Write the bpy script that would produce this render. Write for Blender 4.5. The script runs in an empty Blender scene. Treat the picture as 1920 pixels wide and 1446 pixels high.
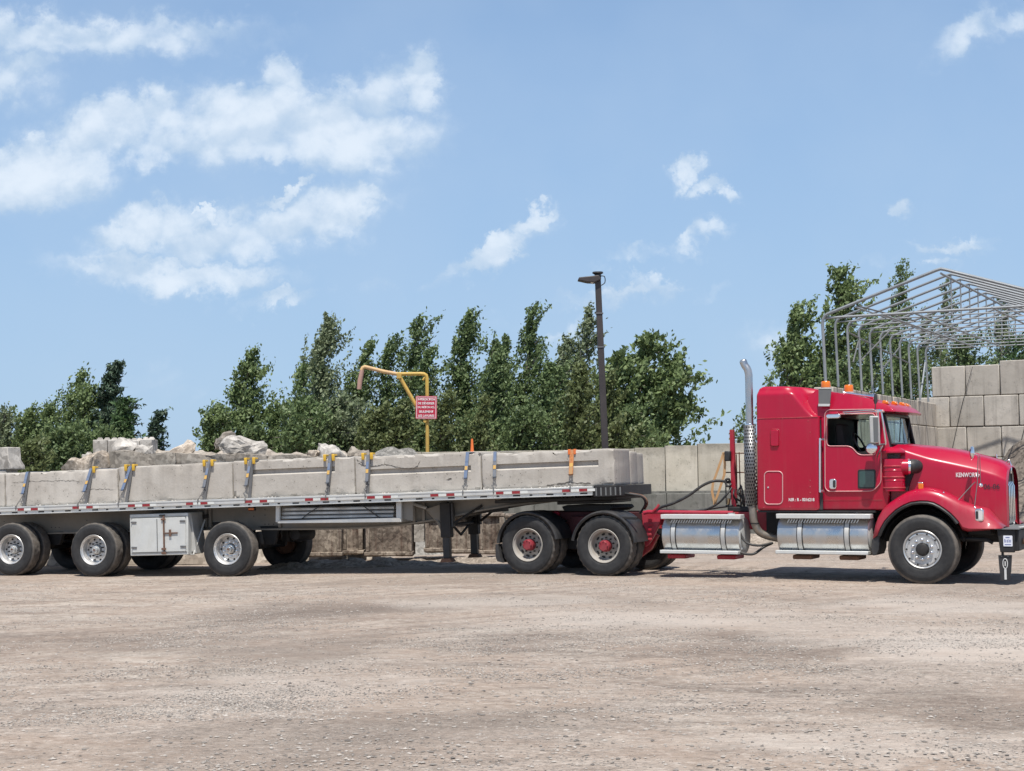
import bpy, bmesh, math, random
import numpy as np
from mathutils import Vector, Matrix, noise
from math import radians as R, pi, sin, cos, tan, atan2, sqrt
random.seed(7); rng = np.random.default_rng(7)
S = bpy.context.scene
COL = S.collection

# ---------------------------------------------------------------- camera
CAM_Z = 1.75
F = 2780.0
PITCH, ROLL = R(3.44), R(-0.57)
cam_d = bpy.data.cameras.new('camera'); cam = bpy.data.objects.new('camera', cam_d); COL.objects.link(cam)
cam_d.sensor_width = 36; cam_d.lens = F / 1920 * 36; cam_d.clip_end = 5000
CAM_R = Matrix.Rotation(R(90) + PITCH, 4, 'X') @ Matrix.Rotation(ROLL, 4, 'Z')
cam.matrix_world = Matrix.Translation((0, 0, CAM_Z)) @ CAM_R
S.camera = cam

# ---------------------------------------------------------------- light
SUN_EL, SUN_AZ = R(67), atan2(-1.0, 0.03)          # azimuth of the horizontal direction to the sun (x, y)
sd = Vector((cos(SUN_AZ) * cos(SUN_EL), sin(SUN_AZ) * cos(SUN_EL), sin(SUN_EL))).normalized()
sun_d = bpy.data.lights.new('sun', 'SUN'); sun = bpy.data.objects.new('sun', sun_d); COL.objects.link(sun)
sun_d.energy = 4.2; sun_d.angle = R(0.6); sun_d.color = (1.0, 0.955, 0.89)
sun.rotation_euler = sd.to_track_quat('Z', 'Y').to_euler()
S.view_settings.view_transform = 'Standard'; S.view_settings.look = 'None'
S.view_settings.exposure = 0.42; S.view_settings.gamma = 1
S.cycles.max_bounces = 6; S.cycles.transparent_max_bounces = 8

W = bpy.data.worlds.new('World'); S.world = W; W.use_nodes = True
wn = W.node_tree; wn.nodes.clear()
def N(t, typ, **k):
    n = t.nodes.new(typ)
    for a, b in k.items():
        if a.startswith('i_'):
            n.inputs[int(a[2:])].default_value = b
        else: setattr(n, a, b)
    return n
def L(t, a, b): t.links.new(a, b)
def M(t, op, a, b=None, c=None, clamp=False):
    n = t.nodes.new('ShaderNodeMath'); n.operation = op; n.use_clamp = clamp
    for i, v in enumerate((a, b, c)):
        if v is None: continue
        if hasattr(v, 'is_output') or hasattr(v, 'links'): t.links.new(v, n.inputs[i])
        else: n.inputs[i].default_value = v
    return n.outputs[0]
def MIX(t, fac, a, b, mode='MIX'):
    n = t.nodes.new('ShaderNodeMix'); n.data_type = 'RGBA'; n.blend_type = mode
    for s, v in ((n.inputs[0], fac), (n.inputs[6], a), (n.inputs[7], b)):
        if hasattr(v, 'links'): t.links.new(v, s)
        else: s.default_value = v if isinstance(v, (int, float)) else ((*v, 1) if len(v) == 3 else v)
    return n.outputs[2]
def RANGE(t, v, a, b, c=0, d=1, smooth=False):
    n = t.nodes.new('ShaderNodeMapRange'); n.inputs[1].default_value = a; n.inputs[2].default_value = b
    n.inputs[3].default_value = c; n.inputs[4].default_value = d; n.clamp = True
    if smooth: n.interpolation_type = 'SMOOTHSTEP'
    t.links.new(v, n.inputs[0]); return n.outputs[0]

sky = N(wn, 'ShaderNodeTexSky', sky_type='NISHITA', sun_disc=False)
sky.sun_elevation = SUN_EL; sky.sun_rotation = R(90) - SUN_AZ
sky.air_density = 1.0; sky.dust_density = 0.6; sky.ozone_density = 1.4; sky.altitude = 50
tc = N(wn, 'ShaderNodeTexCoord'); sep = N(wn, 'ShaderNodeSeparateXYZ'); L(wn, tc.outputs['Generated'], sep.inputs[0])
yy = M(wn, 'MAXIMUM', sep.outputs[1], 0.05)
su = M(wn, 'DIVIDE', sep.outputs[0], yy); sv = M(wn, 'DIVIDE', sep.outputs[2], yy)
P = N(wn, 'ShaderNodeCombineXYZ'); L(wn, su, P.inputs[0]); L(wn, sv, P.inputs[1])
def wnoise(scale, detail=6, rough=.55, off=(0, 0, 0), sc=(1, 1, 1), dist=0.0):
    mp = N(wn, 'ShaderNodeMapping'); mp.inputs[1].default_value = off; mp.inputs[3].default_value = sc; L(wn, P.outputs[0], mp.inputs[0])
    n = N(wn, 'ShaderNodeTexNoise'); n.inputs['Scale'].default_value = scale; n.inputs['Detail'].default_value = detail
    n.inputs['Roughness'].default_value = rough; n.inputs['Distortion'].default_value = dist
    L(wn, mp.outputs[0], n.inputs['Vector']); return n.outputs['Fac']
# clouds of the sky: (px, py, rx, ry, tilt deg, weight) in picture pixels turned to view-direction tangents
CL = [(60,300,140,75,8,1.15),(150,260,110,60,20,1.05),(230,210,140,66,14,1.15),(300,250,150,45,6,.9),(450,205,140,85,5,1.1),(540,130,60,50,0,.9),(640,220,170,80,-8,1.15),
      (790,125,48,72,0,1.05),(690,160,120,60,20,.9),(520,265,180,40,4,.85),(760,240,70,60,0,.8),
      (270,415,115,52,12,1.1),(420,425,160,56,10,1.0),(560,400,170,56,16,1.0),(660,375,65,40,20,1.1),(540,350,50,16,32,1.15),(395,385,30,12,0,1.1),
      (330,500,190,38,-4,1.1),(250,480,80,25,-8,.7),(520,560,66,22,12,.9),
      (930,465,100,27,26,1.05),(1005,405,42,24,25,.95),(1190,545,70,18,4,.85),(1130,560,100,18,3,.8),(1230,530,50,16,0,.7),(1320,440,52,24,22,.85),(1195,480,60,20,24,.65),(1150,500,50,16,10,.55),
      (1300,325,38,22,18,.9),(1350,355,44,16,-4,.85),(1708,393,30,25,0,.9),(1788,468,66,18,0,1.0),(1750,505,40,14,0,.9),
      (1840,55,80,40,20,.8),(1910,20,60,40,0,.8),(150,35,330,52,0,.88),(20,110,90,70,0,.85),(1340,545,40,22,20,.5),(1640,510,60,16,4,.5),
      (712,540,34,24,0,.5),(1070,615,60,26,30,.7),(260,700,90,30,0,.45),(320,740,70,25,0,.4),(1450,640,70,50,20,.5),(1490,330,60,24,10,.35),(900,600,60,30,10,.35),(780,570,40,20,0,.4)]
def wwarp(src, scale, amp, off):
    mp = N(wn, 'ShaderNodeMapping'); mp.inputs[1].default_value = off; L(wn, src, mp.inputs[0])
    n = N(wn, 'ShaderNodeTexNoise'); n.inputs['Scale'].default_value = scale; n.inputs['Detail'].default_value = 5; n.inputs['Roughness'].default_value = .6; L(wn, mp.outputs[0], n.inputs['Vector'])
    a = N(wn, 'ShaderNodeVectorMath', operation='SUBTRACT'); L(wn, n.outputs['Color'], a.inputs[0]); a.inputs[1].default_value = (.5, .5, .5)
    b_ = N(wn, 'ShaderNodeVectorMath', operation='SCALE'); L(wn, a.outputs[0], b_.inputs[0]); b_.inputs[3].default_value = amp
    c = N(wn, 'ShaderNodeVectorMath', operation='ADD'); L(wn, src, c.inputs[0]); L(wn, b_.outputs[0], c.inputs[1]); return c.outputs[0]
PW = wwarp(wwarp(P.outputs[0], 26, .055, (5, 5, 0)), 85, .018, (1, 8, 0))
dens = None
for (cx, cy, rx, ry, ti, wt) in CL:
    mp = N(wn, 'ShaderNodeMapping', vector_type='TEXTURE')
    mp.inputs[1].default_value = ((cx - 960) / F, (890 - cy) / F, 0); mp.inputs[2].default_value = (0, 0, R(ti)); mp.inputs[3].default_value = (rx / F, ry / F, 1)
    L(wn, PW, mp.inputs[0])
    sp_ = N(wn, 'ShaderNodeSeparateXYZ'); L(wn, mp.outputs[0], sp_.inputs[0])
    up_ = M(wn, 'MULTIPLY', M(wn, 'MAXIMUM', sp_.outputs[1], 0), 1.35); lo_ = M(wn, 'MULTIPLY', M(wn, 'MINIMUM', sp_.outputs[1], 0), .95)
    cb_ = N(wn, 'ShaderNodeCombineXYZ'); L(wn, sp_.outputs[0], cb_.inputs[0]); L(wn, M(wn, 'ADD', up_, lo_), cb_.inputs[1])
    ln = N(wn, 'ShaderNodeVectorMath', operation='LENGTH'); L(wn, cb_.outputs[0], ln.inputs[0])
    d = RANGE(wn, ln.outputs[1], 0.1, 2.05, wt, 0, True)
    dens = d if dens is None else M(wn, 'MAXIMUM', dens, d)
n1 = wnoise(15, 10, .55, dist=.15, sc=(.9, 1.1, 1)); n2 = wnoise(42, 9, .62, off=(3, 1, 0))
def puffs(scale, off=(0, 0, 0)):
    mp = N(wn, 'ShaderNodeMapping'); mp.inputs[1].default_value = off; L(wn, P.outputs[0], mp.inputs[0])
    ad = N(wn, 'ShaderNodeVectorMath', operation='ADD'); L(wn, mp.outputs[0], ad.inputs[0])
    sc_ = N(wn, 'ShaderNodeVectorMath', operation='SCALE'); q = N(wn, 'ShaderNodeTexNoise'); q.inputs['Scale'].default_value = scale * 1.3; q.inputs['Detail'].default_value = 6; L(wn, mp.outputs[0], q.inputs['Vector'])
    L(wn, q.outputs['Color'], sc_.inputs[0]); sc_.inputs[3].default_value = .55 / scale; L(wn, sc_.outputs[0], ad.inputs[1])
    v = N(wn, 'ShaderNodeTexVoronoi'); v.inputs['Scale'].default_value = scale; L(wn, ad.outputs[0], v.inputs['Vector'])
    return M(wn, 'SUBTRACT', .95, v.outputs['Distance'])
pf = puffs(34); pf2 = puffs(90, (2, 3, 0)); n3 = wnoise(9, 4, .5, off=(7, 2, 0))
nz = M(wn, 'ADD', M(wn, 'ADD', M(wn, 'MULTIPLY', n1, .46), M(wn, 'MULTIPLY', n2, .26)), M(wn, 'ADD', M(wn, 'MULTIPLY', pf, .17), M(wn, 'MULTIPLY', pf2, .07)))
raw = M(wn, 'ADD', dens, M(wn, 'MULTIPLY', M(wn, 'SUBTRACT', nz, .5), 1.75))
cov = M(wn, 'ADD', M(wn, 'MULTIPLY', RANGE(wn, raw, 0.15, 1.05, 0, 1, True), .66), M(wn, 'MULTIPLY', RANGE(wn, raw, 0.42, .80, 0, 1, True), .34))
front = RANGE(wn, sep.outputs[1], .3, .5)
bright = RANGE(wn, raw, 0.55, 1.35, 0, 1, True)
# underside of a cloud is greyer: compare with the noise a bit higher up
n1b = wnoise(15, 10, .55, off=(0, .009, 0), dist=.15, sc=(.9, 1.1, 1)); pfb = puffs(34, (0, .007, 0))
relief = RANGE(wn, M(wn, 'ADD', M(wn, 'SUBTRACT', n1b, n1), M(wn, 'MULTIPLY', M(wn, 'SUBTRACT', pfb, pf), .35)), -.12, .10, 1, 0, True)
ccol = MIX(wn, relief, (.40, .505, .63), (.57, .645, .73))
ccol = MIX(wn, M(wn, 'MULTIPLY', bright, .45), ccol, (.70, .745, .80))
SKYS = 0.085
skyc = N(wn, 'ShaderNodeVectorMath', operation='SCALE'); L(wn, sky.outputs[0], skyc.inputs[0]); skyc.inputs[3].default_value = SKYS
tint = MIX(wn, 1.0, skyc.outputs[0], (1.0, 1.0, 1.0), 'MULTIPLY')
# elsewhere in the sky scattered clouds of the same kind
veil = M(wn, 'MULTIPLY', RANGE(wn, n3, .35, .8), .22)
elev = N(wn, 'ShaderNodeVectorMath', operation='NORMALIZE'); L(wn, tc.outputs['Generated'], elev.inputs[0])
es = N(wn, 'ShaderNodeSeparateXYZ'); L(wn, elev.outputs[0], es.inputs[0])
hz = RANGE(wn, es.outputs[2], .05, .75, .86, 0, True)
base = MIX(wn, hz, tint, MIX(wn, RANGE(wn, es.outputs[2], .0, .30), (.315, .455, .625), (.26, .41, .645)))
base = MIX(wn, veil, base, (.40, .50, .63))
allc = MIX(wn, M(wn, 'MULTIPLY', M(wn, 'MULTIPLY', cov, front), .86), base, ccol)
bg = N(wn, 'ShaderNodeBackground'); L(wn, allc, bg.inputs[0]); bg.inputs[1].default_value = 1.0
wo = N(wn, 'ShaderNodeOutputWorld'); L(wn, bg.outputs[0], wo.inputs[0])

# ---------------------------------------------------------------- helpers
def ground_z(x, y):
    t = min(max((0.5 - x) / 8.5, 0), 1); t = t * t * (3 - 2 * t)
    return -0.13 * t
class Frame:
    """local frame of a vehicle: x forward, y away from the viewer's side, z up"""
    def __init__(s, mat): s.m = mat; s.i = mat.inverted()
    def at(s, px, py, w):
        d = CAM_R.to_3x3() @ Vector(((px - 960) / F, -(py - 723) / F, -1))
        o = s.i @ Vector((0, 0, CAM_Z)); d = s.i.to_3x3() @ d
        k = (w - o.y) / d.y; p = o + d * k
        return p.x, p.z
    def pts(s, L_, w): return [s.at(a, b, w) for a, b in L_]
def world_at(px, py, Y):
    d = CAM_R.to_3x3() @ Vector(((px - 960) / F, -(py - 723) / F, -1)); k = Y / d.y
    return Vector((d.x * k, Y, CAM_Z + d.z * k))
def tag(o, label=None, cat=None, group=None, kind=None):
    if label: o['label'] = label
    if cat: o['category'] = cat
    if group: o['group'] = group
    if kind: o['kind'] = kind
    return o
def empty(name, mat=None, parent=None, loc=None):
    o = bpy.data.objects.new(name, None); COL.objects.link(o); o.empty_display_size = .2
    if mat is not None: o.matrix_world = mat
    if loc is not None: o.location = loc
    if parent: o.parent = parent
    return o
def link(name, me, mat, parent=None, loc=None, rot=None, bevel=0, seg=2, smooth=35, kind=None):
    me.name = name
    if mat:
        me.materials.clear(); me.materials.append(mat)
    if smooth:
        for p in me.polygons: p.use_smooth = True
        me.set_sharp_from_angle(angle=R(smooth))
    o = bpy.data.objects.new(name, me); COL.objects.link(o)
    if parent: o.parent = parent
    if loc is not None: o.location = loc
    if rot is not None: o.rotation_euler = rot
    if bevel:
        b = o.modifiers.new('bevel', 'BEVEL'); b.width = bevel; b.segments = seg; b.limit_method = 'ANGLE'; b.angle_limit = R(35); b.harden_normals = False
    if kind: o['kind'] = kind
    return o
class MB:
    def __init__(s): s.v = []; s.f = []
    def add(s, vs, fs):
        n = len(s.v); s.v += [tuple(v) for v in vs]; s.f += [tuple(i + n for i in f) for f in fs]; return s
    def box(s, x0, x1, y0, y1, z0, z1):
        return s.add([(x0,y0,z0),(x1,y0,z0),(x1,y1,z0),(x0,y1,z0),(x0,y0,z1),(x1,y0,z1),(x1,y1,z1),(x0,y1,z1)],
                     [(0,3,2,1),(4,5,6,7),(0,1,5,4),(1,2,6,5),(2,3,7,6),(3,0,4,7)])
    def prism(s, poly, w0, w1, poly2=None):
        """poly (x,z) list extruded along y"""
        n = len(poly); p2 = poly2 or poly
        ar = sum(poly[i][0] * poly[(i+1) % n][1] - poly[(i+1) % n][0] * poly[i][1] for i in range(n))
        vs = [(x, w0, z) for x, z in poly] + [(x, w1, z) for x, z in p2]
        fs = [tuple(range(n)), tuple(range(2*n-1, n-1, -1))] + [((i+1) % n, i, i + n, (i+1) % n + n) for i in range(n)]
        if ar < 0: fs = [tuple(reversed(f)) for f in fs]
        return s.add(vs, fs)
    def tube(s, path, r, seg=10, caps=True, closed=False):
        P_ = [Vector(p) for p in path]; n = len(P_); rs = r if isinstance(r, (list, tuple)) else [r] * n
        vs = []; fs = []; up = None
        for i in range(n):
            if closed: t = P_[(i+1) % n] - P_[i-1]
            else: t = P_[min(i+1, n-1)] - P_[max(i-1, 0)]
            t.normalize()
            if up is None:
                up = Vector((0, 0, 1)) if abs(t.z) < .9 else Vector((1, 0, 0))
            a = t.cross(up); a.normalize(); b = a.cross(t); up = b
            for k in range(seg):
                th = 2 * pi * k / seg
                vs.append(P_[i] + (a * cos(th) + b * sin(th)) * rs[i])
        for i in range(n if closed else n - 1):
            j = (i + 1) % n
            for k in range(seg):
                k2 = (k + 1) % seg
                fs.append((i*seg+k, i*seg+k2, j*seg+k2, j*seg+k))
        if caps and not closed:
            fs.append(tuple(reversed(range(seg)))); fs.append(tuple((n-1)*seg + k for k in range(seg)))
        return s.add(vs, fs)
    def lathe(s, prof, seg=48, axis='Y', c=(0, 0, 0), rf=None):
        """prof: (radius, along axis)"""
        vs = []; fs = []; n = len(prof)
        for k in range(seg):
            th = 2 * pi * k / seg
            for j, (r, a) in enumerate(prof):
                if rf: r = rf(j, k, r)
                x, y = r * cos(th), r * sin(th)
                if axis == 'Y': v = (x, a, y)
                elif axis == 'Z': v = (x, y, a)
                else: v = (a, x, y)
                vs.append((v[0]+c[0], v[1]+c[1], v[2]+c[2]))
        for k in range(seg):
            k2 = (k + 1) % seg
            for j in range(n - 1):
                fs.append((k*n+j, k*n+j+1, k2*n+j+1, k2*n+j))
        return s.add(vs, fs)
    def cyl(s, p0, p1, r, seg=16): return s.tube([p0, p1], r, seg)
    def loft(s, secs, closed=False):
        n = len(secs[0]); vs = [v for sec in secs for v in sec]; fs = []
        for i in range(len(secs) - 1):
            for j in range(n if closed else n - 1):
                j2 = (j + 1) % n
                fs.append((i*n+j, i*n+j2, (i+1)*n+j2, (i+1)*n+j))
        return s.add(vs, fs)
    def mesh(s, fix=True):
        me = bpy.data.meshes.new('m'); me.from_pydata([tuple(v) for v in s.v], [], s.f)
        if fix:
            bm = bmesh.new(); bm.from_mesh(me); bmesh.ops.recalc_face_normals(bm, faces=bm.faces); bm.to_mesh(me); bm.free()
        me.update(); return me
    def build(s, name, mat, parent=None, **k):
        fix = k.pop('fix', True)
        return link(name, s.mesh(fix), mat, parent, **k)
def rrect(x0, z0, x1, z1, r, n=5):
    out = []
    for cx, cz, a0 in ((x1-r, z1-r, 0), (x0+r, z1-r, 90), (x0+r, z0+r, 180), (x1-r, z0+r, 270)):
        for i in range(n + 1):
            a = R(a0 + 90 * i / n); out.append((cx + r * cos(a), cz + r * sin(a)))
    return out
def roundpoly(pts, r, n=4):
    """round the corners of a polygon"""
    out = []; m = len(pts); rr = r if isinstance(r, (list, tuple)) else [r] * m
    for i in range(m):
        p0, p1, p2 = Vector(pts[i-1]), Vector(pts[i]), Vector(pts[(i+1) % m])
        a = (p0 - p1); b = (p2 - p1); q = min(rr[i], a.length * .45, b.length * .45)
        if q <= 1e-5: out.append(tuple(p1)); continue
        A = p1 + a.normalized() * q; B = p1 + b.normalized() * q
        for k in range(n + 1):
            t = k / n; out.append(tuple(A * (1-t)**2 + p1 * 2*t*(1-t) + B * t*t))
    return out
def smooth_path(pts, n=6):
    P_ = [Vector(p) for p in pts]; out = []
    for i in range(len(P_) - 1):
        a = P_[max(i-1, 0)]; b = P_[i]; c = P_[i+1]; d = P_[min(i+2, len(P_)-1)]
        for k in range(n):
            t = k / n
            out.append(.5 * ((2*b) + (c-a)*t + (2*a-5*b+4*c-d)*t*t + (-a+3*b-3*c+d)*t*t*t))
    out.append(P_[-1]); return out
def evaluated(o):
    bpy.context.view_layer.update()
    dg = bpy.context.evaluated_depsgraph_get(); e = o.evaluated_get(dg)
    return bpy.data.meshes.new_from_object(e, depsgraph=dg)
def boolean(me, cutters, bevel=0, seg=3):
    """returns mesh me (optionally bevelled) minus the cutters (MB)"""
    o = bpy.data.objects.new('work', me); COL.objects.link(o); tmp = []
    if bevel:
        b = o.modifiers.new('b', 'BEVEL'); b.width = bevel; b.segments = seg; b.limit_method = 'ANGLE'; b.angle_limit = R(30)
    for c in cutters:
        co = bpy.data.objects.new('cut', c.mesh()); COL.objects.link(co); tmp.append(co)
        m = o.modifiers.new('c', 'BOOLEAN'); m.operation = 'DIFFERENCE'; m.object = co; m.solver = 'EXACT'
    out = evaluated(o)
    for t in [o] + tmp: bpy.data.objects.remove(t, do_unlink=True)
    return out
def copy_tree(o, parent=None):
    c = o.copy(); COL.objects.link(c)
    if parent: c.parent = parent
    for ch in list(o.children): copy_tree(ch, c)
    return c
def text(s_, name, mat, parent, x, z, w, height, width=None, thick=.004, flip=False, bold=0.0, y=None):
    """lettering lying on the plane y = w of the parent, facing -y; (x, z) is its centre"""
    cu = bpy.data.curves.new('t', 'FONT'); cu.body = s_; cu.size = 1; cu.extrude = 0.0; cu.align_x = 'CENTER'; cu.offset = bold; cu.space_line = .95
    o = bpy.data.objects.new('t', cu); COL.objects.link(o); me = evaluated(o); bpy.data.objects.remove(o, do_unlink=True)
    co = np.array([v.co[:] for v in me.vertices]); mn, mx = co.min(0), co.max(0)
    sx = sz = height / (mx[1] - mn[1])
    if width: sx = width / (mx[0] - mn[0])
    for v in me.vertices:
        v.co = ((v.co.x - (mn[0]+mx[0])/2) * sx, -thick, (v.co.y - (mn[1]+mx[1])/2) * sz)
    return link(name, me, mat, parent, loc=(x, w, z), smooth=0)

# ---------------------------------------------------------------- materials
MATS = {}
def newmat(name):
    m = bpy.data.materials.new(name); m.use_nodes = True; t = m.node_tree
    return m, t, t.nodes['Principled BSDF']
def tnoise(t, scale, detail=4, rough=.6, vec=None, sc=None, dist=0, obj=True):
    n = N(t, 'ShaderNodeTexNoise'); n.inputs['Scale'].default_value = scale; n.inputs['Detail'].default_value = detail
    n.inputs['Roughness'].default_value = rough; n.inputs['Distortion'].default_value = dist
    c = N(t, 'ShaderNodeTexCoord'); v = c.outputs['Object']
    if vec is not None: v = vec
    if sc:
        mp = N(t, 'ShaderNodeMapping'); mp.inputs[3].default_value = sc; L(t, v, mp.inputs[0]); v = mp.outputs[0]
    L(t, v, n.inputs['Vector']); return n.outputs['Fac']
def bump(t, b, h, strength=.3, dist=.01):
    n = N(t, 'ShaderNodeBump'); n.inputs['Strength'].default_value = strength; n.inputs['Distance'].default_value = dist
    L(t, h, n.inputs['Height']); L(t, n.outputs[0], b.inputs['Normal'])
def plain(name, col, rough=.5, metal=0, dirt=None, dirt_amt=.35, dscale=6, nz=.0, bmp=0, coat=0, spec=.5, rvar=.0, grime_z=None):
    """painted / plain surface with dust patches and slightly uneven gloss"""
    m, t, b = newmat(name); b.inputs['Roughness'].default_value = rough; b.inputs['Metallic'].default_value = metal
    b.inputs['Coat Weight'].default_value = coat; b.inputs['Coat Roughness'].default_value = .12; b.inputs['Specular IOR Level'].default_value = spec
    n = tnoise(t, dscale, 6, .65); c = (*col, 1)
    out = MIX(t, RANGE(t, n, .3, .7), tuple(x * (1 - nz) for x in col), tuple(min(x * (1 + nz), 1) for x in col))
    if dirt:
        n2 = tnoise(t, dscale * .6, 8, .7, sc=(1, 1, .5))
        f = M(t, 'MULTIPLY', RANGE(t, n2, .42, .72), dirt_amt)
        out = MIX(t, f, out, dirt)
        rr = M(t, 'ADD', rough, M(t, 'MULTIPLY', f, .6), clamp=True); L(t, rr, b.inputs['Roughness'])
        if metal: L(t, M(t, 'SUBTRACT', metal, f, clamp=True), b.inputs['Metallic'])
    elif rvar:
        L(t, RANGE(t, n, .3, .7, rough - rvar, rough + rvar), b.inputs['Roughness'])
    L(t, out, b.inputs['Base Color'])
    if grime_z:
        zt_, zb_, gc, ga = grime_z; c_ = N(t, 'ShaderNodeTexCoord'); s_ = N(t, 'ShaderNodeSeparateXYZ'); L(t, c_.outputs['Object'], s_.inputs[0])
        q = tnoise(t, 3.5, 7, .7, sc=(1, 1, .35)); gz = M(t, 'ADD', s_.outputs[2], M(t, 'MULTIPLY', M(t, 'SUBTRACT', q, .5), 1.1))
        gf = M(t, 'MULTIPLY', RANGE(t, gz, zt_, zb_, 0, 1, True), ga); out = MIX(t, gf, out, gc)
        vs_ = tnoise(t, 5, 5, .6, sc=(2.4, 2.4, .14)); out = MIX(t, M(t, 'MULTIPLY', RANGE(t, vs_, .52, .70), .22), out, (.34, .045, .06))
        L(t, M(t, 'ADD', rough, M(t, 'MULTIPLY', gf, .8), clamp=True), b.inputs['Roughness'])
        L(t, out, b.inputs['Base Color'])
    if bmp: bump(t, b, tnoise(t, dscale * 8, 5), bmp, .004)
    MATS[name] = m; return m
DUST = (.36, .30, .245)
RED = plain('red_paint', (.395, .0015, .030), .32, 0, dirt=(.34, .035, .045), dirt_amt=.30, dscale=1.6, nz=.05, coat=.35, spec=.35, grime_z=(1.35, .95, (.26, .10, .09), .26))
HUBRED = plain('hub_red', (.27, .018, .03), .55, 0, dirt=(.16, .10, .09), dirt_amt=.5, dscale=14, nz=.2)
RED_F = plain('red_frame_paint', (.36, .010, .028), .45, 0, dirt=(.30, .14, .12), dirt_amt=.5, dscale=5, nz=.15)
REDPL = plain('faded_red_plastic', (.48, .03, .05), .5, 0, dirt=(.48, .14, .14), dirt_amt=.35, dscale=4, nz=.08)
BLACK = plain('black_plastic', (.017, .018, .02), .45, 0, dirt=(.12, .11, .10), dirt_amt=.35, dscale=5, nz=.2)
BLACKG = plain('black_grease_metal', (.011, .011, .012), .6, 0, dirt=(.08, .068, .056), dirt_amt=.28, dscale=7, nz=.3, bmp=.3)
RUB = plain('rubber_hose', (.02, .02, .021), .5, 0, dirt=(.13, .12, .105), dirt_amt=.5, dscale=8, nz=.2)
CHROME = plain('chrome', (.82, .83, .85), .10, 1, dirt=(.45, .42, .38), dirt_amt=.12, dscale=9)
ALU = plain('polished_aluminium', (.56, .57, .57), .25, 1, dirt=(.36, .32, .27), dirt_amt=.45, dscale=6, nz=.05)
ALUD = plain('dull_aluminium', (.56, .57, .56), .42, .75, dirt=(.42, .39, .34), dirt_amt=.7, dscale=4, nz=.12)
ALUR = plain('trailer_rail_aluminium', (.62, .62, .60), .42, .55, dirt=(.50, .47, .41), dirt_amt=.6, dscale=3, nz=.10)
BEAM = plain('dusty_beam_aluminium', (.23, .215, .19), .6, .25, dirt=(.20, .18, .15), dirt_amt=.7, dscale=2.2, nz=.15)
ALUW = plain('white_grey_aluminium', (.58, .59, .57), .45, .2, dirt=(.36, .35, .31), dirt_amt=.55, dscale=5, nz=.08)
GALV = plain('galvanised_tube', (.25, .27, .285), .5, .35, dirt=(.32, .33, .33), dirt_amt=.4, dscale=3, nz=.1)
RIMA = plain('satin_aluminium_rim', (.62, .62, .61), .33, .8, dirt=(.36, .33, .29), dirt_amt=.5, dscale=10, nz=.08)
STEELB = plain('beige_steel_rim', (.37, .35, .315), .5, .2, dirt=(.25, .215, .17), dirt_amt=.55, dscale=9, nz=.1)
CHRD = plain('weathered_chrome', (.52, .53, .54), .22, 1, dirt=(.28, .25, .22), dirt_amt=.45, dscale=6)
EXH = plain('exhaust_steel', (.30, .27, .23), .38, .85, dirt=(.22, .18, .14), dirt_amt=.6, dscale=7, nz=.15)
AMBER = plain('amber_lens', (.72, .17, .01), .22, 0, nz=.1, dscale=30, coat=.4)
REDR = plain('red_reflector', (.26, .015, .022), .3, 0, dirt=(.3, .12, .1), dirt_amt=.4, dscale=10)
WHR = plain('white_reflector', (.66, .67, .64), .3, 0, dirt=(.4, .37, .32), dirt_amt=.4, dscale=10)
WHITE = plain('white_paint', (.78, .78, .76), .5)
OFFW = plain('silver_lettering', (.72, .70, .68), .35, .2)
NAVY = plain('black_lettering', (.02, .02, .028), .5)
GREYP = plain('grey_panel', (.13, .135, .135), .5, 0, dirt=(.2, .19, .18), dirt_amt=.3)
PIPEY = plain('yellow_pipe_paint', (.55, .36, .07), .5, 0, dirt=(.34, .20, .10), dirt_amt=.55, dscale=5, nz=.12)
PIPEO = plain('faded_orange_pipe', (.58, .38, .17), .55, 0, dirt=(.42, .26, .2), dirt_amt=.5, dscale=5)
HOSEP = plain('faded_pink_hose', (.42, .25, .20), .7, 0, dirt=(.3, .2, .17), dirt_amt=.5, dscale=8)
SIGNR = plain('sign_red', (.46, .018, .05), .45, 0, dirt=(.5, .1, .12), dirt_amt=.25, dscale=6)
POLE = plain('dark_brown_pole_paint', (.040, .033, .032), .42, 0, dirt=(.09, .075, .07), dirt_amt=.4, dscale=2, nz=.1)
YEL = plain('yellow_corner_plastic', (.66, .40, .035), .4, 0, dirt=(.4, .26, .06), dirt_amt=.35, dscale=20)
BLUEW = plain('blue_webbing', (.15, .21, .33), .8, 0, dirt=(.30, .32, .36), dirt_amt=.5, dscale=14)
GREYW = plain('grey_webbing', (.20, .215, .24), .85, 0, dirt=(.12, .125, .14), dirt_amt=.6, dscale=18, nz=.2)
ORW = plain('orange_webbing', (.52, .20, .07), .85, 0, dirt=(.5, .36, .24), dirt_amt=.6, dscale=24, nz=.25)
TANW = plain('tan_webbing', (.50, .28, .12), .8, 0, dirt=(.5, .38, .25), dirt_amt=.5, dscale=14)
TAGY = plain('yellow_tag', (.68, .42, .12), .7)
HOOKM = plain('hook_steel', (.22, .22, .22), .4, .8, dirt=(.15, .12, .1), dirt_amt=.5, dscale=20)
ORANGE = plain('orange_plastic', (.72, .16, .03), .5, 0, dirt=(.5, .2, .1), dirt_amt=.3)
BRONZE = plain('brass_fitting', (.55, .40, .22), .35, .9)
SEATM = plain('dark_cab_trim', (.012, .012, .013), .8)
RUSTM = plain('rusty_metal', (.16, .085, .055), .75, .1, dirt=(.09, .06, .05), dirt_amt=.6, dscale=9, nz=.25)

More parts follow.
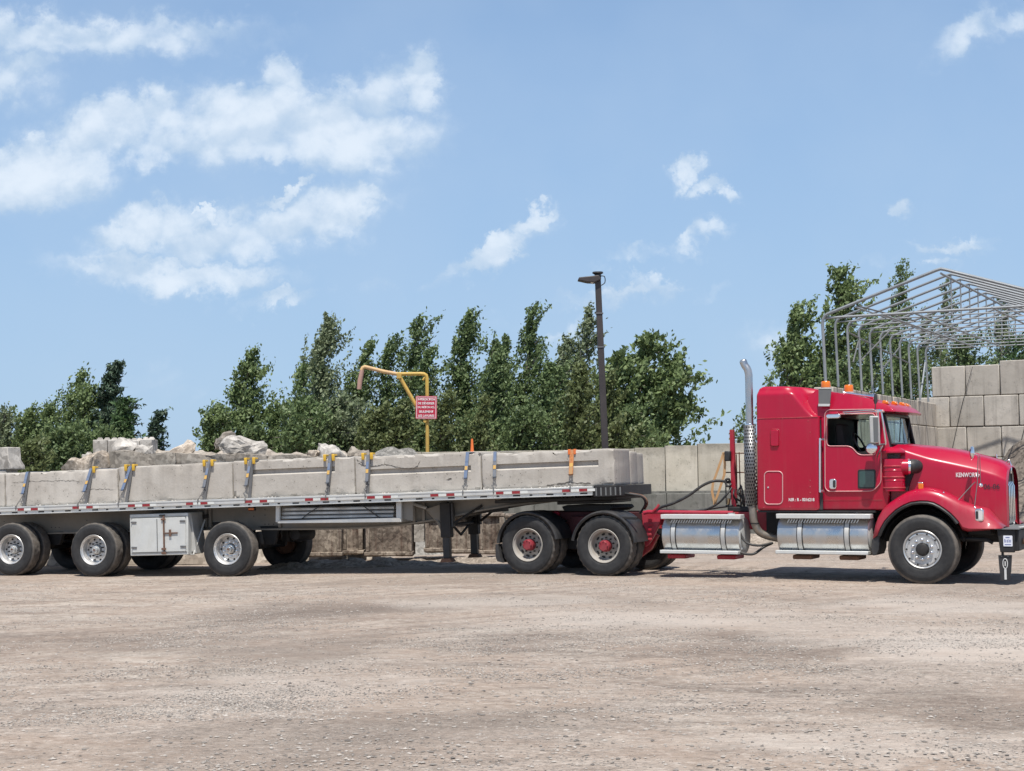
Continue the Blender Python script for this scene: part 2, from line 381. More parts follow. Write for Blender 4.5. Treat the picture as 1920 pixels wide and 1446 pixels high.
def tyre_mat():
    m, t, b = newmat('tyre_rubber'); b.inputs['Roughness'].default_value = .72
    c = N(t, 'ShaderNodeTexCoord'); s_ = N(t, 'ShaderNodeSeparateXYZ'); L(t, c.outputs['Object'], s_.inputs[0])
    rr = M(t, 'SQRT', M(t, 'ADD', M(t, 'MULTIPLY', s_.outputs[0], s_.outputs[0]), M(t, 'MULTIPLY', s_.outputs[2], s_.outputs[2])))
    tread = RANGE(t, rr, .485, .51)
    n = tnoise(t, 7, 6, .7)
    side = MIX(t, RANGE(t, n, .35, .75), (.014, .014, .015), (.038, .037, .036))
    tr = MIX(t, RANGE(t, n, .3, .65), (.05, .046, .042), (.15, .13, .11))
    L(t, MIX(t, tread, side, tr), b.inputs['Base Color'])
    w = N(t, 'ShaderNodeTexWave'); w.wave_type = 'RINGS'; w.rings_direction = 'Y'; w.inputs['Scale'].default_value = 9; L(t, c.outputs['Object'], w.inputs[0])
    bump(t, b, M(t, 'ADD', M(t, 'MULTIPLY', w.outputs['Fac'], .25), tnoise(t, 40, 4)), .35, .004)
    return m
TYRE = tyre_mat()

def concrete(name, lo, hi, stain=(.12, .105, .085), stain_amt=.5, streak=.5, streak_col=None, pits=.5, scale=1.0, coarse=0, topdark=None, moss=0):
    m, t, b = newmat(name); b.inputs['Roughness'].default_value = .92; b.inputs['Specular IOR Level'].default_value = .25
    info = N(t, 'ShaderNodeObjectInfo'); c = N(t, 'ShaderNodeTexCoord')
    ad = N(t, 'ShaderNodeVectorMath', operation='ADD'); L(t, c.outputs['Object'], ad.inputs[0])
    rnd = N(t, 'ShaderNodeVectorMath', operation='SCALE'); rnd.inputs[0].default_value = (37, 19, 53); L(t, info.outputs['Random'], rnd.inputs[3]); L(t, rnd.outputs[0], ad.inputs[1])
    v = ad.outputs[0]
    big = tnoise(t, 1.3 * scale, 6, .6, vec=v); fine = tnoise(t, 26 * scale, 5, .7, vec=v); mid = tnoise(t, 5 * scale, 6, .65, vec=v)
    col = MIX(t, RANGE(t, big, .3, .7), lo, hi)
    ri = RANGE(t, info.outputs['Random'], 0, 1, .90, 1.07)
    cc = N(t, 'ShaderNodeVectorMath', operation='SCALE'); L(t, col, cc.inputs[0]); L(t, ri, cc.inputs[3]); col = cc.outputs[0]
    col = MIX(t, M(t, 'MULTIPLY', RANGE(t, mid, .52, .75), stain_amt), col, stain)
    st = tnoise(t, 3.2 * scale, 5, .6, vec=v, sc=(2.2, 2.2, .10))
    col = MIX(t, M(t, 'MULTIPLY', RANGE(t, st, .50, .72), streak), col, streak_col or stain)
    vo = N(t, 'ShaderNodeTexVoronoi'); vo.inputs['Scale'].default_value = 16 * scale; L(t, v, vo.inputs['Vector'])
    pm = M(t, 'MULTIPLY', M(t, 'LESS_THAN', vo.outputs['Distance'], .17), M(t, 'GREATER_THAN', mid, .54))
    col = MIX(t, M(t, 'MULTIPLY', pm, pits), col, tuple(x * .3 for x in lo))
    col = MIX(t, .18, col, MIX(t, fine, (.2, .19, .17), (.75, .73, .70)), 'OVERLAY')
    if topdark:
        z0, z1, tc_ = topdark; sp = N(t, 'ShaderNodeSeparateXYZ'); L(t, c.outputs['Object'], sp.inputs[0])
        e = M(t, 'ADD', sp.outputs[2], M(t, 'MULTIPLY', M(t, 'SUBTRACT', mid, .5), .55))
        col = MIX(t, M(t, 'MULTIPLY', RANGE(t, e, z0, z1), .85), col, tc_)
    if coarse:
        vc = N(t, 'ShaderNodeTexVoronoi'); vc.inputs['Scale'].default_value = coarse; L(t, v, vc.inputs['Vector'])
        vs_ = N(t, 'ShaderNodeSeparateXYZ'); L(t, vc.outputs['Color'], vs_.inputs[0]); col = MIX(t, .6, col, MIX(t, vs_.outputs[0], (.12, .12, .12), (.9, .88, .85)), 'SOFT_LIGHT')
    L(t, col, b.inputs['Base Color'])
    h = M(t, 'ADD', M(t, 'MULTIPLY', fine, .5), mid); h = M(t, 'SUBTRACT', h, M(t, 'MULTIPLY', pm, 1.0))
    bump(t, b, h, .45, .015); return m
CONC = concrete('load_block_concrete', (.425, .39, .345), (.515, .485, .44), stain=(.24, .215, .185), stain_amt=.45, streak=.25, pits=.7)
CONCD = concrete('broken_slab_concrete', (.19, .165, .14), (.33, .30, .26), stain=(.09, .08, .07), stain_amt=.6, streak=.2, coarse=14, pits=.5)
ROCK = concrete('light_rubble_concrete', (.33, .31, .285), (.52, .49, .45), stain=(.17, .155, .14), stain_amt=.5, streak=.15, coarse=10, pits=.5)
ROCKW = concrete('aggregate_rubble', (.38, .32, .26), (.55, .49, .42), stain=(.20, .16, .13), stain_amt=.5, streak=.1, coarse=22, pits=.5)
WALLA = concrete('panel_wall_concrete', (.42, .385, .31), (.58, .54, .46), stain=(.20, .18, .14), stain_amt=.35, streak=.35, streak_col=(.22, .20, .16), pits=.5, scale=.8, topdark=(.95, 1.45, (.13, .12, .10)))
WALLB = concrete('dark_base_concrete', (.13, .13, .115), (.22, .215, .195), stain=(.055, .06, .05), stain_amt=.6, streak=.7, streak_col=(.06, .065, .055), scale=.9)
WALLC = concrete('grey_block_concrete', (.40, .37, .325), (.53, .49, .435), stain=(.16, .145, .13), stain_amt=.4, streak=.45, streak_col=(.15, .13, .115), pits=.5, scale=.7)
WALLD = concrete('streaked_block_concrete', (.40, .36, .31), (.52, .475, .415), stain=(.2, .17, .145), stain_amt=.4, streak=.75, streak_col=(.15, .12, .10), pits=.4, scale=.8)
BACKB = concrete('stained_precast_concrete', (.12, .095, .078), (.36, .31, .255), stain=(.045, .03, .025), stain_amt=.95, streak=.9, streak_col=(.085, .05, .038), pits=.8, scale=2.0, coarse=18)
# ---------------------------------------------------------------- ground
DKP, LTP = (.175, .138, .112), (.56, .50, .44)
GPATCH = [(2.4, 14.8, 1.3, 1.5, 10, .75, DKP), (3.3, 11.0, .95, .9, -30, .7, DKP), (-4.9, 17.0, 2.6, 1.5, 0, .55, DKP), (-2.7, 20.0, 1.8, 1.2, 5, .7, DKP), (.1, 15.6, .8, 1.2, 0, .5, DKP),
          (4.8, 15.2, 2.0, 2.4, 15, .7, LTP), (1.7, 18.0, 2.2, 1.8, 8, .6, LTP), (-1.9, 12.7, 1.1, 1.3, 0, .45, LTP), (5.6, 19.5, 1.6, 1.6, 0, .6, LTP), (-.2, 20.8, 1.8, 1.3, 0, .5, LTP), (2.2, 9.6, 1.0, .6, 0, .4, LTP)]
def ground_mat():
    m, t, b = newmat('gravel_yard'); b.inputs['Roughness'].default_value = .95; b.inputs['Specular IOR Level'].default_value = .2
    c = N(t, 'ShaderNodeTexCoord'); v = c.outputs['Object']
    rot = N(t, 'ShaderNodeMapping'); rot.inputs[2].default_value = (0, 0, R(12)); L(t, v, rot.inputs[0]); v2 = rot.outputs[0]
    patches = tnoise(t, .55, 8, .64, vec=v2, sc=(.7, 1.1, 1), dist=.7)
    streak = tnoise(t, .8, 9, .72, vec=v2, sc=(.55, 1.6, 1), dist=.5)
    curve = N(t, 'ShaderNodeTexWave'); curve.wave_type = 'RINGS'; curve.rings_direction = 'Z'
    mp = N(t, 'ShaderNodeMapping'); mp.inputs[1].default_value = (9, -33, 0); L(t, v, mp.inputs[0]); L(t, mp.outputs[0], curve.inputs[0])
    curve.inputs['Scale'].default_value = .55; curve.inputs['Distortion'].default_value = 3; curve.inputs['Detail'].default_value = 4
    mid = tnoise(t, 4, 6, .7, vec=v); fine = tnoise(t, 46, 4, .75, vec=v)
    tan_ = (.350, .276, .222); grey = (.395, .335, .285); dark = (.19, .152, .124)
    col = MIX(t, RANGE(t, patches, .44, .66), tan_, grey)
    col = MIX(t, M(t, 'MULTIPLY', RANGE(t, streak, .49, .61), M(t, 'MULTIPLY', RANGE(t, tnoise(t, .11, 4, .55, vec=v), .42, .58, .35, 1), .85)), col, dark)
    st2 = tnoise(t, 1.6, 8, .74, vec=v2, sc=(.6, 1.3, 1), dist=.5)
    col = MIX(t, M(t, 'MULTIPLY', RANGE(t, st2, .48, .62), M(t, 'MULTIPLY', RANGE(t, tnoise(t, .17, 4, .55, vec=v2), .40, .60, .2, 1), .75)), col, (.50, .44, .375))
    col = MIX(t, M(t, 'MULTIPLY', RANGE(t, curve.outputs['Fac'], .62, .92), M(t, 'MULTIPLY', RANGE(t, tnoise(t, .21, 3, .5, vec=v), .45, .6), .45)), col, dark)
    col = MIX(t, M(t, 'MULTIPLY', RANGE(t, mid, .5, .75), .32), col, (.50, .445, .385))
    vo = N(t, 'ShaderNodeTexVoronoi'); vo.inputs['Scale'].default_value = 34; L(t, v, vo.inputs['Vector'])
    gr = M(t, 'MULTIPLY', RANGE(t, vo.outputs['Distance'], .05, .55, 1, 0), RANGE(t, patches, .40, .60, .25, 1))
    hsv = N(t, 'ShaderNodeSeparateXYZ'); L(t, vo.outputs['Color'], hsv.inputs[0])
    peb = MIX(t, hsv.outputs[0], (.13, .115, .10), (.56, .50, .45))
    col = MIX(t, M(t, 'MULTIPLY', gr, .42), col, peb)
    vo2 = N(t, 'ShaderNodeTexVoronoi'); vo2.inputs['Scale'].default_value = 13; L(t, v, vo2.inputs['Vector'])
    h2 = N(t, 'ShaderNodeSeparateXYZ'); L(t, vo2.outputs['Color'], h2.inputs[0])
    g2 = M(t, 'MULTIPLY', RANGE(t, vo2.outputs['Distance'], .10, .42, 1, 0), RANGE(t, streak, .42, .62, .15, 1))
    col = MIX(t, M(t, 'MULTIPLY', g2, .38), col, MIX(t, h2.outputs[1], (.19, .165, .14), (.62, .58, .53)))
    col = MIX(t, .22, col, MIX(t, fine, (.15, .14, .13), (.85, .83, .8)), 'OVERLAY')
    L(t, col, b.inputs['Base Color'])
    grain = tnoise(t, 11, 6, .8, vec=v2, sc=(.75, 1.2, 1))
    col = MIX(t, M(t, 'MULTIPLY', RANGE(t, grain, .53, .66), .65), col, (.13, .108, .09))
    col = MIX(t, M(t, 'MULTIPLY', RANGE(t, grain, .47, .34), .65), col, (.62, .55, .48))
    wide = tnoise(t, .13, 5, .6, vec=v2, sc=(1, 1.6, 1), dist=1.0)
    col = MIX(t, M(t, 'MULTIPLY', RANGE(t, wide, .52, .64), .55), col, (.21, .172, .142))
    # worn damp patches and spreads of pale gravel, each at its own place on the yard
    wv = N(t, 'ShaderNodeTexNoise'); wv.inputs['Scale'].default_value = .9; wv.inputs['Detail'].default_value = 6; wv.inputs['Roughness'].default_value = .65; L(t, v, wv.inputs['Vector'])
    sb = N(t, 'ShaderNodeVectorMath', operation='SUBTRACT'); L(t, wv.outputs['Color'], sb.inputs[0]); sb.inputs[1].default_value = (.5, .5, .5)
    sl_ = N(t, 'ShaderNodeVectorMath', operation='SCALE'); L(t, sb.outputs[0], sl_.inputs[0]); sl_.inputs[3].default_value = 3.4
    wa = N(t, 'ShaderNodeVectorMath', operation='ADD'); L(t, v, wa.inputs[0]); L(t, sl_.outputs[0], wa.inputs[1])
    for (cx, cy, rx, ry, rz_, amt, cc) in GPATCH:
        mp2 = N(t, 'ShaderNodeMapping', vector_type='TEXTURE'); mp2.inputs[1].default_value = (cx, cy, 0); mp2.inputs[2].default_value = (0, 0, R(rz_)); mp2.inputs[3].default_value = (rx, ry, 50); L(t, wa.outputs[0], mp2.inputs[0])
        le = N(t, 'ShaderNodeVectorMath', operation='LENGTH'); L(t, mp2.outputs[0], le.inputs[0])
        f = M(t, 'MULTIPLY', RANGE(t, le.outputs[1], .25, 1.25, amt, 0, True), RANGE(t, grain, .38, .60, .55, 1))
        col = MIX(t, f, col, cc)
    L(t, col, b.inputs['Base Color'])
    h = M(t, 'ADD', M(t, 'MULTIPLY', mid, .6), M(t, 'ADD', M(t, 'MULTIPLY', fine, .35), M(t, 'MULTIPLY', gr, .6)))
    h = M(t, 'ADD', h, M(t, 'MULTIPLY', streak, 1.6))
    bump(t, b, h, .75, .05); return m
def build_ground():
    xs = np.concatenate([[-3000, -800, -200, -80, -40], np.arange(-24, 25, .5), [40, 80, 200, 800, 3000]])
    ys = np.concatenate([[-600, -100, -20, 0, 4], np.arange(6, 62, .5), [80, 140, 300, 900, 4000]])
    vs = []
    for y in ys:
        for x in xs:
            z = ground_z(x, y)
            if 6 < y < 60 and abs(x) < 24:
                z += .018 * noise.noise(Vector((x * .35, y * .8, 0))) + .010 * noise.noise(Vector((x * 1.1, y * 1.6, 4)))
            vs.append((x, y, z))
    nx = len(xs); fs = [(j*nx+i, j*nx+i+1, (j+1)*nx+i+1, (j+1)*nx+i) for j in range(len(ys)-1) for i in range(nx-1)]
    me = bpy.data.meshes.new('ground'); me.from_pydata(vs, [], fs)
    return link('ground', me, ground_mat(), smooth=180, kind='structure')
build_ground()
def stone_mat():
    m, t, b = newmat('loose_stone'); b.inputs['Roughness'].default_value = .9
    g = N(t, 'ShaderNodeNewGeometry'); n = tnoise(t, 60, 3)
    c = MIX(t, g.outputs['Random Per Island'], (.10, .092, .085), (.46, .42, .375))
    L(t, MIX(t, M(t, 'MULTIPLY', n, .2), c, (.40, .33, .27)), b.inputs['Base Color']); return m
def pebbles(n, seed, y0, y1, smin, smax, clump=True):
    r = np.random.default_rng(seed)
    # more stones where the clumping noise is high; density about even over the picture
    out = []
    base = np.array([(1,0,0),(-1,0,0),(0,1,0),(0,-1,0),(0,0,.7),(0,0,-.5)], float)
    F8 = np.array([(0,2,4),(2,1,4),(1,3,4),(3,0,4),(2,0,5),(1,2,5),(3,1,5),(0,3,5)])
    V = []; cnt = 0
    while cnt < n:
        inv = r.uniform(1/y1, 1/y0); y = 1/inv
        x = r.uniform(-.37, .37) * y
        if clump:
            q = noise.noise(Vector((x * .45, y * .55, 9))) + .5 * noise.noise(Vector((x * 1.7, y * 1.9, 2)))
            if q < (r.uniform(-.75, .6) if y0 < 10 else r.uniform(-.15, .45)): continue
        s = smin * (smax / smin) ** (r.random() ** 3.0)
        a = r.uniform(0, 2*pi); ca, sa = cos(a), sin(a)
        p = base * (r.uniform(.7, 1.25, (6, 1))) * np.array((1.25, .85, .62)) * s
        q_ = np.stack([p[:,0]*ca - p[:,1]*sa, p[:,0]*sa + p[:,1]*ca, p[:,2]], 1)
        q_[:, 0] += x; q_[:, 1] += y; q_[:, 2] += ground_z(x, y) + s * .18 + .018 * noise.noise(Vector((x * .35, y * .8, 0))) + .010 * noise.noise(Vector((x * 1.1, y * 1.6, 4)))
        V.append(q_); cnt += 1
    V = np.concatenate(V); Fs = (np.arange(n)[:, None, None] * 6 + F8[None]).reshape(-1, 3)
    me = bpy.data.meshes.new('gravel'); me.from_pydata(V.tolist(), [], Fs.tolist())
    return me
tag(link('gravel', pebbles(30000, 3, 7.6, 27, .004, .022), stone_mat(), smooth=0), kind='stuff')
tag(link('gravel', pebbles(62000, 5, 11.0, 32, .005, .0145), bpy.data.materials['loose_stone'], smooth=0), kind='stuff')

# ---------------------------------------------------------------- trees
def leaf_mat(name, a, b_, trans=.25):
    m, t, b = newmat(name); g = N(t, 'ShaderNodeNewGeometry'); n = tnoise(t, .55, 3)
    c = MIX(t, g.outputs['Random Per Island'], a, b_)
    c = MIX(t, M(t, 'MULTIPLY', RANGE(t, n, .4, .65), .35), c, tuple(min(1, x * 1.35) for x in b_))
    L(t, c, b.inputs['Base Color']); b.inputs['Roughness'].default_value = .55; b.inputs['Specular IOR Level'].default_value = .35
    tr = N(t, 'ShaderNodeBsdfTranslucent'); hs = N(t, 'ShaderNodeHueSaturation'); hs.inputs['Value'].default_value = 1.3; L(t, c, hs.inputs['Color']); L(t, hs.outputs[0], tr.inputs[0])
    mx = N(t, 'ShaderNodeMixShader'); mx.inputs[0].default_value = trans
    o = t.nodes['Material Output']; L(t, b.outputs[0], mx.inputs[1]); L(t, tr.outputs[0], mx.inputs[2]); L(t, mx.outputs[0], o.inputs[0]); return m
LEAF = {'poplar': leaf_mat('poplar_leaves', (.068, .108, .040), (.205, .265, .108)),
        'birch': leaf_mat('birch_leaves', (.095, .128, .068), (.235, .275, .155)),
        'dark': leaf_mat('dark_leaves', (.064, .102, .042), (.18, .24, .10)),
        'spruce': leaf_mat('spruce_needles', (.026, .050, .032), (.070, .108, .064), .1),
        'fir': leaf_mat('young_spruce_needles', (.032, .068, .026), (.080, .135, .048), .1),
        'yellow': leaf_mat('yellow_green_leaves', (.070, .092, .032), (.165, .195, .080))}
BARK = plain('bark', (.14, .12, .10), .9, 0, dirt=(.2, .185, .17), dirt_amt=.5, dscale=4, nz=.3)
BIRCHB = plain('pale_bark', (.38, .36, .33), .8, 0, dirt=(.12, .1, .09), dirt_amt=.6, dscale=6, nz=.1)
def leaf_mesh(C, sz, r, up=(0.25, 0, .55), elong=1.7):
    n = len(C)
    d = r.normal(size=(n, 3)) * .8 + np.array(up); d /= np.linalg.norm(d, axis=1)[:, None]
    e = r.normal(size=(n, 3)); e -= (e * d).sum(1)[:, None] * d; e /= np.linalg.norm(e, axis=1)[:, None]
    s = sz * r.uniform(.55, 1.25, n)[:, None]
    V = np.stack([C - d*s*.5*elong, C + e*s*.42, C + d*s*.5*elong, C - e*s*.42], 1).reshape(-1, 3)
    me = bpy.data.meshes.new('crown'); me.vertices.add(4*n); me.vertices.foreach_set('co', V.ravel().astype(np.float32))
    me.loops.add(4*n); me.loops.foreach_set('vertex_index', np.arange(4*n, dtype=np.int32))
    me.polygons.add(n); me.polygons.foreach_set('loop_start', np.arange(0, 4*n, 4, dtype=np.int32)); me.polygons.foreach_set('loop_total', np.full(n, 4, dtype=np.int32))
    me.update(); me.validate(); return me
TREE_N = [0]
def tree(name, label, kind, px, top, base_w, Y, shape='cone', leaves=9000, bend=.25, lean=0.0, crown0=.10, leaf=.135, group=None, cat='tree', heads=1, bark=None, density=1.0, taper=.8, seed=None):
    """px: picture column of the foot, top: row of the tip, base_w: crown width in picture pixels"""
    TREE_N[0] += 1; r = np.random.default_rng(seed or (100 + TREE_N[0]))
    s = F / Y; bend *= .45; leaves = int(leaves * 1.55); leaf *= .76; tip = world_at(px, top, Y); x0 = tip.x - bend * .8; H = tip.z; Wd = base_w / s / 2 * 1.20
    root = empty(name, loc=(x0, Y, ground_z(x0, Y))); tag(root, label, cat, group)
    tm = MB(); C = []
    for h in range(heads):
        hx = 0 if heads == 1 else (h - (heads-1)/2) * Wd * .62; Hh = H * (1 if h == heads // 2 else r.uniform(.74, .9))
        def trunk(t, hx=hx, Hh=Hh): return np.array([hx * min(1, t * 1.6) + bend * t**2.2 + lean * t + .12 * sin(t * 7 + h), .15 * sin(t * 5 + h * 2), t * Hh])
        path = [trunk(t) for t in np.linspace(0, .97, 10)]
        tm.tube(path, [max(.012 * H * (1 - .93 * q), .015) for q in np.linspace(0, 1, 10)], 7)
        nb = int((30 if shape != 'spruce' else 90) * density / (heads ** .5)) + 12
        per = int(leaves * .74 / heads / nb)
        for i in range(nb):
            t = crown0 + (1 - crown0) * ((i + r.random()) / nb) ** (.85)
            t = min(t, .99); p = trunk(t); u = (t - crown0) / (1 - crown0); az = r.uniform(0, 2*pi)
            if shape == 'cone': prof = min(1, 1.25 * (1 - u) ** taper) * (.74 + .26 * sin(u * 17 + az))
            elif shape == 'round': prof = sqrt(max(0, 1 - (2*u - .85)**2 / 1.4))
            elif shape == 'spruce': prof = (1 - u) ** .9
            else: prof = min(1, (1 - u) * 2.4) * (.72 + .28 * sin(u * 9 + az * 2))
            el = {'cone': .92, 'round': .62, 'spruce': .10, 'col': 1.0}[shape] * r.uniform(.6, 1.25)
            Lb = max(Wd / (heads ** .32) * prof * r.uniform(.45, 1.2) / max(cos(el), .45), (.02 if shape != 'spruce' else .03) * H)
            Lb = min(Lb, max(.25 * H * (1 - t) + .09 * H, Lb * .6))
            dirv = np.array([cos(az) * cos(el) + .22, sin(az) * cos(el), sin(el)])
            if shape == 'spruce': dirv[0] -= .15
            q = [p, p + dirv * Lb * .5 + np.array([0, 0, .04 * Lb]), p + dirv * Lb + np.array([.15 * Lb, 0, (-.15 if shape == 'round' else (.12 if shape == 'spruce' else .1)) * Lb])]
            if Lb > .4: tm.tube(q, [.025 + .022 * Lb, .017 + .011 * Lb, .009], 4)
            m = max(int(per * (.35 + .9 * prof)), 14)
            k = r.random(m) ** .65
            a, b_, c_ = q; pts = (a[None] * (1-k)[:, None]**2 + b_[None] * (2*k*(1-k))[:, None] + c_[None] * (k**2)[:, None])
            spread = (.12 + .19 * Lb) * (.55 if shape == 'spruce' else .9)
            # twigs: cluster the leaves round a few twig ends
            nt = max(3, m // 30); tw = r.normal(size=(nt, 3)) * spread * np.array([1, 1, .75]); idx = r.integers(0, nt, m)
            kk = np.sort(r.random(nt)) ** .7
            base = (a[None] * (1-kk)[:, None]**2 + b_[None] * (2*kk*(1-kk))[:, None] + c_[None] * (kk**2)[:, None]) + tw
            tight = .065 + .032 * Lb
            al = r.normal(size=(m, 1)) * tight * (1.9 if shape != 'spruce' else 1.2)
            pts2 = base[idx] + r.normal(size=(m, 3)) * tight * .62 + al * (dirv + np.array([.35, 0, .25]))
            sel = r.random(m) < .16
            pts2[sel] = pts[sel] + r.normal(size=(sel.sum(), 3)) * spread * .5
            C.append(pts2)
    C = np.concatenate(C); C = C[C[:, 2] > .1]
    link('crown', leaf_mesh(C, leaf, r, up=(.35, 0, .7) if shape != 'spruce' else (.5, 0, .2), elong=1.6 if shape != 'spruce' else 2.6), LEAF[kind], root, smooth=0)
    tm.build('trunk', bark or (BIRCHB if kind == 'birch' else BARK), root, smooth=60, fix=False)
    return root
TG = 'trees behind the yard'
T = tree
# left group
T('poplar_tree', 'grey green tree cut off by the left edge of the photo', 'birch', 5, 772, 110, 62, 'cone', 8000, .5, group=TG)
T('poplar_tree', 'wind blown poplar just left of the tallest dark spruce', 'poplar', 118, 694, 130, 62, 'cone', 13000, .8, heads=2, group=TG)
T('poplar_tree', 'low poplar between the leftmost tree and the wind blown poplar', 'poplar', 52, 765, 90, 60, 'col', 8000, .5, group=TG)
T('poplar_tree', 'thin leaning poplar pressed against the left side of the tall spruce', 'poplar', 165, 720, 60, 61, 'col', 6000, .5, group=TG)
T('spruce_tree', 'tall dark spruce left of the rubble heap', 'spruce', 212, 676, 165, 61, 'spruce', 15000, .3, leaf=.13, group=TG, density=1.5)
T('spruce_tree', 'brighter young spruce in front of the tall dark spruce', 'fir', 232, 742, 130, 57, 'spruce', 9000, .2, leaf=.12, group=TG, density=1.3)
T('spruce_tree', 'small spruce at the right end of the left tree group', 'spruce', 296, 766, 84, 58, 'spruce', 5000, .3, leaf=.12, group=TG)
T('shrub', 'yellow green shrub behind the leftmost blocks', 'yellow', 58, 826, 62, 52, 'round', 3500, .1, leaf=.14, cat='shrub')
T('shrub', 'low green shrub under the wind blown poplar on the left', 'dark', 120, 800, 120, 55, 'round', 6500, .1, cat='shrub')
T('shrub', 'dark shrub behind the stacked blocks on the rubble', 'dark', 185, 805, 110, 56, 'round', 5000, .1, cat='shrub')
# middle group
T('poplar_tree', 'pointed poplar at the left end of the middle tree row', 'poplar', 466, 660, 120, 60, 'cone', 13000, .9, group=TG)
T('poplar_tree', 'low spreading poplar bush at the left foot of the pointed poplar', 'poplar', 405, 760, 80, 59, 'round', 6000, .4, group=TG)
T('poplar_tree', 'broad green poplar right of the pointed poplar', 'poplar', 540, 682, 110, 60, 'cone', 11000, .5, heads=2, group=TG)
T('birch_tree', 'tall grey leaved birch rising over the middle row', 'birch', 610, 598, 150, 62, 'cone', 20000, 1.0, group=TG, taper=.95)
T('poplar_tree', 'poplar right of the tall grey leaved birch', 'poplar', 684, 643, 80, 62, 'col', 9000, .8, group=TG)
T('shrub', 'dark bushy tree below the grey leaved birch', 'dark', 560, 760, 150, 56, 'round', 9000, .2, cat='shrub')
T('shrub', 'grey green bushy tree below the birch on its right side', 'birch', 640, 745, 120, 57, 'round', 8000, .2, cat='shrub')
T('poplar_tree', 'tall double topped poplar behind the yellow standpipe', 'dark', 752, 592, 120, 62, 'cone', 17000, .7, heads=2, group=TG)
T('poplar_tree', 'shorter poplar right of the red sign', 'dark', 800, 655, 80, 61, 'cone', 9000, .4, group=TG)
T('poplar_tree', 'slim dark poplar between the red sign and the widest tree', 'dark', 872, 588, 100, 62, 'cone', 16000, .6, group=TG, taper=.9)
T('poplar_tree', 'tallest dark poplar in the middle row left of the lamp post', 'dark', 968, 576, 130, 62, 'cone', 20000, .6, heads=2, group=TG)
T('poplar_tree', 'dark poplar filling the gap left of the tallest dark poplar', 'dark', 925, 640, 70, 60, 'col', 9000, .4, group=TG)
T('poplar_tree', 'lighter feathery poplar just left of the lamp post', 'birch', 1076, 580, 110, 62, 'cone', 16000, .7, heads=2, group=TG, bark=BIRCHB)
T('poplar_tree', 'dark poplar behind the foot of the lamp post', 'dark', 1030, 690, 110, 60, 'col', 10000, .3, group=TG)
T('maple_tree', 'broad drooping tree right of the lamp post', 'poplar', 1205, 632, 152, 60, 'round', 17000, .6, group=TG, heads=3, density=1.2, leaf=.2)
T('shrub', 'bright yellow green bush left of the red sign', 'yellow', 706, 768, 70, 54, 'round', 6500, .1, leaf=.14, cat='shrub')
T('shrub', 'yellow green bush behind the yellow post', 'yellow', 752, 752, 78, 54, 'cone', 5500, .2, leaf=.14, cat='shrub')
T('shrub', 'mottled bush right of the yellow post', 'yellow', 838, 735, 60, 54, 'cone', 5000, .2, leaf=.14, cat='shrub')
T('shrub', 'narrow yellow green sapling above the orange cone', 'yellow', 905, 745, 44, 54, 'cone', 3500, .1, leaf=.13, cat='shrub')
T('shrub', 'large yellow green bush left of the lamp post', 'yellow', 1085, 690, 100, 55, 'cone', 9000, .3, leaf=.15, cat='shrub')
T('shrub', 'yellow green bush right of the lamp post', 'yellow', 1140, 712, 80, 56, 'cone', 6500, .3, leaf=.15, cat='shrub')
for px, top, w_, lab in ((480, 800, 130, 'dark undergrowth bush below the pointed poplar'), (700, 800, 150, 'dark bush behind the gravel heap'), (790, 790, 90, 'dark bush behind the lower yellow post'),
                     (880, 785, 120, 'dark bush behind the orange cone'), (980, 770, 130, 'dark bush under the tallest dark poplar'), (1180, 770, 110, 'dark bush under the drooping tree')):
    T('shrub', lab, 'dark', px, top, w_, 57, 'round', 6000, .1, cat='shrub')
# right group
T('poplar_tree', 'broad light poplar left of the steel shelter frame', 'poplar', 1528, 508, 215, 66, 'cone', 23000, .5, heads=2, group=TG, density=1.2, leaf=.19)
T('poplar_tree', 'narrow pointed poplar behind the rising side of the shelter frame', 'poplar', 1684, 502, 85, 72, 'cone', 9000, .3, group=TG)
T('poplar_tree', 'thin leaved tree under the shelter ridge', 'birch', 1750, 530, 110, 72, 'cone', 11000, .3, heads=2, group=TG)
T('poplar_tree', 'dark tree seen through the middle of the shelter frame', 'dark', 1625, 600, 120, 70, 'round', 11000, .3, group=TG)
T('poplar_tree', 'dark bushy tree over the left end of the grey block wall', 'dark', 1795, 640, 150, 68, 'round', 10000, .2, group=TG)
T('poplar_tree', 'tall thin tree at the far right behind the shelter', 'birch', 1880, 560, 90, 72, 'cone', 8000, .3, group=TG)
T('poplar_tree', 'green bush like tree above the far right end of the block wall', 'fir', 1900, 640, 120, 66, 'round', 8000, .2, group=TG)
T('poplar_tree', 'dark tree behind the shelter posts', 'dark', 1690, 660, 130, 68, 'round', 10000, .2, group=TG)
T('shrub', 'leafy sapling top showing over the truck sleeper roof', 'poplar', 1440, 700, 56, 56, 'cone', 1400, .2, cat='shrub')
T('shrub', 'leafy sapling top beside the exhaust stack', 'poplar', 1392, 770, 44, 56, 'cone', 1100, .2, cat='shrub')
T('shrub', 'dark bush low behind the shelter posts', 'dark', 1575, 690, 150, 64, 'round', 8000, .1, cat='shrub')

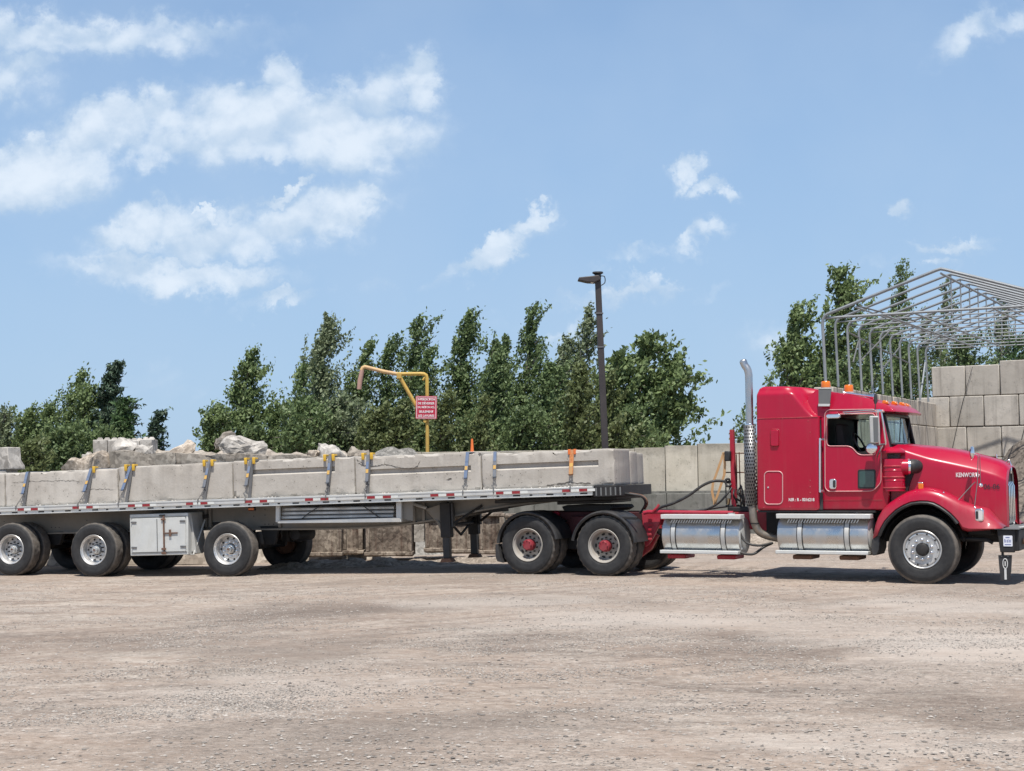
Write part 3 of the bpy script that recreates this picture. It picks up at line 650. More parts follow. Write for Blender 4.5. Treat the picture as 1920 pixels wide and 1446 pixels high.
# ---------------------------------------------------------------- walls behind the yard
def jitter(a): return random.uniform(-a, a)
def block_mb(Lx, Dy, Hz, ch=.03, stud=False):
    m = MB(); m.prism([(0, ch), (ch, 0), (Lx-ch, 0), (Lx, ch), (Lx, Hz-ch), (Lx-ch, Hz), (ch, Hz), (0, Hz-ch)], 0, Dy)
    return m
def wall_panels():
    """pale panel wall on a dark base that runs behind trailer and truck"""
    Y = 39.0; root = empty('panel_wall', loc=(world_at(720, 850, Y).x, Y, 0))
    tag(root, 'long wall of upright pale concrete panels on a dark base behind the truck', 'wall')
    x = root.location.x; edges = [-1.0, 1.5, 3.0, 4.3]
    xw = [world_at(p, 850, Y).x for p in (722, 790, 862, 930, 1000, 1066, 1128, 1190, 1247, 1308, 1372, 1436, 1500, 1565, 1625)]
    tops = [848, 848, 847, 846, 845, 844, 842, 840, 836, 832, 831, 830, 829, 828, 828]
    for i in range(len(xw) - 1):
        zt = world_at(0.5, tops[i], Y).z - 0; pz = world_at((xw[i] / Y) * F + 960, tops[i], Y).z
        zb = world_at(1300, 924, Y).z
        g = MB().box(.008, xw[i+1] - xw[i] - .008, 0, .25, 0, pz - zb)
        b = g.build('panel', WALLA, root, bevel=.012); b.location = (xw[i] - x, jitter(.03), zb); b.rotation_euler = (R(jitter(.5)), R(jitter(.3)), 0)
    for i in range(0, len(xw) - 2, 2):
        g = MB().box(.006, xw[i+2] - xw[i] - .006, -.25, .45, 0, zb - .01)
        b = g.build('base_block', WALLB, root, bevel=.02); b.location = (xw[i] - x, jitter(.02), 0)
    MB().box(0, xw[-1] - x, -.22, -.02, zb - .01, zb + .05).build('ledge', WALLB, root)
    return root
wall_panels()
# sheltered bay: left wall recedes, back wall closes it
BAY0 = Vector((8.35, 39.6, 0)); BD = Vector((.475, .880, 0)).normalized(); BX = Vector((.880, -.475, 0)).normalized()
BAYM = Matrix.Translation(BAY0) @ Matrix(((BX.x, BD.x, 0, 0), (BX.y, BD.y, 0, 0), (0, 0, 1, 0), (0, 0, 0, 1)))   # x across the bay, y into it
BL = 12.1; WT = 3.95; CH = .82
def wall_left():
    root = empty('block_wall', BAYM); tag(root, 'streaked beige block wall carrying the posts of the steel shelter frame', 'wall')
    for c in range(5):
        z0 = WT - (c + 1) * CH + .12; y = .85 + (c % 2) * -.8
        while y < BL + 1.3:
            l = 1.64; y1 = min(y + l, BL + 1.40)
            g = MB().box(-.55, jitter(.03), max(y, .85) + .012, y1 - .014, max(z0, -.1) + .010, z0 + CH - .010)
            g.build('block', WALLD, root, bevel=.025); y = y1
def wall_back():
    root = empty('block_wall', BAYM @ Matrix.Translation((0, BL + 1.42, 0))); tag(root, 'tall grey block wall closing the bay behind the truck hood', 'wall')
    ch = 1.06; top = 5.36
    for c in range(6):
        z0 = top - (c + 1) * ch; x = -.18 + (c % 2) * -.55 + (0.35 if c > 2 else 0); k = 0
        while x < 7.5:
            l = 1.15
            x0 = x; tp = z0 + ch - .004 + (.12 if (c == 0 and x > 1.9) else 0)
            if c > 0 or x0 >= -.5:
                MB().box(x0 + .012, x0 + l - .012, jitter(.035), .8, max(z0, -.1) + .010, tp - .008).build('block', WALLC, root, bevel=.028)
            x += l; k += 1
wall_left(); wall_back()
def shelter():
    root = empty('shelter_frame', BAYM); tag(root, 'bare galvanised steel shelter frame with ribs standing on the block wall', 'shelter frame')
    sp = 1.2; half = 3.15; ev = 5.98; rd = 6.95; r_ = .038
    for i in range(11):
        y = i * sp - .02
        z0 = WT + .12 if i < 11 else WT
        path = [(0.05, y, z0), (0, y, ev - .25)]
        path += [(0 + (1-cos(a)) * .2, y, ev - .25 + sin(a) * .24) for a in (R(25), R(50), R(72))]
        path += [(half - .12, y, rd - .03), (half, y, rd), (half + .12, y, rd - .03)]
        path += [(2*half - (1-cos(a)) * .2, y, ev - .25 + sin(a) * .24) for a in (R(72), R(50), R(25))]
        path += [(2*half, y, ev - .25), (2*half, y, z0)]
        MB().tube(path, r_ * .9 if i else .043, 8).build('arch_rib', GALV, root, fix=False)
        zc = ev - .12
        MB().tube([(0.02, y + .04, zc), (2*half - .02, y + .04, zc)], .020 if i else .038, 6).build('tie_bar', GALV, root, fix=False)
        if 1 <= i <= 9:
            MB().tube([(half, y, zc), (half, y, rd)], .020, 6).build('king_post', GALV, root, fix=False)
    for (x, z, rr) in ((half, rd - .12, .03), (.9, ev + .12, .022), (1.6, ev - .12, .03), (2.4, ev - .12, .025), (2*half - .9, ev + .12, .022), (4.4, ev - .12, .025)):
        MB().tube([(x, -.02, z), (x, 10 * sp, z)], rr, 6).build('purlin', GALV, root, fix=False)
    for a, b_ in (((0, 3*sp, ev - .4), (0.02, 1.2*sp + 1.4, WT + .9)), ((.95, 0, ev + .15), (1.9, 2*sp, ev - .1)), ((0, 7*sp, ev - .3), (0, 5*sp, ev - 1.2)),
                 ((0, 2*sp, ev - .3), (0, 8*sp, ev - .75)), ((0.6, 4*sp, ev - .1), (0, 3.1*sp, WT + 1.0))):
        MB().tube([a, b_], .022, 6).build('brace', GREYP, root, fix=False)
    MB().tube([(0.02, 9.1 * sp, WT + .15), (0.0, 9.9 * sp, WT + 1.45)], .03, 6).build('brace', GALV, root, fix=False)
    for (xa, xb) in ((1.25, .35), (3.6, 2.55)):
        w_ = MB().tube(smooth_path([(xa, BL + 1.36, 5.3), ((xa+xb)/2 + .03, BL + 1.36, 3.9), (xb, BL + 1.36, 1.9)], 5), .009, 5); w_.build('guy_wire', BLACKG, root, fix=False)
shelter()
# gravel heap in the bay
def heap(name, mat, cx, cy, rx, ry, h, seed=0, n=44, label=None, kind='stuff', rough=.16):
    vs = []; fs = []
    for j in range(n + 1):
        for i in range(n + 1):
            x = (i / n * 2 - 1) * rx; y = (j / n * 2 - 1) * ry; d = sqrt((x/rx)**2 + (y/ry)**2)
            z = h * (.5 + .5 * cos(pi * min(d, 1))) ** .8 * (1 + .25 * noise.noise(Vector((x * .9 + seed, y * .9, 1)))) if d < 1 else -.05
            z += (rough * noise.fractal(Vector((x * 2.2 + seed, y * 2.2, 3)), 1, 2, 4) if d < 1 else 0) * min(1, (1 - min(d, 1)) * 4)
            vs.append((cx + x, cy + y, ground_z(cx, cy) + z))
    for j in range(n):
        for i in range(n): a = j*(n+1)+i; fs.append((a, a+1, a+n+2, a+n+1))
    me = bpy.data.meshes.new(name); me.from_pydata(vs, [], fs)
    o = link(name, me, mat, smooth=60); o['kind'] = kind
    if label: o['label'] = label
    return o
GRAVH = concrete('dark_gravel_heap', (.13, .11, .095), (.23, .20, .17), stain=(.06, .05, .045), stain_amt=.6, streak=0, coarse=16, pits=.9, scale=1.6)
GRAVG = concrete('grey_gravel_heap', (.17, .165, .155), (.27, .26, .24), stain=(.10, .095, .09), stain_amt=.5, streak=0, coarse=18, pits=.8, scale=1.6)
hp = world_at(1935, 900, 44)
heap('gravel_heap', GRAVH, hp.x + .6, 43.5, 3.9, 3.0, 3.0, 3, 70)
# ---------------------------------------------------------------- rubble, barriers and posts behind the trailer
def shards(size, seed, n=14, rough=.06, sub=3):
    r = np.random.default_rng(seed); bm = bmesh.new()
    for _ in range(n):
        d = r.normal(size=3); d /= np.abs(d).max() ** .75 * np.linalg.norm(d) ** .25; d *= r.uniform(.82, 1.0)
        bm.verts.new((d[0]*size[0]/2, d[1]*size[1]/2, d[2]*size[2]/2))
    bmesh.ops.convex_hull(bm, input=bm.verts)
    for v in [v for v in bm.verts if not v.link_faces]: bm.verts.remove(v)
    bmesh.ops.triangulate(bm, faces=bm.faces)
    bmesh.ops.subdivide_edges(bm, edges=bm.edges, cuts=sub, use_grid_fill=True)
    bmesh.ops.subdivide_edges(bm, edges=[e for e in bm.edges if e.calc_length() > .16], cuts=1, use_grid_fill=True)
    bm.normal_update()
    for v in bm.verts:
        f = noise.fractal(v.co * 3.1 + Vector((seed, 0, 0)), 1, 2, 4); g = noise.noise(v.co * 9 + Vector((0, seed, 0)))
        v.co += v.normal * (f * rough * 1.5 + g * rough * .8)
    me = bpy.data.meshes.new('m'); bm.to_mesh(me); bm.free(); return me
def shards_box(w_, d, h, rough, seed):
    bm = bmesh.new(); bmesh.ops.create_cube(bm, size=1)
    bmesh.ops.subdivide_edges(bm, edges=bm.edges, cuts=9, use_grid_fill=True)
    for v in bm.verts:
        v.co = Vector(((v.co.x + .5) * w_, (v.co.y + .5) * d, (v.co.z + .5) * h))
    bm.normal_update()
    for v in bm.verts: v.co += v.normal * noise.fractal(v.co * 2.3 + Vector((seed * 3.3, 0, 0)), 1, 2, 3) * rough
    me = bpy.data.meshes.new('m'); bm.to_mesh(me); bm.free(); return me
def rock(name, label, mat, pxa, pya, pxb, pyb, Y, seed, depth=1.0, tilt=0, n=14, rough=.05, group='broken concrete on the rubble heap', cat='rubble'):
    """boulder filling the picture box (pxa, pya)-(pxb, pyb) at distance Y"""
    a = world_at(pxa, pya, Y); b = world_at(pxb, pyb, Y)
    o = link(name, shards((b.x - a.x, depth, (a.z - b.z)), seed, n, rough), mat, smooth=20)
    o.location = ((a.x + b.x) / 2, Y, (a.z + b.z) / 2); o.rotation_euler = (R(random.uniform(-8, 8)), R(tilt), R(random.uniform(-25, 25)))
    return tag(o, label, cat, group)
MOUND = concrete('rubble_mound', (.25, .215, .18), (.40, .36, .31), stain=(.14, .115, .09), stain_amt=.5, streak=0, coarse=9, pits=.7, scale=1.2)
def mound():
    Y = 34.5; x0 = world_at(118, 850, Y).x; x1 = world_at(735, 850, Y).x
    prof = [(118, 905), (150, 876), (200, 852), (260, 842), (330, 843), (420, 845), (520, 847), (600, 848), (680, 852), (735, 856)]
    vs = []; fs = []; nx, ny = 120, 26
    for j in range(ny + 1):
        for i in range(nx + 1):
            x = x0 + (x1 - x0) * i / nx; px = x / Y * F + 960
            for k in range(len(prof) - 1):
                if prof[k][0] <= px <= prof[k+1][0] + 1: break
            t = (px - prof[k][0]) / (prof[k+1][0] - prof[k][0]); pz = prof[k][1] + (prof[k+1][1] - prof[k][1]) * t
            top = world_at(px, pz, Y).z
            v = j / ny; s_ = sin(pi * min(v * 1.0, 1)) ** .7
            z = (top + .1) * s_ * min(1, i / 6, (nx - i) / 6)
            z += .18 * noise.fractal(Vector((x * 1.6, v * 7, 1)), 1, 2, 4) * s_
            vs.append((x, Y - 2.2 + 5.0 * v, z - .12))
    for j in range(ny):
        for i in range(nx): a = j*(nx+1)+i; fs.append((a, a+1, a+nx+2, a+nx+1))
    me = bpy.data.meshes.new('m'); me.from_pydata(vs, [], fs)
    tag(link('rubble_heap', me, MOUND, smooth=50), kind='stuff')
mound()
Yr = 32.6
SLABL = concrete('brown_slab_concrete', (.27, .235, .20), (.42, .385, .335), stain=(.11, .095, .08), stain_amt=.7, streak=.3, coarse=12, pits=.7, scale=1.6)
def slab(label, pxa, pya, pxb, pyb, pz, Y, seed, mat, tilt=0):
    a = world_at(pxa, pya, Y); b = world_at(pxb, pyb, Y); h = a.z - world_at(pxa, pz, Y).z
    o = link('concrete_slab', shards_box(b.x - a.x, 1.1, h, .07, seed), mat, smooth=26)
    o.location = (a.x, Y, a.z - h); o.rotation_euler = (R(random.uniform(-2, 2)), R(-math.degrees(atan2(b.z - a.z, b.x - a.x))), 0)
    return tag(o, label, 'rubble', 'broken concrete on the rubble heap')
slab('large brown broken slab behind the left of the trailer load', 203, 847, 326, 850, 900, Yr, 11, CONCD)
slab('long flat broken slab right of the large brown slab', 327, 850, 421, 853, 900, Yr + .1, 12, SLABL)
slab('long flat broken slab under the pale boulders', 422, 852, 500, 854, 900, Yr - .05, 13, CONCD)
slab('flat broken slab between the pale boulders and the round grey rock', 501, 854, 592, 856, 900, Yr + .05, 14, SLABL)
slab('flat broken slab at the right end of the row of slabs', 593, 857, 668, 859, 900, Yr, 15, SLABL)
rock('concrete_lump', 'pinkish sloping lump at the left end of the rubble heap', ROCKW, 128, 856, 222, 905, 33.0, 21, 1.6, -24, 24, .05)
rock('concrete_lump', 'tilted pinkish aggregate lump standing against the sky', ROCKW, 318, 818, 364, 862, 33.6, 25, .5, 38, 16, .04)
rock('concrete_lump', 'broken pale lump in front of the stacked studded blocks', ROCK, 216, 822, 262, 852, 33.2, 23, .6, 12, 16, .05)
rock('concrete_lump', 'low pale lump right of the studded blocks', ROCK, 250, 834, 292, 856, 33.2, 26, .6, 4, 14, .05)
rock('boulder', 'dark cracked boulder on top of the pale boulder', CONCD, 396, 816, 446, 846, 33.4, 31, .8, -8, 18, .06)
rock('boulder', 'large pale boulder standing on the rubble heap', ROCK, 404, 822, 492, 866, 33.2, 32, 1.0, 4, 26, .07)
rock('boulder', 'round grey rock near the right end of the rubble', ROCK, 594, 834, 654, 872, 33.4, 33, .9, 8, 26, .03)
rock('concrete_lump', 'small crumbled brown lump left of the round grey rock', ROCKW, 568, 840, 606, 866, 33.4, 34, .6, -6, 16, .06)
rock('concrete_lump', 'dark crumbled lump right of the round grey rock', CONCD, 652, 842, 694, 866, 33.4, 35, .6, 3, 18, .07)
g0 = world_at(740, 850, 34.5)
heap('gravel_heap', GRAVG, g0.x, 35.0, 2.1, 1.9, world_at(740, 838, 34.5).z + .02, 8, 60, rough=.10)

def studded(px0, py0, px1, py1, Y, studs, label):
    a = world_at(px0, py0, Y); b = world_at(px1, py1, Y)
    m = MB(); w_ = b.x - a.x; h = a.z - b.z; m.box(0, w_, 0, .6, 0, h)
    root = link('studded_block', m.mesh(), ROCK, bevel=.015, loc=(a.x, Y, b.z)); tag(root, label, 'concrete block', 'stacked studded blocks')
    for k in range(studs):
        x = w_ * (k + .5) / studs
        MB().lathe([(.0, .06), (.045, .06), (.085, .0)], 10, 'Z', (x, .3, h)).build('stud', ROCK, root, smooth=50)
studded(174, 825, 201, 852, 33.9, 2, 'studded block at the left end of the top row on the rubble')
studded(202, 825, 226, 852, 33.9, 2, 'studded block in the top row beside the leftmost one')
studded(240, 826, 261, 850, 34.0, 2, 'studded block in the top row right of the broken lump')
studded(262, 824, 284, 852, 34.0, 2, 'studded block at the right end of the top row on the rubble')
studded(153, 852, 196, 872, 34.0, 3, 'studded block one course below the top row, furthest left')
studded(197, 852, 284, 874, 34.3, 5, 'long studded block carrying the top row of studded blocks')

# stained precast blocks on the ground beyond the trailer
def precast(px0, py0, px1, py1, Y, label, rot=0, flange=True, mat=None, step=0):
    a = world_at(px0, py0, Y); b = world_at(px1, py1, Y); w_ = b.x - a.x; h = a.z - b.z; mat = mat or BACKB
    root = empty('precast_block', loc=(a.x, Y, b.z)); root.rotation_euler = (0, 0, R(rot)); tag(root, label, 'concrete block', 'stained precast blocks beyond the trailer')
    link('body', shards_box(w_, .9, h, .02, hash(label) % 97), mat, root, smooth=30)
    if flange:
        MB().box(-.03, w_ + .03, -.07, .3, h - .075, h - .01).build('top_rib', mat, root, bevel=.015)
        MB().box(-.03, w_ + .03, -.09, .3, .02, .10).build('bottom_rib', mat, root, bevel=.015)
        MB().box(w_ - .09, w_ + .01, -.06, .2, .105, h - .08).build('side_rib', mat, root, bevel=.012)
        MB().box(.0, .08, -.06, .2, .105, h - .08).build('side_rib', mat, root, bevel=.012)
    return root
Yb = 31.2
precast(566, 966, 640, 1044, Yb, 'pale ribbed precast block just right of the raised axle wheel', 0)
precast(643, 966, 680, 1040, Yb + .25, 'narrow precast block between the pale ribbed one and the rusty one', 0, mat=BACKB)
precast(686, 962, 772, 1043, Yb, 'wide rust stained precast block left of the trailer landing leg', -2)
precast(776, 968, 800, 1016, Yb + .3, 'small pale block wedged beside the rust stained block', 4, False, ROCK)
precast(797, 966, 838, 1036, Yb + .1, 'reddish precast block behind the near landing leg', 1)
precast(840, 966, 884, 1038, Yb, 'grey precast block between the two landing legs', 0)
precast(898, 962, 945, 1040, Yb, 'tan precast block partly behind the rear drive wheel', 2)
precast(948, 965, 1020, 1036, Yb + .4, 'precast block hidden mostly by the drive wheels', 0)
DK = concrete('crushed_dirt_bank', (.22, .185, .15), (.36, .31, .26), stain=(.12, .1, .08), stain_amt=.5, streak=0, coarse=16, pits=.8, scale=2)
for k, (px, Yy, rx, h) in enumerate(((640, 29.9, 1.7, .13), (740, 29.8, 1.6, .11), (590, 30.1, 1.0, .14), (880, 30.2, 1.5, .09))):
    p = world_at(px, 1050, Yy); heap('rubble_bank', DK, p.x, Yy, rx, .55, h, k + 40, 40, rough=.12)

# white board lying far behind the truck frame, seen under the cab
p = world_at(1405, 1020, 36.0)
heap('rubble_bank', DK, p.x, 36.3, 1.1, .7, .22, 60, 30, rough=.12)

def lamp_post():
    Y = 45.0; b = world_at(1134.5, 838, Y); t = world_at(1121, 526, Y); d = (t - b); g = b - d * (b.z / d.z)
    root = empty('lamp_post', loc=g); tag(root, 'tall dark square lamp post leaning left behind the wall', 'lamp post')
    m = MB(); q = .105; T = t - g
    m.loft([[(-q, -q, 0), (q, -q, 0), (q, q, 0), (-q, q, 0)], [(T.x - q*.85, -q*.85, T.z), (T.x + q*.85, -q*.85, T.z), (T.x + q*.85, q*.85, T.z), (T.x - q*.85, q*.85, T.z)]], closed=True)
    m.build('pole', POLE, root, bevel=.015, smooth=20)
    for f_, hh in ((.60, .03), (.30, .02)):
        c = T * (1 - f_ * .45); MB().box(c.x - .115, c.x + .115, -.115, .115, c.z, c.z + .035).build('band', HOOKM, root)
    h = MB(); hz = T.z - .02
    h.prism([(T.x - .62, hz + .02), (T.x - .58, hz + .10), (T.x + .02, hz + .16), (T.x + .10, hz + .04), (T.x - .1, hz - .06), (T.x - .32, hz - .05)], -.2, .2)
    head = h.build('lamp_head', POLE, root, bevel=.02)
    MB().prism([(T.x - .52, hz + .005), (T.x - .14, hz - .07), (T.x - .14, hz - .055), (T.x - .52, hz + .03)], -.16, .16).build('lens', plain('lamp_lens', (.75, .74, .7), .3), head)
    MB().lathe([(0, .20), (.16, .20), (.17, .16), (.10, .12), (.10, .0), (.0, 0)], 20, 'Z', (T.x + .0, 0, hz + .08)).build('cap', BLACK, root, smooth=40)
    MB().tube(smooth_path([(T.x + .08, -.05, hz + .15), (T.x + .2, -.05, hz + .13), (T.x + .21, -.05, hz - .05), (T.x + .1, -.05, hz - .14)], 5), .016, 6).build('cable', BLACK, root)
lamp_post()
def standpipe():
    Y = 42.0; g = world_at(801, 848, Y)
    root = empty('standpipe', loc=(g.x, Y, ground_z(g.x, Y))); tag(root, 'yellow swan neck standpipe with a hanging pink hose above the load', 'standpipe')
    def q(px, py): w_ = world_at(px, py, Y); return (w_.x - g.x, 0, w_.z - root.location.z)
    base = (q(801, 848)[0], 0, 0)
    MB().tube([base, q(801.5, 848), q(800.5, 709), q(799, 704), q(795, 701.5), q(789, 701), q(747, 701.5)], .052, 12).build('upright_pipe', PIPEY, root, smooth=60)
    MB().tube([q(747, 702), q(720, 697), q(690, 689.5), q(684, 688), q(680, 690), q(678, 695)], .055, 12).build('neck_pipe', PIPEO, root, smooth=60)
    MB().tube([q(679, 694), q(677.5, 702), q(675, 714), q(673.5, 730)], [.06, .065, .07, .065], 12).build('hose', HOSEP, root, smooth=60)
    MB().tube([q(749, 706), q(778, 757), q(784, 765)], .055, 10).build('brace', PIPEY, root, smooth=60)
    a = q(748.5, 705); MB().box(a[0] - .07, a[0] + .07, -.08, .08, a[2] - .08, a[2] + .08).build('clamp', PIPEY, root, bevel=.01)
    a = q(796, 711); MB().tube([q(793, 713), q(800, 703)], .035, 6).build('gusset', PIPEY, root)
    a = q(797, 790); MB().lathe([(0, -.05), (.045, -.05), (.045, .03), (0, .03)], 12, 'Y', (a[0], -.05, a[2])).build('coupling', PIPEY, root)
    # sign
    s0 = world_at(779.5, 786, Y - .12); s1 = world_at(819, 742.5, Y - .12); cx = (s0.x + s1.x) / 2; cz = (s0.z + s1.z) / 2; w_ = s1.x - s0.x; h = s1.z - s0.z
    sg = empty('warning_sign', loc=(cx, Y - .12, cz)); sg.rotation_euler = (0, R(.9), 0); tag(sg, 'red square sign with white French lettering on the yellow standpipe', 'sign')
    MB().prism(rrect(-w_/2, -h/2, w_/2, h/2, .03), 0, .015).build('panel', SIGNR, sg)
    fr = MB(); e = .018; wi, hi = w_/2 - .02, h/2 - .02
    fr.box(-wi, wi, -.004, 0, hi - e, hi).box(-wi, wi, -.004, 0, -hi, -hi + e).box(-wi, -wi + e, -.004, 0, -hi + e + .001, hi - e - .001).box(wi - e, wi, -.004, 0, -hi + e + .001, hi - e - .001)
    fr.build('border', plain('pale_sign_border', (.72, .55, .57), .5), sg)
    for k, (ln, ww) in enumerate((('INTERDICTION', .80), ('DE DÉVERSER', .78), ('DU BÉTON ICI,', .80), ('SEULEMENT', .68), ('LES LAVURES', .76))):
        acc = 'É' in ln
        text(ln, 'lettering', WHITE, sg, 0, h/2 - h * (.145 + .178 * k) + (.012 if acc else 0), -.004, h * (.125 if acc else .098) , w_ * ww, bold=.02)
standpipe()
def cone():
    Y = 38.9; b = world_at(885, 847, Y); t = world_at(884.5, 823, Y); h = t.z - b.z + .05; z0 = b.z - .045
    root = empty('traffic_cone', loc=(b.x, Y + .12, z0)); tag(root, 'slim orange cone standing on the panel wall behind the load', 'traffic cone')
    MB().lathe([(.0, h), (.024, h), (.028, h - .03), (.046, .03), (.05, .02)], 16, 'Z').build('cone', ORANGE, root, smooth=60)
    MB().box(-.08, .08, -.08, .08, 0, .025).build('base', ORANGE, root, bevel=.006)
cone()
# ---------------------------------------------------------------- wheels
def tyre_mesh(Rr, Wd, rim, lug=0.0, seg=96, tread='rib'):
    """tyre: outer side wall at y=0, inner at y=Wd"""
    h = Rr - rim
    prof = [(rim - .012, .035), (rim, .018), (rim + .02, .004), (rim + .25*h, -.006), (rim + .5*h, -.012), (rim + .62*h, -.013), (rim + .66*h, -.010), (rim + .80*h, -.002), (Rr - .040, .008), (Rr - .022, .016), (Rr - .008, .028)]
    n0 = len(prof); nt = 6; tr = []
    for i in range(nt):
        f0 = .040 + (Wd - .08) * i / nt; f1 = .040 + (Wd - .08) * (i + 1) / nt
        tr += [(Rr, f0 + .003), (Rr, f1 - .010)]
        if i < nt - 1: tr += [(Rr - .012, f1 - .007), (Rr - .012, f1 + .0)]
    prof += tr; n1 = len(prof)
    prof += [(r, Wd - a) for r, a in reversed(prof[:n0])]
    def rf(j, k, r):
        if not lug: return r
        if 8 <= j < n1 + 3:
            ph = k % 4 if (j < (n0 + n1) / 2) else (k + 2) % 4
            if tread == 'block':
                if ph >= 2: return r - lug if r > Rr - .03 else r - lug * .5
        return r
    return MB().lathe(prof, seg, 'Y', rf=rf)
def nut(m, x, z, y0, y1, r, seg=6, dome=False):
    if dome: m.lathe([(0, y1), (r * .55, y1 + .004), (r, y1 + .014), (r, y0)], 10, 'Y', (x, 0, z))
    else: m.lathe([(0, y1), (r, y1 + .003), (r, y0)], seg, 'Y', (x, 0, z))
def wheel_empty(name, parent, u, w, z, roty=0):
    o = empty(name, parent=parent); o.location = (u, w, z); o.rotation_euler = (0, 0, 0); return o
def steer_wheel(parent, u, w, z, Rr=.535):
    o = wheel_empty('front_wheel', parent, u, w, z)
    tyre_mesh(Rr, .36, .292, lug=.0, seg=80).build('tyre', TYRE, o, smooth=32)
    m = MB(); m.lathe([(.292, .03), (.298, .006), (.290, -.002), (.276, .006), (.270, .022), (.262, .03), (.256, .016), (.236, .014), (.228, .028), (.150, .030), (.105, .030)], 72, 'Y')
    m.build('rim', RIMA, o, smooth=30)
    m = MB(); m.lathe([(0, -.052), (.062, -.052), (.082, -.045), (.096, -.02), (.105, .03)], 32, 'Y'); m.build('hub_cap', BLACKG, o, smooth=35)
    m = MB()
    for k in range(10): a = 2*pi*(k + .5) / 10; nut(m, .150*cos(a), .150*sin(a), .03, -.030, .021, dome=True)
    m.build('lug_nuts', CHROME, o, smooth=40)
    m = MB()
    for k in range(10):
        a = 2*pi*k / 10; nut(m, .243*cos(a), .243*sin(a), .02, .004, .015, 10)
    m.build('vent_holes', BLACKG, o); return o
def dish_wheel(parent, u, w, z, Rr=.52, kind='drive', lug=.008, rim_mat=None, name='dual_wheel', inner=True, single=False, W2=.62):
    o = wheel_empty(name, parent, u, w, z); Wd = .27 if not single else .30; rm = rim_mat or ALU
    tyre_mesh(Rr, Wd, .288, lug=lug, seg=112 if kind == 'drive' else 84, tread='block' if lug else 'rib').build('tyre', TYRE, o, smooth=32)
    if inner:
        t2 = tyre_mesh(Rr, Wd, .288, lug=lug, seg=84, tread='block' if lug else 'rib').build('inner_tyre', TYRE, o, smooth=32); t2.location = (0, Wd + .07, 0)
    dy = .150
    prof = [(.288, .03), (.294, .010), (.286, .000), (.276, .006), (.268, .024), (.252, .034), (.246, .06), (.243, dy - .02), (.236, dy), (.225, dy + .008), (.176, dy - .004), (.168, dy - .012), (.105, dy - .012)]
    rm = RIMA if rim_mat is ALU else rm; MB().lathe(prof, 72, 'Y').build('rim', rm, o, smooth=30)
    hm = HUBRED if kind == 'drive' else (ALUD if not single else ALU)
    m = MB()
    if kind == 'drive':
        m.lathe([(0, -.012), (.075, -.012), (.083, -.004), (.085, .02), (.098, .024), (.098, .05), (.104, .10), (.104, dy)], 32, 'Y')
        for k in range(8): a = 2*pi*k / 8; nut(m, .076*cos(a), .076*sin(a), -.004, -.024, .011)
    else:
        m.lathe([(0, .035), (.030, .035), (.034, .045), (.058, .048), (.066, .06), (.068, .085), (.085, .09), (.088, .12), (.10, dy)], 32, 'Y')
        for k in range(6): a = 2*pi*k / 6; nut(m, .05*cos(a), .05*sin(a), .06, .04, .009)
    m.build('hub', hm, o, smooth=35)
    if kind != 'drive': MB().lathe([(0, .026), (.02, .026), (.022, .04)], 16, 'Y').build('hub_plug', RUSTM, o)
    m = MB()
    for k in range(10): a = 2*pi*(k+.5) / 10; nut(m, .138*cos(a), .138*sin(a), dy - .01, dy - .050, .0155)
    m.build('lug_nuts', BLACKG if kind == 'drive' or not single else CHROME, o)
    m = MB()
    for k in range(10):
        a = 2*pi*k / 10; c_, s_ = cos(a), sin(a); rc = .203
        pts = []
        for i in range(14):
            q = 2*pi*i / 14; dr = .019 * cos(q); dt = (.036 if kind == 'drive' else .0195) * sin(q)
            pts.append(((rc + dr) * c_ - dt * s_, (rc + dr) * s_ + dt * c_))
        m.prism(pts, dy - .006, dy + .03)
    m.build('vent_holes', BLACKG, o, smooth=0); return o
def far_wheel(parent, u, w, z, Rr=.52, name='dual_wheel', W_=.61, flip=True):
    """wheel on the far side: same parts seen from the inside"""
    o = wheel_empty(name, parent, u, w, z)
    one = .27 if W_ > .4 else .30
    tyre_mesh(Rr, one, .288, seg=64).build('tyre', TYRE, o, smooth=32).location = (0, W_ - one, 0)
    if W_ > .4: tyre_mesh(Rr, one, .288, seg=64).build('inner_tyre', TYRE, o, smooth=32)
    MB().lathe([(.288, .02), (.27, .04), (.24, .10), (.22, .16), (.12, .17), (.0, .17)], 40, 'Y').build('rim', BLACKG, o, smooth=35)
    MB().lathe([(.21, .02), (.215, .03), (.215, .16), (.0, .16), (.0, .02)], 32, 'Y').build('brake_drum', RUSTM, o, smooth=35)
    return o

# ---------------------------------------------------------------- truck
TH = R(26.8)
sx = (1730 - 960) * 23.05 / F
TM = Matrix.Translation((sx, 23.05, 0)) @ Matrix.Rotation(-TH, 4, 'Z')
TF = Frame(TM); t_ = TF.at
truck = empty('semi_truck', TM)
tag(truck, 'red conventional tractor truck with sleeper cab, chrome stack and polished fuel tanks', 'truck')
def tp(L_, w): return [TF.at(a, b, w) for a, b in L_]
def tz(px, py, w): return TF.at(px, py, w)[1]
def tu(px, py, w): return TF.at(px, py, w)[0]
def t3(px, py, w): a, b = TF.at(px, py, w); return (a, w, b)
CW = 1.25   # centre line

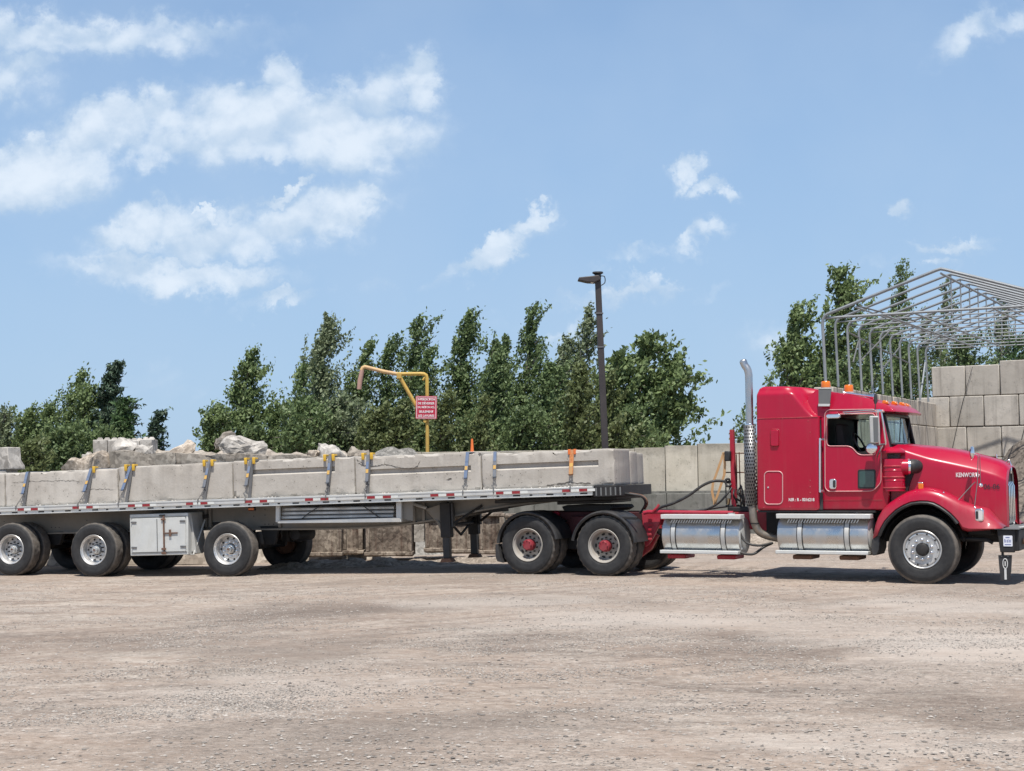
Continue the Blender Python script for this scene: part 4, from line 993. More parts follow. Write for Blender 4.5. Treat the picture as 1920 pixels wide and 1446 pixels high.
# --- wheels
us, _ = t_(1729, 1028, 0)
steer_wheel(truck, us, 0.0, .53)
fw = far_wheel(truck, us, 2.14, .53, Rr=.535, name='front_wheel', W_=.36)
ud = [t_(p, 1018, 0)[0] for p in (988.5, 1131.5)]
for u in ud:
    dish_wheel(truck, u, 0.0, .515, .525, 'drive', .010, STEELB, name='drive_wheel')
    far_wheel(truck, u, 1.88, .515, .525, name='drive_wheel')
    MB().lathe([(.0, .6), (.10, .6), (.10, .95), (.2, 1.1), (.24, 1.25), (.2, 1.4), (.10, 1.55), (.10, 1.9), (0, 1.9)], 20, 'Y', (u, 0, .515)).build('drive_axle', RUSTM, truck, smooth=40)
MB().tube([(us, .36, .5), (us, .5, .44), (us, 2.0, .44), (us, 2.14, .5)], .06, 10).build('front_axle', BLACKG, truck, smooth=50)

RED_SHADE = plain('shade_dark_red_frame', (.075, .008, .012), .6, 0, dirt=(.03, .025, .022), dirt_amt=.8, dscale=4, nz=.2)  # frame red with the shade under the trailer put into its colour
# --- frame rails
fz1, fz0 = tz(1300, 960, .8), tz(1300, 992, .8)
ur0 = ud[0] - .45
for w in (.78, 1.64):
    MB().box(ud[1] + .62, us + .75, w, w + .08, fz0, fz1).build('frame_rail', RED_F, truck, bevel=.008)
    MB().box(ur0, ud[1] + .619, w, w + .08, fz0, fz1 - .004).build('frame_rail', RED_SHADE, truck, bevel=.008)
for k in range(7):
    uu = ur0 + .4 + k * 1.0; MB().box(uu, uu + .1, .861, 1.639, fz0 + .03, fz1 - .03).build('cross_member', RED_SHADE, truck)
# red bracket and cross tube in front of the rear drive fender
a = tp([(1203, 962), (1240, 962), (1236, 984), (1226, 1005), (1216, 1022), (1209, 1026), (1206, 1000)], .55)
MB().prism(a, .55, .62).build('frame_bracket', RED, truck, bevel=.01)
a = tp([(1186, 1046), (1196, 1050), (1222, 1030), (1236, 1004), (1228, 1000), (1210, 1024)], .75)
MB().prism(a, .70, .8).build('frame_bracket', RED_F, truck, bevel=.01)
for k in range(5):
    x, z = t_(1218, 975 + k * 9, .55); MB().box(x - .02, x + .05, .52, .548, z - .02, z + .02).build('bolt', RED_F, truck, bevel=.006)
p0 = t3(1207, 962, .45); p1 = t3(1375, 962, .45)
MB().tube([p0, t3(1215, 960, .45), t3(1290, 961, .45), p1], .035, 10).build('cross_tube', RED, truck, smooth=50)
MB().tube([t3(1224, 960, .4), t3(1231, 953, .4), t3(1236, 946, .42)], .022, 8).build('hook', RED_F, truck)

# suspension mass between drives
m = MB(); m.box(ud[0] - .2, ud[1] + .2, .62, .76, .42, .62)
for u in ud: m.lathe([(0, 0), (.13, 0), (.15, .12), (.13, .26), (0, .26)], 16, 'Z', (u + .32, .72, .55))
m.build('suspension', BLACKG, truck, smooth=40)
um = (ud[0] + ud[1]) / 2
MB().prism([(um - .28, .5), (um + .28, .5), (um + .18, 1.0), (um - .18, 1.0)], .66, .77).build('suspension_bracket', RED_SHADE, truck, bevel=.01)
for k, uu in enumerate((um - .55, um + .6)):
    MB().prism([(uu - .14, fz0 - .12), (uu + .14, fz0 - .12), (uu + .10, fz1), (uu - .10, fz1)], .70, .777).build('suspension_bracket', RED_F, truck, bevel=.01)
# fifth wheel
f5 = um + .1; zf = tz(1100, 952, .9)
m = MB(); m.prism([(f5 - .5, zf + .02), (f5 - .45, zf - .06), (f5 + .4, zf - .06), (f5 + .5, zf + .0), (f5 + .45, zf + .05), (f5 - .4, zf + .05)], .75, 1.75)
m.box(f5 - .2, f5 + .25, .85, 1.65, fz1, zf - .06); m.build('fifth_wheel', BLACKG, truck, bevel=.01)

# --- quarter fenders over the drives
def fender_arc(name, u, zc, r0, a0, a1, w0, w1, mat, lip=.05, n=22, thick=.012, tail=None, tail2=None):
    secs = []
    for i in range(n + 1):
        a = R(a0 + (a1 - a0) * i / n); c, s_ = cos(a), sin(a)
        pr = [(r0 - lip, w0 + .02), (r0 - lip * .4, w0), (r0 - .008, w0 + .004), (r0 + .006, w0 + .03), (r0 + .012, w0 + .12), (r0 + .012, w1), (r0 - thick, w1), (r0 - thick, w0 + .12), (r0 - lip, w0 + .035)]
        secs.append([(u + r * c, w, zc + r * s_) for r, w in pr])
    m = MB().loft(secs, closed=True); k = len(secs[0]); nn = len(secs)
    m.f.append(tuple(range(k))); m.f.append(tuple((nn-1)*k + j for j in reversed(range(k))))
    return m.build(name, mat, truck, smooth=30)
rf1 = .60
o = fender_arc('rear_fender', ud[0], .50, rf1, 176, 12, -.03, .62, BLACK)
x0 = ud[0] - rf1
MB().prism([(x0 - .012, .52), (x0 + .03, .52), (x0 + .075, .30), (x0 + .13, .20), (x0 + .02, .22), (x0 - .015, .30)], -.028, .60).build('mud_flap', BLACK, truck)
fender_arc('rear_fender', ud[1], .50, rf1 + .01, 170, 8, -.03, .62, BLACK)
MB().box(ud[1] + .28, ud[1] + .62, .0, .05, .97, 1.02).build('fender_bracket', BLACKG, truck, bevel=.01)
for k in range(2):
    for dx in (-.42, .42): MB().cyl((ud[k] + dx, .1, .92), (ud[k] + dx * .95, .78, .92), .022, 8).build('fender_bracket', BLACKG, truck)
# work light behind the rear fender
a = t3(935, 968, .5)

# --- fuel tanks
def fuel_tank(x0, x1, ytop, ybot, w0, endcap=True):
    ua, zt = t_(x0, ytop, w0); ub, _ = t_(x1, ytop, w0); zb = tz((x0+x1)/2, ybot, w0)
    r = (zt - zb) / 2; cz = (zt + zb) / 2; cw = w0 + r
    root = empty('fuel_tank', parent=truck); root.location = (ua, cw, cz); Ln = ub - ua
    m = MB(); m.lathe([(0, 0), (r * .82, .004), (r * .96, .018), (r, .05), (r, Ln - .05), (r * .985, Ln - .012), (r * .95, Ln)], 64, 'X')
    m.build('tank_shell', ALU, root, smooth=32)
    MB().lathe([(r * .955, Ln - .001), (r * .93, Ln + .006), (r * .6, Ln + .018), (0, Ln + .024)], 48, 'X').build('tank_end', ALUW, root, smooth=40)
    for f_ in (.16, .80) if x0 < 1300 else (.26, .77):
        u = Ln * f_
        s1 = MB(); 
        s1.lathe([(r + .002, u - .035), (r + .010, u - .035), (r + .010, u + .035), (r + .002, u + .035)], 48, 'X')
        s1.build('tank_strap', ALUD, root, smooth=30)
        s2 = MB(); s2.lathe([(r + .0015, u - .050), (r + .006, u - .050), (r + .006, u + .050), (r + .0015, u + .050)], 48, 'X'); s2.build('strap_liner', BLACK, root, smooth=30)
        MB().box(u - .17, u + .15, -.15, .35, -r - .075, -r - .002).build('tank_bracket', RED_F if x0 < 1300 else RUSTM, root, bevel=.02)
    # steps (upper tread plate, lower step)
    ws = -r + .02
    MB().prism([(.0, .0), (Ln + .03, .0), (Ln + .03, .075), (.0, .075)], ws - .06, ws + .16).build('upper_step', ALUW, root, bevel=.008).location = (0.02, 0, r * .86)
    m = MB(); n_ = int(Ln * .80 / .045)
    for k in range(n_):
        u = Ln * .12 + k * .045
        m.prism([(u, 0), (u + .018, 0), (u + .05, .055), (u + .032, .055)], ws + .005, ws + .012)
    m.build('step_tread', ALU, root).location = (0, .0, r * .64)
    MB().prism([(0, 0), (Ln + .0, 0), (Ln + .0, .055), (0, .055)], ws - .07, ws + .14).build('lower_step', ALUW, root, bevel=.008).location = (0.0, 0, -r * .93)
    MB().lathe([(0, .05), (.06, .05), (.065, .0)], 20, 'Z', (Ln * .85, -.05, r)).build('filler_cap', ALUD, root, smooth=40)
    return root
fuel_tank(1238, 1384, 968, 1041, .06)
fuel_tank(1454, 1627, 967, 1042, .06)

# --- sleeper and cab
SW = .14
zseam = tz(1480, 783, SW); zbot = tz(1480, 957, SW)
prof = tp([(1419, 957), (1417.5, 740), (1421, 728), (1428, 724.5), (1470, 724), (1500, 725), (1520, 728), (1536, 733), (1536, 957)], SW)
prof = roundpoly(prof, [0, .05, .06, .06, .1, .1, .05, .0, 0])
body = MB().prism(prof, SW, 2.5 - SW).mesh()
sl = boolean(body, [], bevel=.045, seg=4)
bm = bmesh.new(); bm.from_mesh(sl)
u1, u2 = tu(1468, 760, SW), tu(1536, 760, SW); ub_ = tu(1417, 760, SW); ztop = tz(1460, 724, SW)
for zz in np.linspace(zseam - .02, ztop - .004, 30): bmesh.ops.bisect_plane(bm, geom=bm.verts[:] + bm.edges[:] + bm.faces[:], plane_co=(0, 0, zz), plane_no=(0, 0, 1))
for uu in np.linspace(u1 - .25, u2 - .004, 30): bmesh.ops.bisect_plane(bm, geom=bm.verts[:] + bm.edges[:] + bm.faces[:], plane_co=(uu, 0, 0), plane_no=(1, 0, 0))
def sst(x): x = min(max(x, 0), 1); return x * x * (3 - 2 * x)
def shell_in(u, z):
    """how far the upper side wall is drawn in"""
    if z <= zseam: return 0
    t = (z - zseam) / (ztop - zseam)
    fwd = (u - u1) / (u2 - u1)
    # the drawn-in region starts lower the further forward
    start = .86 - 1.0 * sst(fwd * .95 + .04)
    k = sst((t - start) / .50)
    return k * (.10 + .22 * sst(fwd)) + .05 * sst((t - .72) / .2)
for v in bm.verts:
    s_ = -1 if v.co.y < CW else 1
    v.co.y -= s_ * shell_in(v.co.x, v.co.z) * min(1, abs(v.co.y - CW) / .5)
me = bpy.data.meshes.new('m'); bm.to_mesh(me); bm.free()
sleeper = link('sleeper', me, RED, truck, smooth=28)
# seam, drain lip, hatch, small marker door
g = MB()
g.box(tu(1419, 783, SW), tu(1533, 783, SW), SW - .006, SW + .01, zseam - .012, zseam + .004)
g.build('roof_seam', RED_F, sleeper, bevel=.003)
o = MB().tube([(x, SW - .004, z) for x, z in tp(roundpoly([(1433.5, 885), (1467, 885), (1467, 945), (1433.5, 945)], 8) if False else rrect(1433.5, 884, 1467.5, 945.5, 8), SW)], .009, 6, closed=True).build('luggage_door_trim', plain('pale_trim', (.62, .33, .33), .4), sleeper, fix=False, smooth=60)
o = MB().prism(tp(rrect(1435, 885.5, 1466, 944, 7), SW), SW - .003, SW + .01).build('luggage_door', RED, sleeper)
x, z = t_(1440.5, 914, SW); MB().lathe([(0, -.012), (.014, -.012), (.018, -.002)], 12, 'Y', (x, SW, z)).build('handle', CHROME, o, smooth=50)
o = MB().prism(tp(rrect(1445.5, 806, 1460.5, 837, 3.5), SW), SW - .03, SW + .01).build('marker_housing', RED, sleeper, bevel=.012, seg=3)
MB().tube([(x, SW - .001, z) for x, z in tp(rrect(1444.5, 805, 1461.5, 838, 4), SW)], .006, 5, closed=True).build('gasket', RED_F, o, fix=False)
x, z = t_(1503, 937, SW)
text('NIR : R - 0016218', 'lettering', WHITE, sleeper, x, z, SW, .052, tu(1527, 937, SW) - tu(1479, 937, SW), bold=.015)
m = MB()
for (px, py) in ((1519, 901), (1519, 913), (1519, 924), (1515, 790), (1467, 786), (1519, 811), (1481, 951), (1432, 952)):
    x, z = t_(px, py, SW); m.lathe([(0, -.004), (.008, -.003), (.011, 0)], 8, 'Y', (x, SW, z))
m.build('rivets', RED_F, sleeper, smooth=50)
zlow = zbot
MB().box(tu(1420, 957, SW), tu(1640, 957, SW), SW + .03, 2.5 - SW - .03, zbot - .035, zbot - .004).build('sill', BLACKG, truck)

# cab shell
KW = .22
cabp = tp([(1537, 957), (1537, 772), (1652, 768), (1657, 792), (1667, 836), (1667, 957)], KW)
cab_me = MB().prism(cabp, KW, 2.5 - KW).mesh()
win = roundpoly(tp([(1550.5, 777), (1641, 776), (1643, 853), (1610, 853.5), (1597, 836.5), (1551, 836.5)], KW), [.10, .05, .06, .09, .09, .06], 4)
wsx = [(p[0], p[1]) for p in cabp]
z_ws0, z_ws1 = tz(1667, 832, KW), tz(1652, 773, KW)
iu0, iu1 = cabp[0][0] + .06, cabp[3][0] - .10
inner = MB().prism([(iu0, .95 + .25), (iu0, z_ws1 - .04), (iu1 + .02, z_ws1 - .04), (iu1 + .16, z_ws0 - .02), (iu1 + .16, 1.2)], KW + .05, 2.5 - KW - .05)
cw1 = MB().prism(win, KW - .3, 2.5 - KW + .3)
# windscreen opening
fu = max(p[0] for p in cabp)
cw2 = MB(); yy0, yy1 = KW + .14, 2.5 - KW - .14
cw2.box(iu1 - .05, fu + .5, yy0, yy1, z_ws0 + .0, z_ws1 - .03)
cab_cut = boolean(cab_me, [inner, cw1, cw2], bevel=.04, seg=3)
cab_o = link('cab', cab_cut, RED, truck, smooth=28)
cab_o.data.materials.append(SEATM)
for p_ in cab_o.data.polygons:
    c_ = p_.center
    if KW + .04 < c_.y < 2.5 - KW - .04 and iu0 - .002 <= c_.x <= iu1 + .17 and 1.19 < c_.z < z_ws1 - .03: p_.material_index = 1
    if (abs(c_.y - KW - .05) < .004 or abs(c_.y - 2.5 + KW + .05) < .004): p_.material_index = 1
# interior
MB().box(iu0 + .02, iu0 + .05, KW + .06, 2.5 - KW - .06, 1.3, z_ws1 - .06).build('cab_lining', SEATM, cab_o)
MB().prism([(iu1 - .25, 1.2), (iu1 - .28, z_ws0 - .20), (iu1 - .05, z_ws0 - .06), (iu1 + .15, z_ws0 - .03), (iu1 + .15, 1.2)], KW + .06, 2.5 - KW - .06).build('dashboard', SEATM, cab_o, bevel=.02)
for w in (.42,):
    s_ = MB(); us_ = iu0 + .22; s_.prism(roundpoly([(us_, 1.15), (us_ + .5, 1.15), (us_ + .5, z_ws0 - .30), (us_ + .16, z_ws0 - .33), (us_ + .06, z_ws0 + .34), (us_ - .06, z_ws0 + .34)], .06), w, w + .5)
    s_.build('seat', SEATM, cab_o, bevel=.03)
c0 = Vector((iu1 - .38, .66, z_ws0 - .02)); st_ = MB(); pth = []
for k in range(28):
    a = 2*pi*k/28; pth.append(c0 + Vector((-.10 * sin(a) * 1.0, .23 * cos(a), .20 * sin(a))))
st_.tube(pth, .016, 8, closed=True); st_.tube([c0 + Vector((.04, 0, -.02)), c0 + Vector((.3, 0, -.12))], .03, 8); st_.build('steering_wheel', BLACK, cab_o, smooth=60, fix=False)
# glass
def glassmat(name, col, alpha):
    m, t, b = newmat(name); b.inputs['Base Color'].default_value = (*col, 1); b.inputs['Roughness'].default_value = .03
    tr = N(t, 'ShaderNodeBsdfTransparent'); tr.inputs[0].default_value = (*col, 1); gl = N(t, 'ShaderNodeBsdfGlossy'); gl.inputs['Roughness'].default_value = .02
    mx = N(t, 'ShaderNodeMixShader'); fr = N(t, 'ShaderNodeFresnel'); fr.inputs[0].default_value = 1.5
    L(t, M(t, 'ADD', M(t, 'MULTIPLY', fr.outputs[0], 1.0), alpha, clamp=True), mx.inputs[0]); L(t, tr.outputs[0], mx.inputs[1]); L(t, gl.outputs[0], mx.inputs[2])
    L(t, mx.outputs[0], t.nodes['Material Output'].inputs[0]); return m
GLASS = glassmat('clear_glass', (.80, .90, .86), .02); GLASSD = glassmat('dark_glass', (.22, .36, .36), .05)
ua_, za_ = cabp[2]; ub2, zb2 = cabp[4]
def wsline(z, off=.0):
    P_ = [cabp[2], cabp[3], cabp[4]]
    for (xa, z_a), (xb, z_b) in zip(P_[:-1], P_[1:]):
        if z_b <= z <= z_a: return xa + (xb - xa) * (z_a - z) / (z_a - z_b) + off
    return xb + off
secs = []
for zz in np.linspace(z_ws0 - .0, z_ws1 - .03, 6):
    secs.append([(wsline(zz, -.02) + .05 * (1 - ((w - CW) / (CW - yy0))**2), w, zz) for w in np.linspace(yy0 - .01, yy1 + .01, 12)])
MB().loft(secs).build('windscreen', GLASS, cab_o, smooth=60, fix=False)
gk = [(wsline(z, .012) + .05 * (1 - ((w - CW) / (CW - yy0))**2), w, z) for w, z in [(yy0, z_ws0), (yy0, (z_ws0+z_ws1)/2), (yy0, z_ws1 - .03)] + [(w, z_ws1 - .03) for w in np.linspace(yy0 + .1, yy1 - .1, 8)] + [(yy1, z_ws1 - .03), (yy1, (z_ws0+z_ws1)/2), (yy1, z_ws0)] + [(w, z_ws0) for w in np.linspace(yy1 - .1, yy0 + .1, 8)]]
MB().tube(gk, .018, 6, closed=True).build('windscreen_gasket', BLACK, cab_o, fix=False)
MB().prism(win, 2.5 - KW - .03, 2.5 - KW - .022).build('side_window', GLASS, cab_o)
for (wa, wb_) in ((.75, 1.15), (1.4, 1.8)):
    zz = z_ws0 + .03; MB().tube([(wsline(zz, .06), wa, zz), (wsline(zz + .3, .07), wb_, zz + .42)], .008, 5).build('wiper', BLACK, cab_o)
# door
DW = KW - .022
dpoly = roundpoly(tp([(1546.5, 776), (1552, 768.5), (1641, 767.5), (1646, 790), (1652, 850), (1652, 905), (1638, 921), (1553, 921.5), (1547, 915)], DW), [.06, .1, .05, 0, 0, .05, .15, .12, .06], 4)
dm = boolean(MB().prism(dpoly, DW, KW + .02).mesh(), [MB().prism(win, DW - .2, KW + .3)])
door = link('door', dm, RED, cab_o, smooth=28, bevel=.006)
PTR = plain('door_seal_trim', (.62, .30, .30), .35)
MB().tube([(x, DW - .002, z) for x, z in dpoly], .0085, 6, closed=True).build('door_seal', PTR, door, fix=False, smooth=60)
MB().tube([(x, DW - .002, z) for x, z in win], .008, 6, closed=True).build('window_trim', PTR, door, fix=False, smooth=60)
pk = tp(rrect(1608.5, 880.5, 1642, 916.5, 4), DW)
MB().prism(pk, DW - .012, DW + .002).build('lower_window_frame', BLACK, door, bevel=.004)
MB().prism(tp(rrect(1611.5, 883.5, 1639.5, 913.5, 3), DW), DW - .017, DW - .0125).build('lower_window', plain('tinted_window', (.02, .055, .05), .08, 0, coat=1, nz=.3, dscale=3), door)
hp_ = tp(rrect(1555.5, 898, 1569, 917, 4.5), DW)
MB().prism(hp_, DW - .028, DW - .001).build('handle', CHROME, door, bevel=.010, seg=3)
MB().prism(tp(rrect(1562.5, 900.5, 1567.5, 914.5, 2.2), DW), DW - .033, DW - .0285).build('handle_recess', BLACK, door)
# front quarter sash (black) dividing the dipped part of the window
q1 = tp([(1597, 837), (1601, 845), (1611, 852.5), (1642, 852.5), (1641.5, 834), (1627, 841), (1621, 846), (1614, 847.5), (1606, 846)], KW)
MB().prism(q1, KW + .012, KW + .03).build('window_sash', SEATM, door)
# grab bar
for (a, b_, r_) in (((1537.5, 824), (1537.5, 922), .018),):
    MB().tube([t3(1537.5, 823.5, .12), t3(1537.5, 922, .12)], .019, 10).build('grab_bar', CHROME, cab_o, smooth=60)
    for py in (824, 921): MB().tube([t3(1537.5, py, .10), t3(1543.5, py, .17)], .024, 8).build('grab_bar_foot', CHROME, cab_o, smooth=60)
MB().box(cabp[0][0] - .02, cabp[0][0] + .06, KW - .04, KW + .03, zbot + .01, zseam - .05).build('sleeper_joint', BLACK, truck)
MB().box(cabp[0][0] + .065, tu(1655, 940, KW), KW - .006, KW + .01, tz(1600, 938.5, KW), tz(1600, 937.3, KW)).build('body_line', RED_F, cab_o)

# roof fairing and visor
FW = .34
fp = roundpoly(tp([(1515, 745), (1533, 729), (1556, 735), (1600, 741), (1642, 750), (1672, 756), (1688, 762), (1699, 772), (1686, 771.5), (1652, 769.5), (1600, 774), (1515, 786)], FW), [0, .05, .2, .1, .2, .1, .15, .02, .02, .05, 0, 0], 3)
fm = boolean(MB().prism(fp, FW, 2.5 - FW).mesh(), [], bevel=.05, seg=4)
bm = bmesh.new(); bm.from_mesh(fm)
for uu in np.linspace(tu(1560, 760, FW), tu(1699, 760, FW), 8): bmesh.ops.bisect_plane(bm, geom=bm.verts[:] + bm.edges[:] + bm.faces[:], plane_co=(uu, 0, 0), plane_no=(1, 0, 0))
for ww in np.linspace(FW + .1, 2.5 - FW - .1, 9): bmesh.ops.bisect_plane(bm, geom=bm.verts[:] + bm.edges[:] + bm.faces[:], plane_co=(0, ww, 0), plane_no=(0, 1, 0))
for v in bm.verts:
    zk = (v.co.z - tz(1600, 774, FW)) / .4; s_ = -1 if v.co.y < CW else 1
    v.co.y += s_ * .13 * (1 - sst(zk + .2)) if abs(v.co.y - CW) > .7 else 0
    if v.co.x > tu(1640, 760, FW): v.co.x -= .12 * ((v.co.y - CW) / .9) ** 2
me = bpy.data.meshes.new('m'); bm.to_mesh(me); bm.free()
roof = link('roof_fairing', me, RED, truck, smooth=30)
for k, w in enumerate((.42, .80, 1.25, 1.70, 2.08)):
    u, z = t_(1663, 755, .5); m = MB(); m.prism([(u - .02, z - .02), (u + .09, z - .03), (u + .07, z + .02), (u - .0, z + .035)], w - .06, w + .06); m.build('marker_light', AMBER, roof, bevel=.01).location = (-.10 * ((w - CW) / .9) ** 2 + .05, 0, -.0)
# side plate (light housing seen from the side)
pp = tp([(1534.5, 729.5), (1558.5, 729.5), (1556, 757), (1534.5, 757)], .16)
o = MB().prism(pp, .16, .185).build('side_light_box', GREYP, truck, bevel=.004)
MB().prism(tp([(1534.3, 757.2), (1556, 757.2), (1555, 761.8), (1534.3, 761.8)], .155), .155, .19).build('lower_strip', ALUW, o)
MB().prism(tp([(1534.3, 728), (1559, 728), (1559, 729.4), (1534.3, 729.4)], .155), .155, .19).build('upper_strip', ALUW, o)
MB().tube([t3(1546, 735, .19), t3(1546, 735, .4)], .02, 6).build('mount', BLACK, o)
# beacons
def beacon(px, py0, py1, w):
    u, z0 = t_(px, py1, w); z1 = tz(px, py0, w); h = z1 - z0
    root = MB().lathe([(0, h), (.062, h), (.072, h - .012), (.076, h * .5), (.078, .0)], 24, 'Z').build('beacon', AMBER, truck, smooth=40); root.location = (u, w, z0)
    MB().lathe([(.084, .0), (.084, -.03), (0, -.03)], 24, 'Z').build('base', ALUW, root, smooth=40)
beacon(1548.5, 715, 727, .40); beacon(1591.5, 722, 735, .95)
# air horn
m = MB(); pa, pb = Vector(t3(1581, 736.5, .55)), Vector(t3(1640, 744.5, .55))
n_ = 12; m.tube([pa.lerp(pb, i / n_) for i in range(n_ + 1)], [.028] + [.018 + .004 * (i/n_) + (.045 * max(0, (i/n_ - .72) / .28) ** 2) for i in range(1, n_ + 1)], 14)
m.build('air_horn', CHROME, truck, smooth=50)
m = MB(); 
for px in (1584, 1622): a = Vector(t3(px, 740, .55)); m.tube([a, a - Vector((0, 0, .10))], .012, 6)
m.build('horn_bracket', CHROME, truck)
m = MB(); a = Vector(t3(1642, 757, .3)); m.tube([a, a + Vector((0, 0, .10)), a + Vector((0, 0, .16))], [.028, .028, .018], 10); m.build('antenna_base', BLACK, truck, smooth=50)
MB().tube([t3(1642, 756, .3), t3(1642.5, 700, .3)], .0035, 5).build('antenna', BLACK, truck)
MB().tube([t3(1641, 768, .2), t3(1641.5, 756, .28)], .008, 5).build('antenna_bracket', BLACK, truck)
# --- hood
uc0, uc1 = tu(1660, 840, .40), tu(1888, 900, .62)
crest = [(1655, 836), (1690, 842), (1715, 850), (1740, 858), (1790, 869), (1830, 878), (1870, 890), (1886, 898)]
ridge = [(1655, 828), (1690, 831), (1714, 833), (1760, 837), (1800, 843), (1850, 855), (1880, 864), (1894, 874)]
def interp(P_, x):
    for (a, b), (c, d) in zip(P_[:-1], P_[1:]):
        if x <= c: return b + (d - b) * max(0, (x - a) / (c - a))
    return P_[-1][1]
def hood_w(t): return .36 + .27 * t ** 1.3
cr, rg = [], []
for px, py in crest:
    tt = (px - 1655) / 231; u, z = t_(px, py, hood_w(tt)); cr.append((u, z))
for px, py in ridge: rg.append(t_(px, py, 1.0))
zhb = tz(1800, 992, .5)
secs = []
NS = 26
for i in range(NS + 1):
    t = i / NS; u = cr[0][0] + (cr[-1][0] - cr[0][0]) * t; w = hood_w(t); zc = interp(cr, u); zr = max(interp(rg, u), zc + .03)
    half = CW - w; pts = []; zlow_ = zhb if u > us + .62 else (1.22 if u < us + .45 else 1.22 + (zhb - 1.22) * (u - us - .45) / .17)
    prof_ = [(0, zlow_), (.0, max(zc - .35, zlow_ + .05)), (.004, zc - .14), (.012, zc - .05), (.028, zc - .012), (.055, zc + .008), (.11, zc + (zr - zc) * .28), (.24, zc + (zr - zc) * .62), (.27, zc + (zr - zc) * .72), (.45, zr - .02), (.72, zr - .004), (half, zr)]
    f_ = half / .9
    pts = [(u, w + (a * min(1, f_) if a < half else half), z) for a, z in prof_[:-1]] + [(u, CW, zr)]
    pts += [(u, 2*CW - y, z) for (_, y, z) in reversed(pts[:-1])]
    secs.append(pts)
# front edge rolls in a little
last = secs[-1]; secs.append([(x + .02, y + (.08 * (1 if y < CW - .05 else 0) - .08 * (1 if y > CW + .05 else 0)), z - .02) for x, y, z in last])
hm_ = MB().loft(secs, closed=True); k = len(secs[0]); hm_.f.append(tuple(range(k)))
hood = hm_.build('hood', RED, truck, smooth=32)
uf = secs[-1][0][0] - .085; wf = hood_w(1) + .07
# badge, number
x, z = t_(1815.5, 890.5, hood_w(.70) - .0); ww = tu(1838.5, 890, .5) - tu(1793, 890, .5)
text('KENWORTH', 'badge', OFFW, hood, x, z, hood_w(.70) - .004, .072, ww, thick=.006, bold=.03).rotation_euler = (0, R(.3), R(8.8))
x, z = t_(1859.5, 912.3, hood_w(.9)); text('06-06', 'number_lettering', NAVY, hood, x, z, hood_w(.88) - .003, .075, tu(1874, 912, .6) - tu(1844.5, 912, .6), bold=.01).rotation_euler = (0, 0, R(9.2))
# cowl
cwp = tp([(1655, 957), (1655, 834), (1668, 833), (1668, 957)], .30)
MB().prism(cwp, .30, 2.2).build('cowl', RED, truck, bevel=.03)
# grille
zg1, zg0 = tz(1893, 876, 1.0), tz(1893, 990, .7)
m = MB(); gp = roundpoly([(wf + .02, zg0), (2.5 - wf - .02, zg0), (2.5 - wf - .02, zg1 - .10), (2.5 - wf - .22, zg1 + .01), (wf + .22, zg1 + .01), (wf + .02, zg1 - .10)], .10, 5)
def prism_x(poly, x0, x1):
    n = len(poly); return MB().add([(x0, a, b) for a, b in poly] + [(x1, a, b) for a, b in poly], [tuple(range(n)), tuple(range(2*n-1, n-1, -1))] + [((i+1) % n, i, i+n, (i+1) % n + n) for i in range(n)])
gr = prism_x(gp, uf - .06, uf + .0).build('grille', BLACK, truck, bevel=.015)
MB().tube([(uf + .0, a, b) for a, b in gp], .018, 8, closed=True).build('surround', ALUD, gr, fix=False, smooth=60)
n_ = 6
for i in range(n_):
    w = wf + .13 + (2.5 - 2*wf - .26) * i / (n_ - 1)
    MB().tube([(uf - .01, w, zg0 + .05), (uf + .03, w, zg0 + .10), (uf + .03, w, zg1 - .30), (uf + .0, w, zg1 - .235)], .014, 10).build('bar', CHROME, gr, smooth=60)
# emblem rod / bug shield bits on the hood tip
MB().tube([(uf - .05, 1.25, zg1 + .06), (uf + .03, 1.25, zg1 + .12), (uf + .06, 1.25, zg1 + .02), (uf + .05, 1.25, zg1 - .1)], .016, 6).build('hood_handle', CHROME, truck, smooth=60)
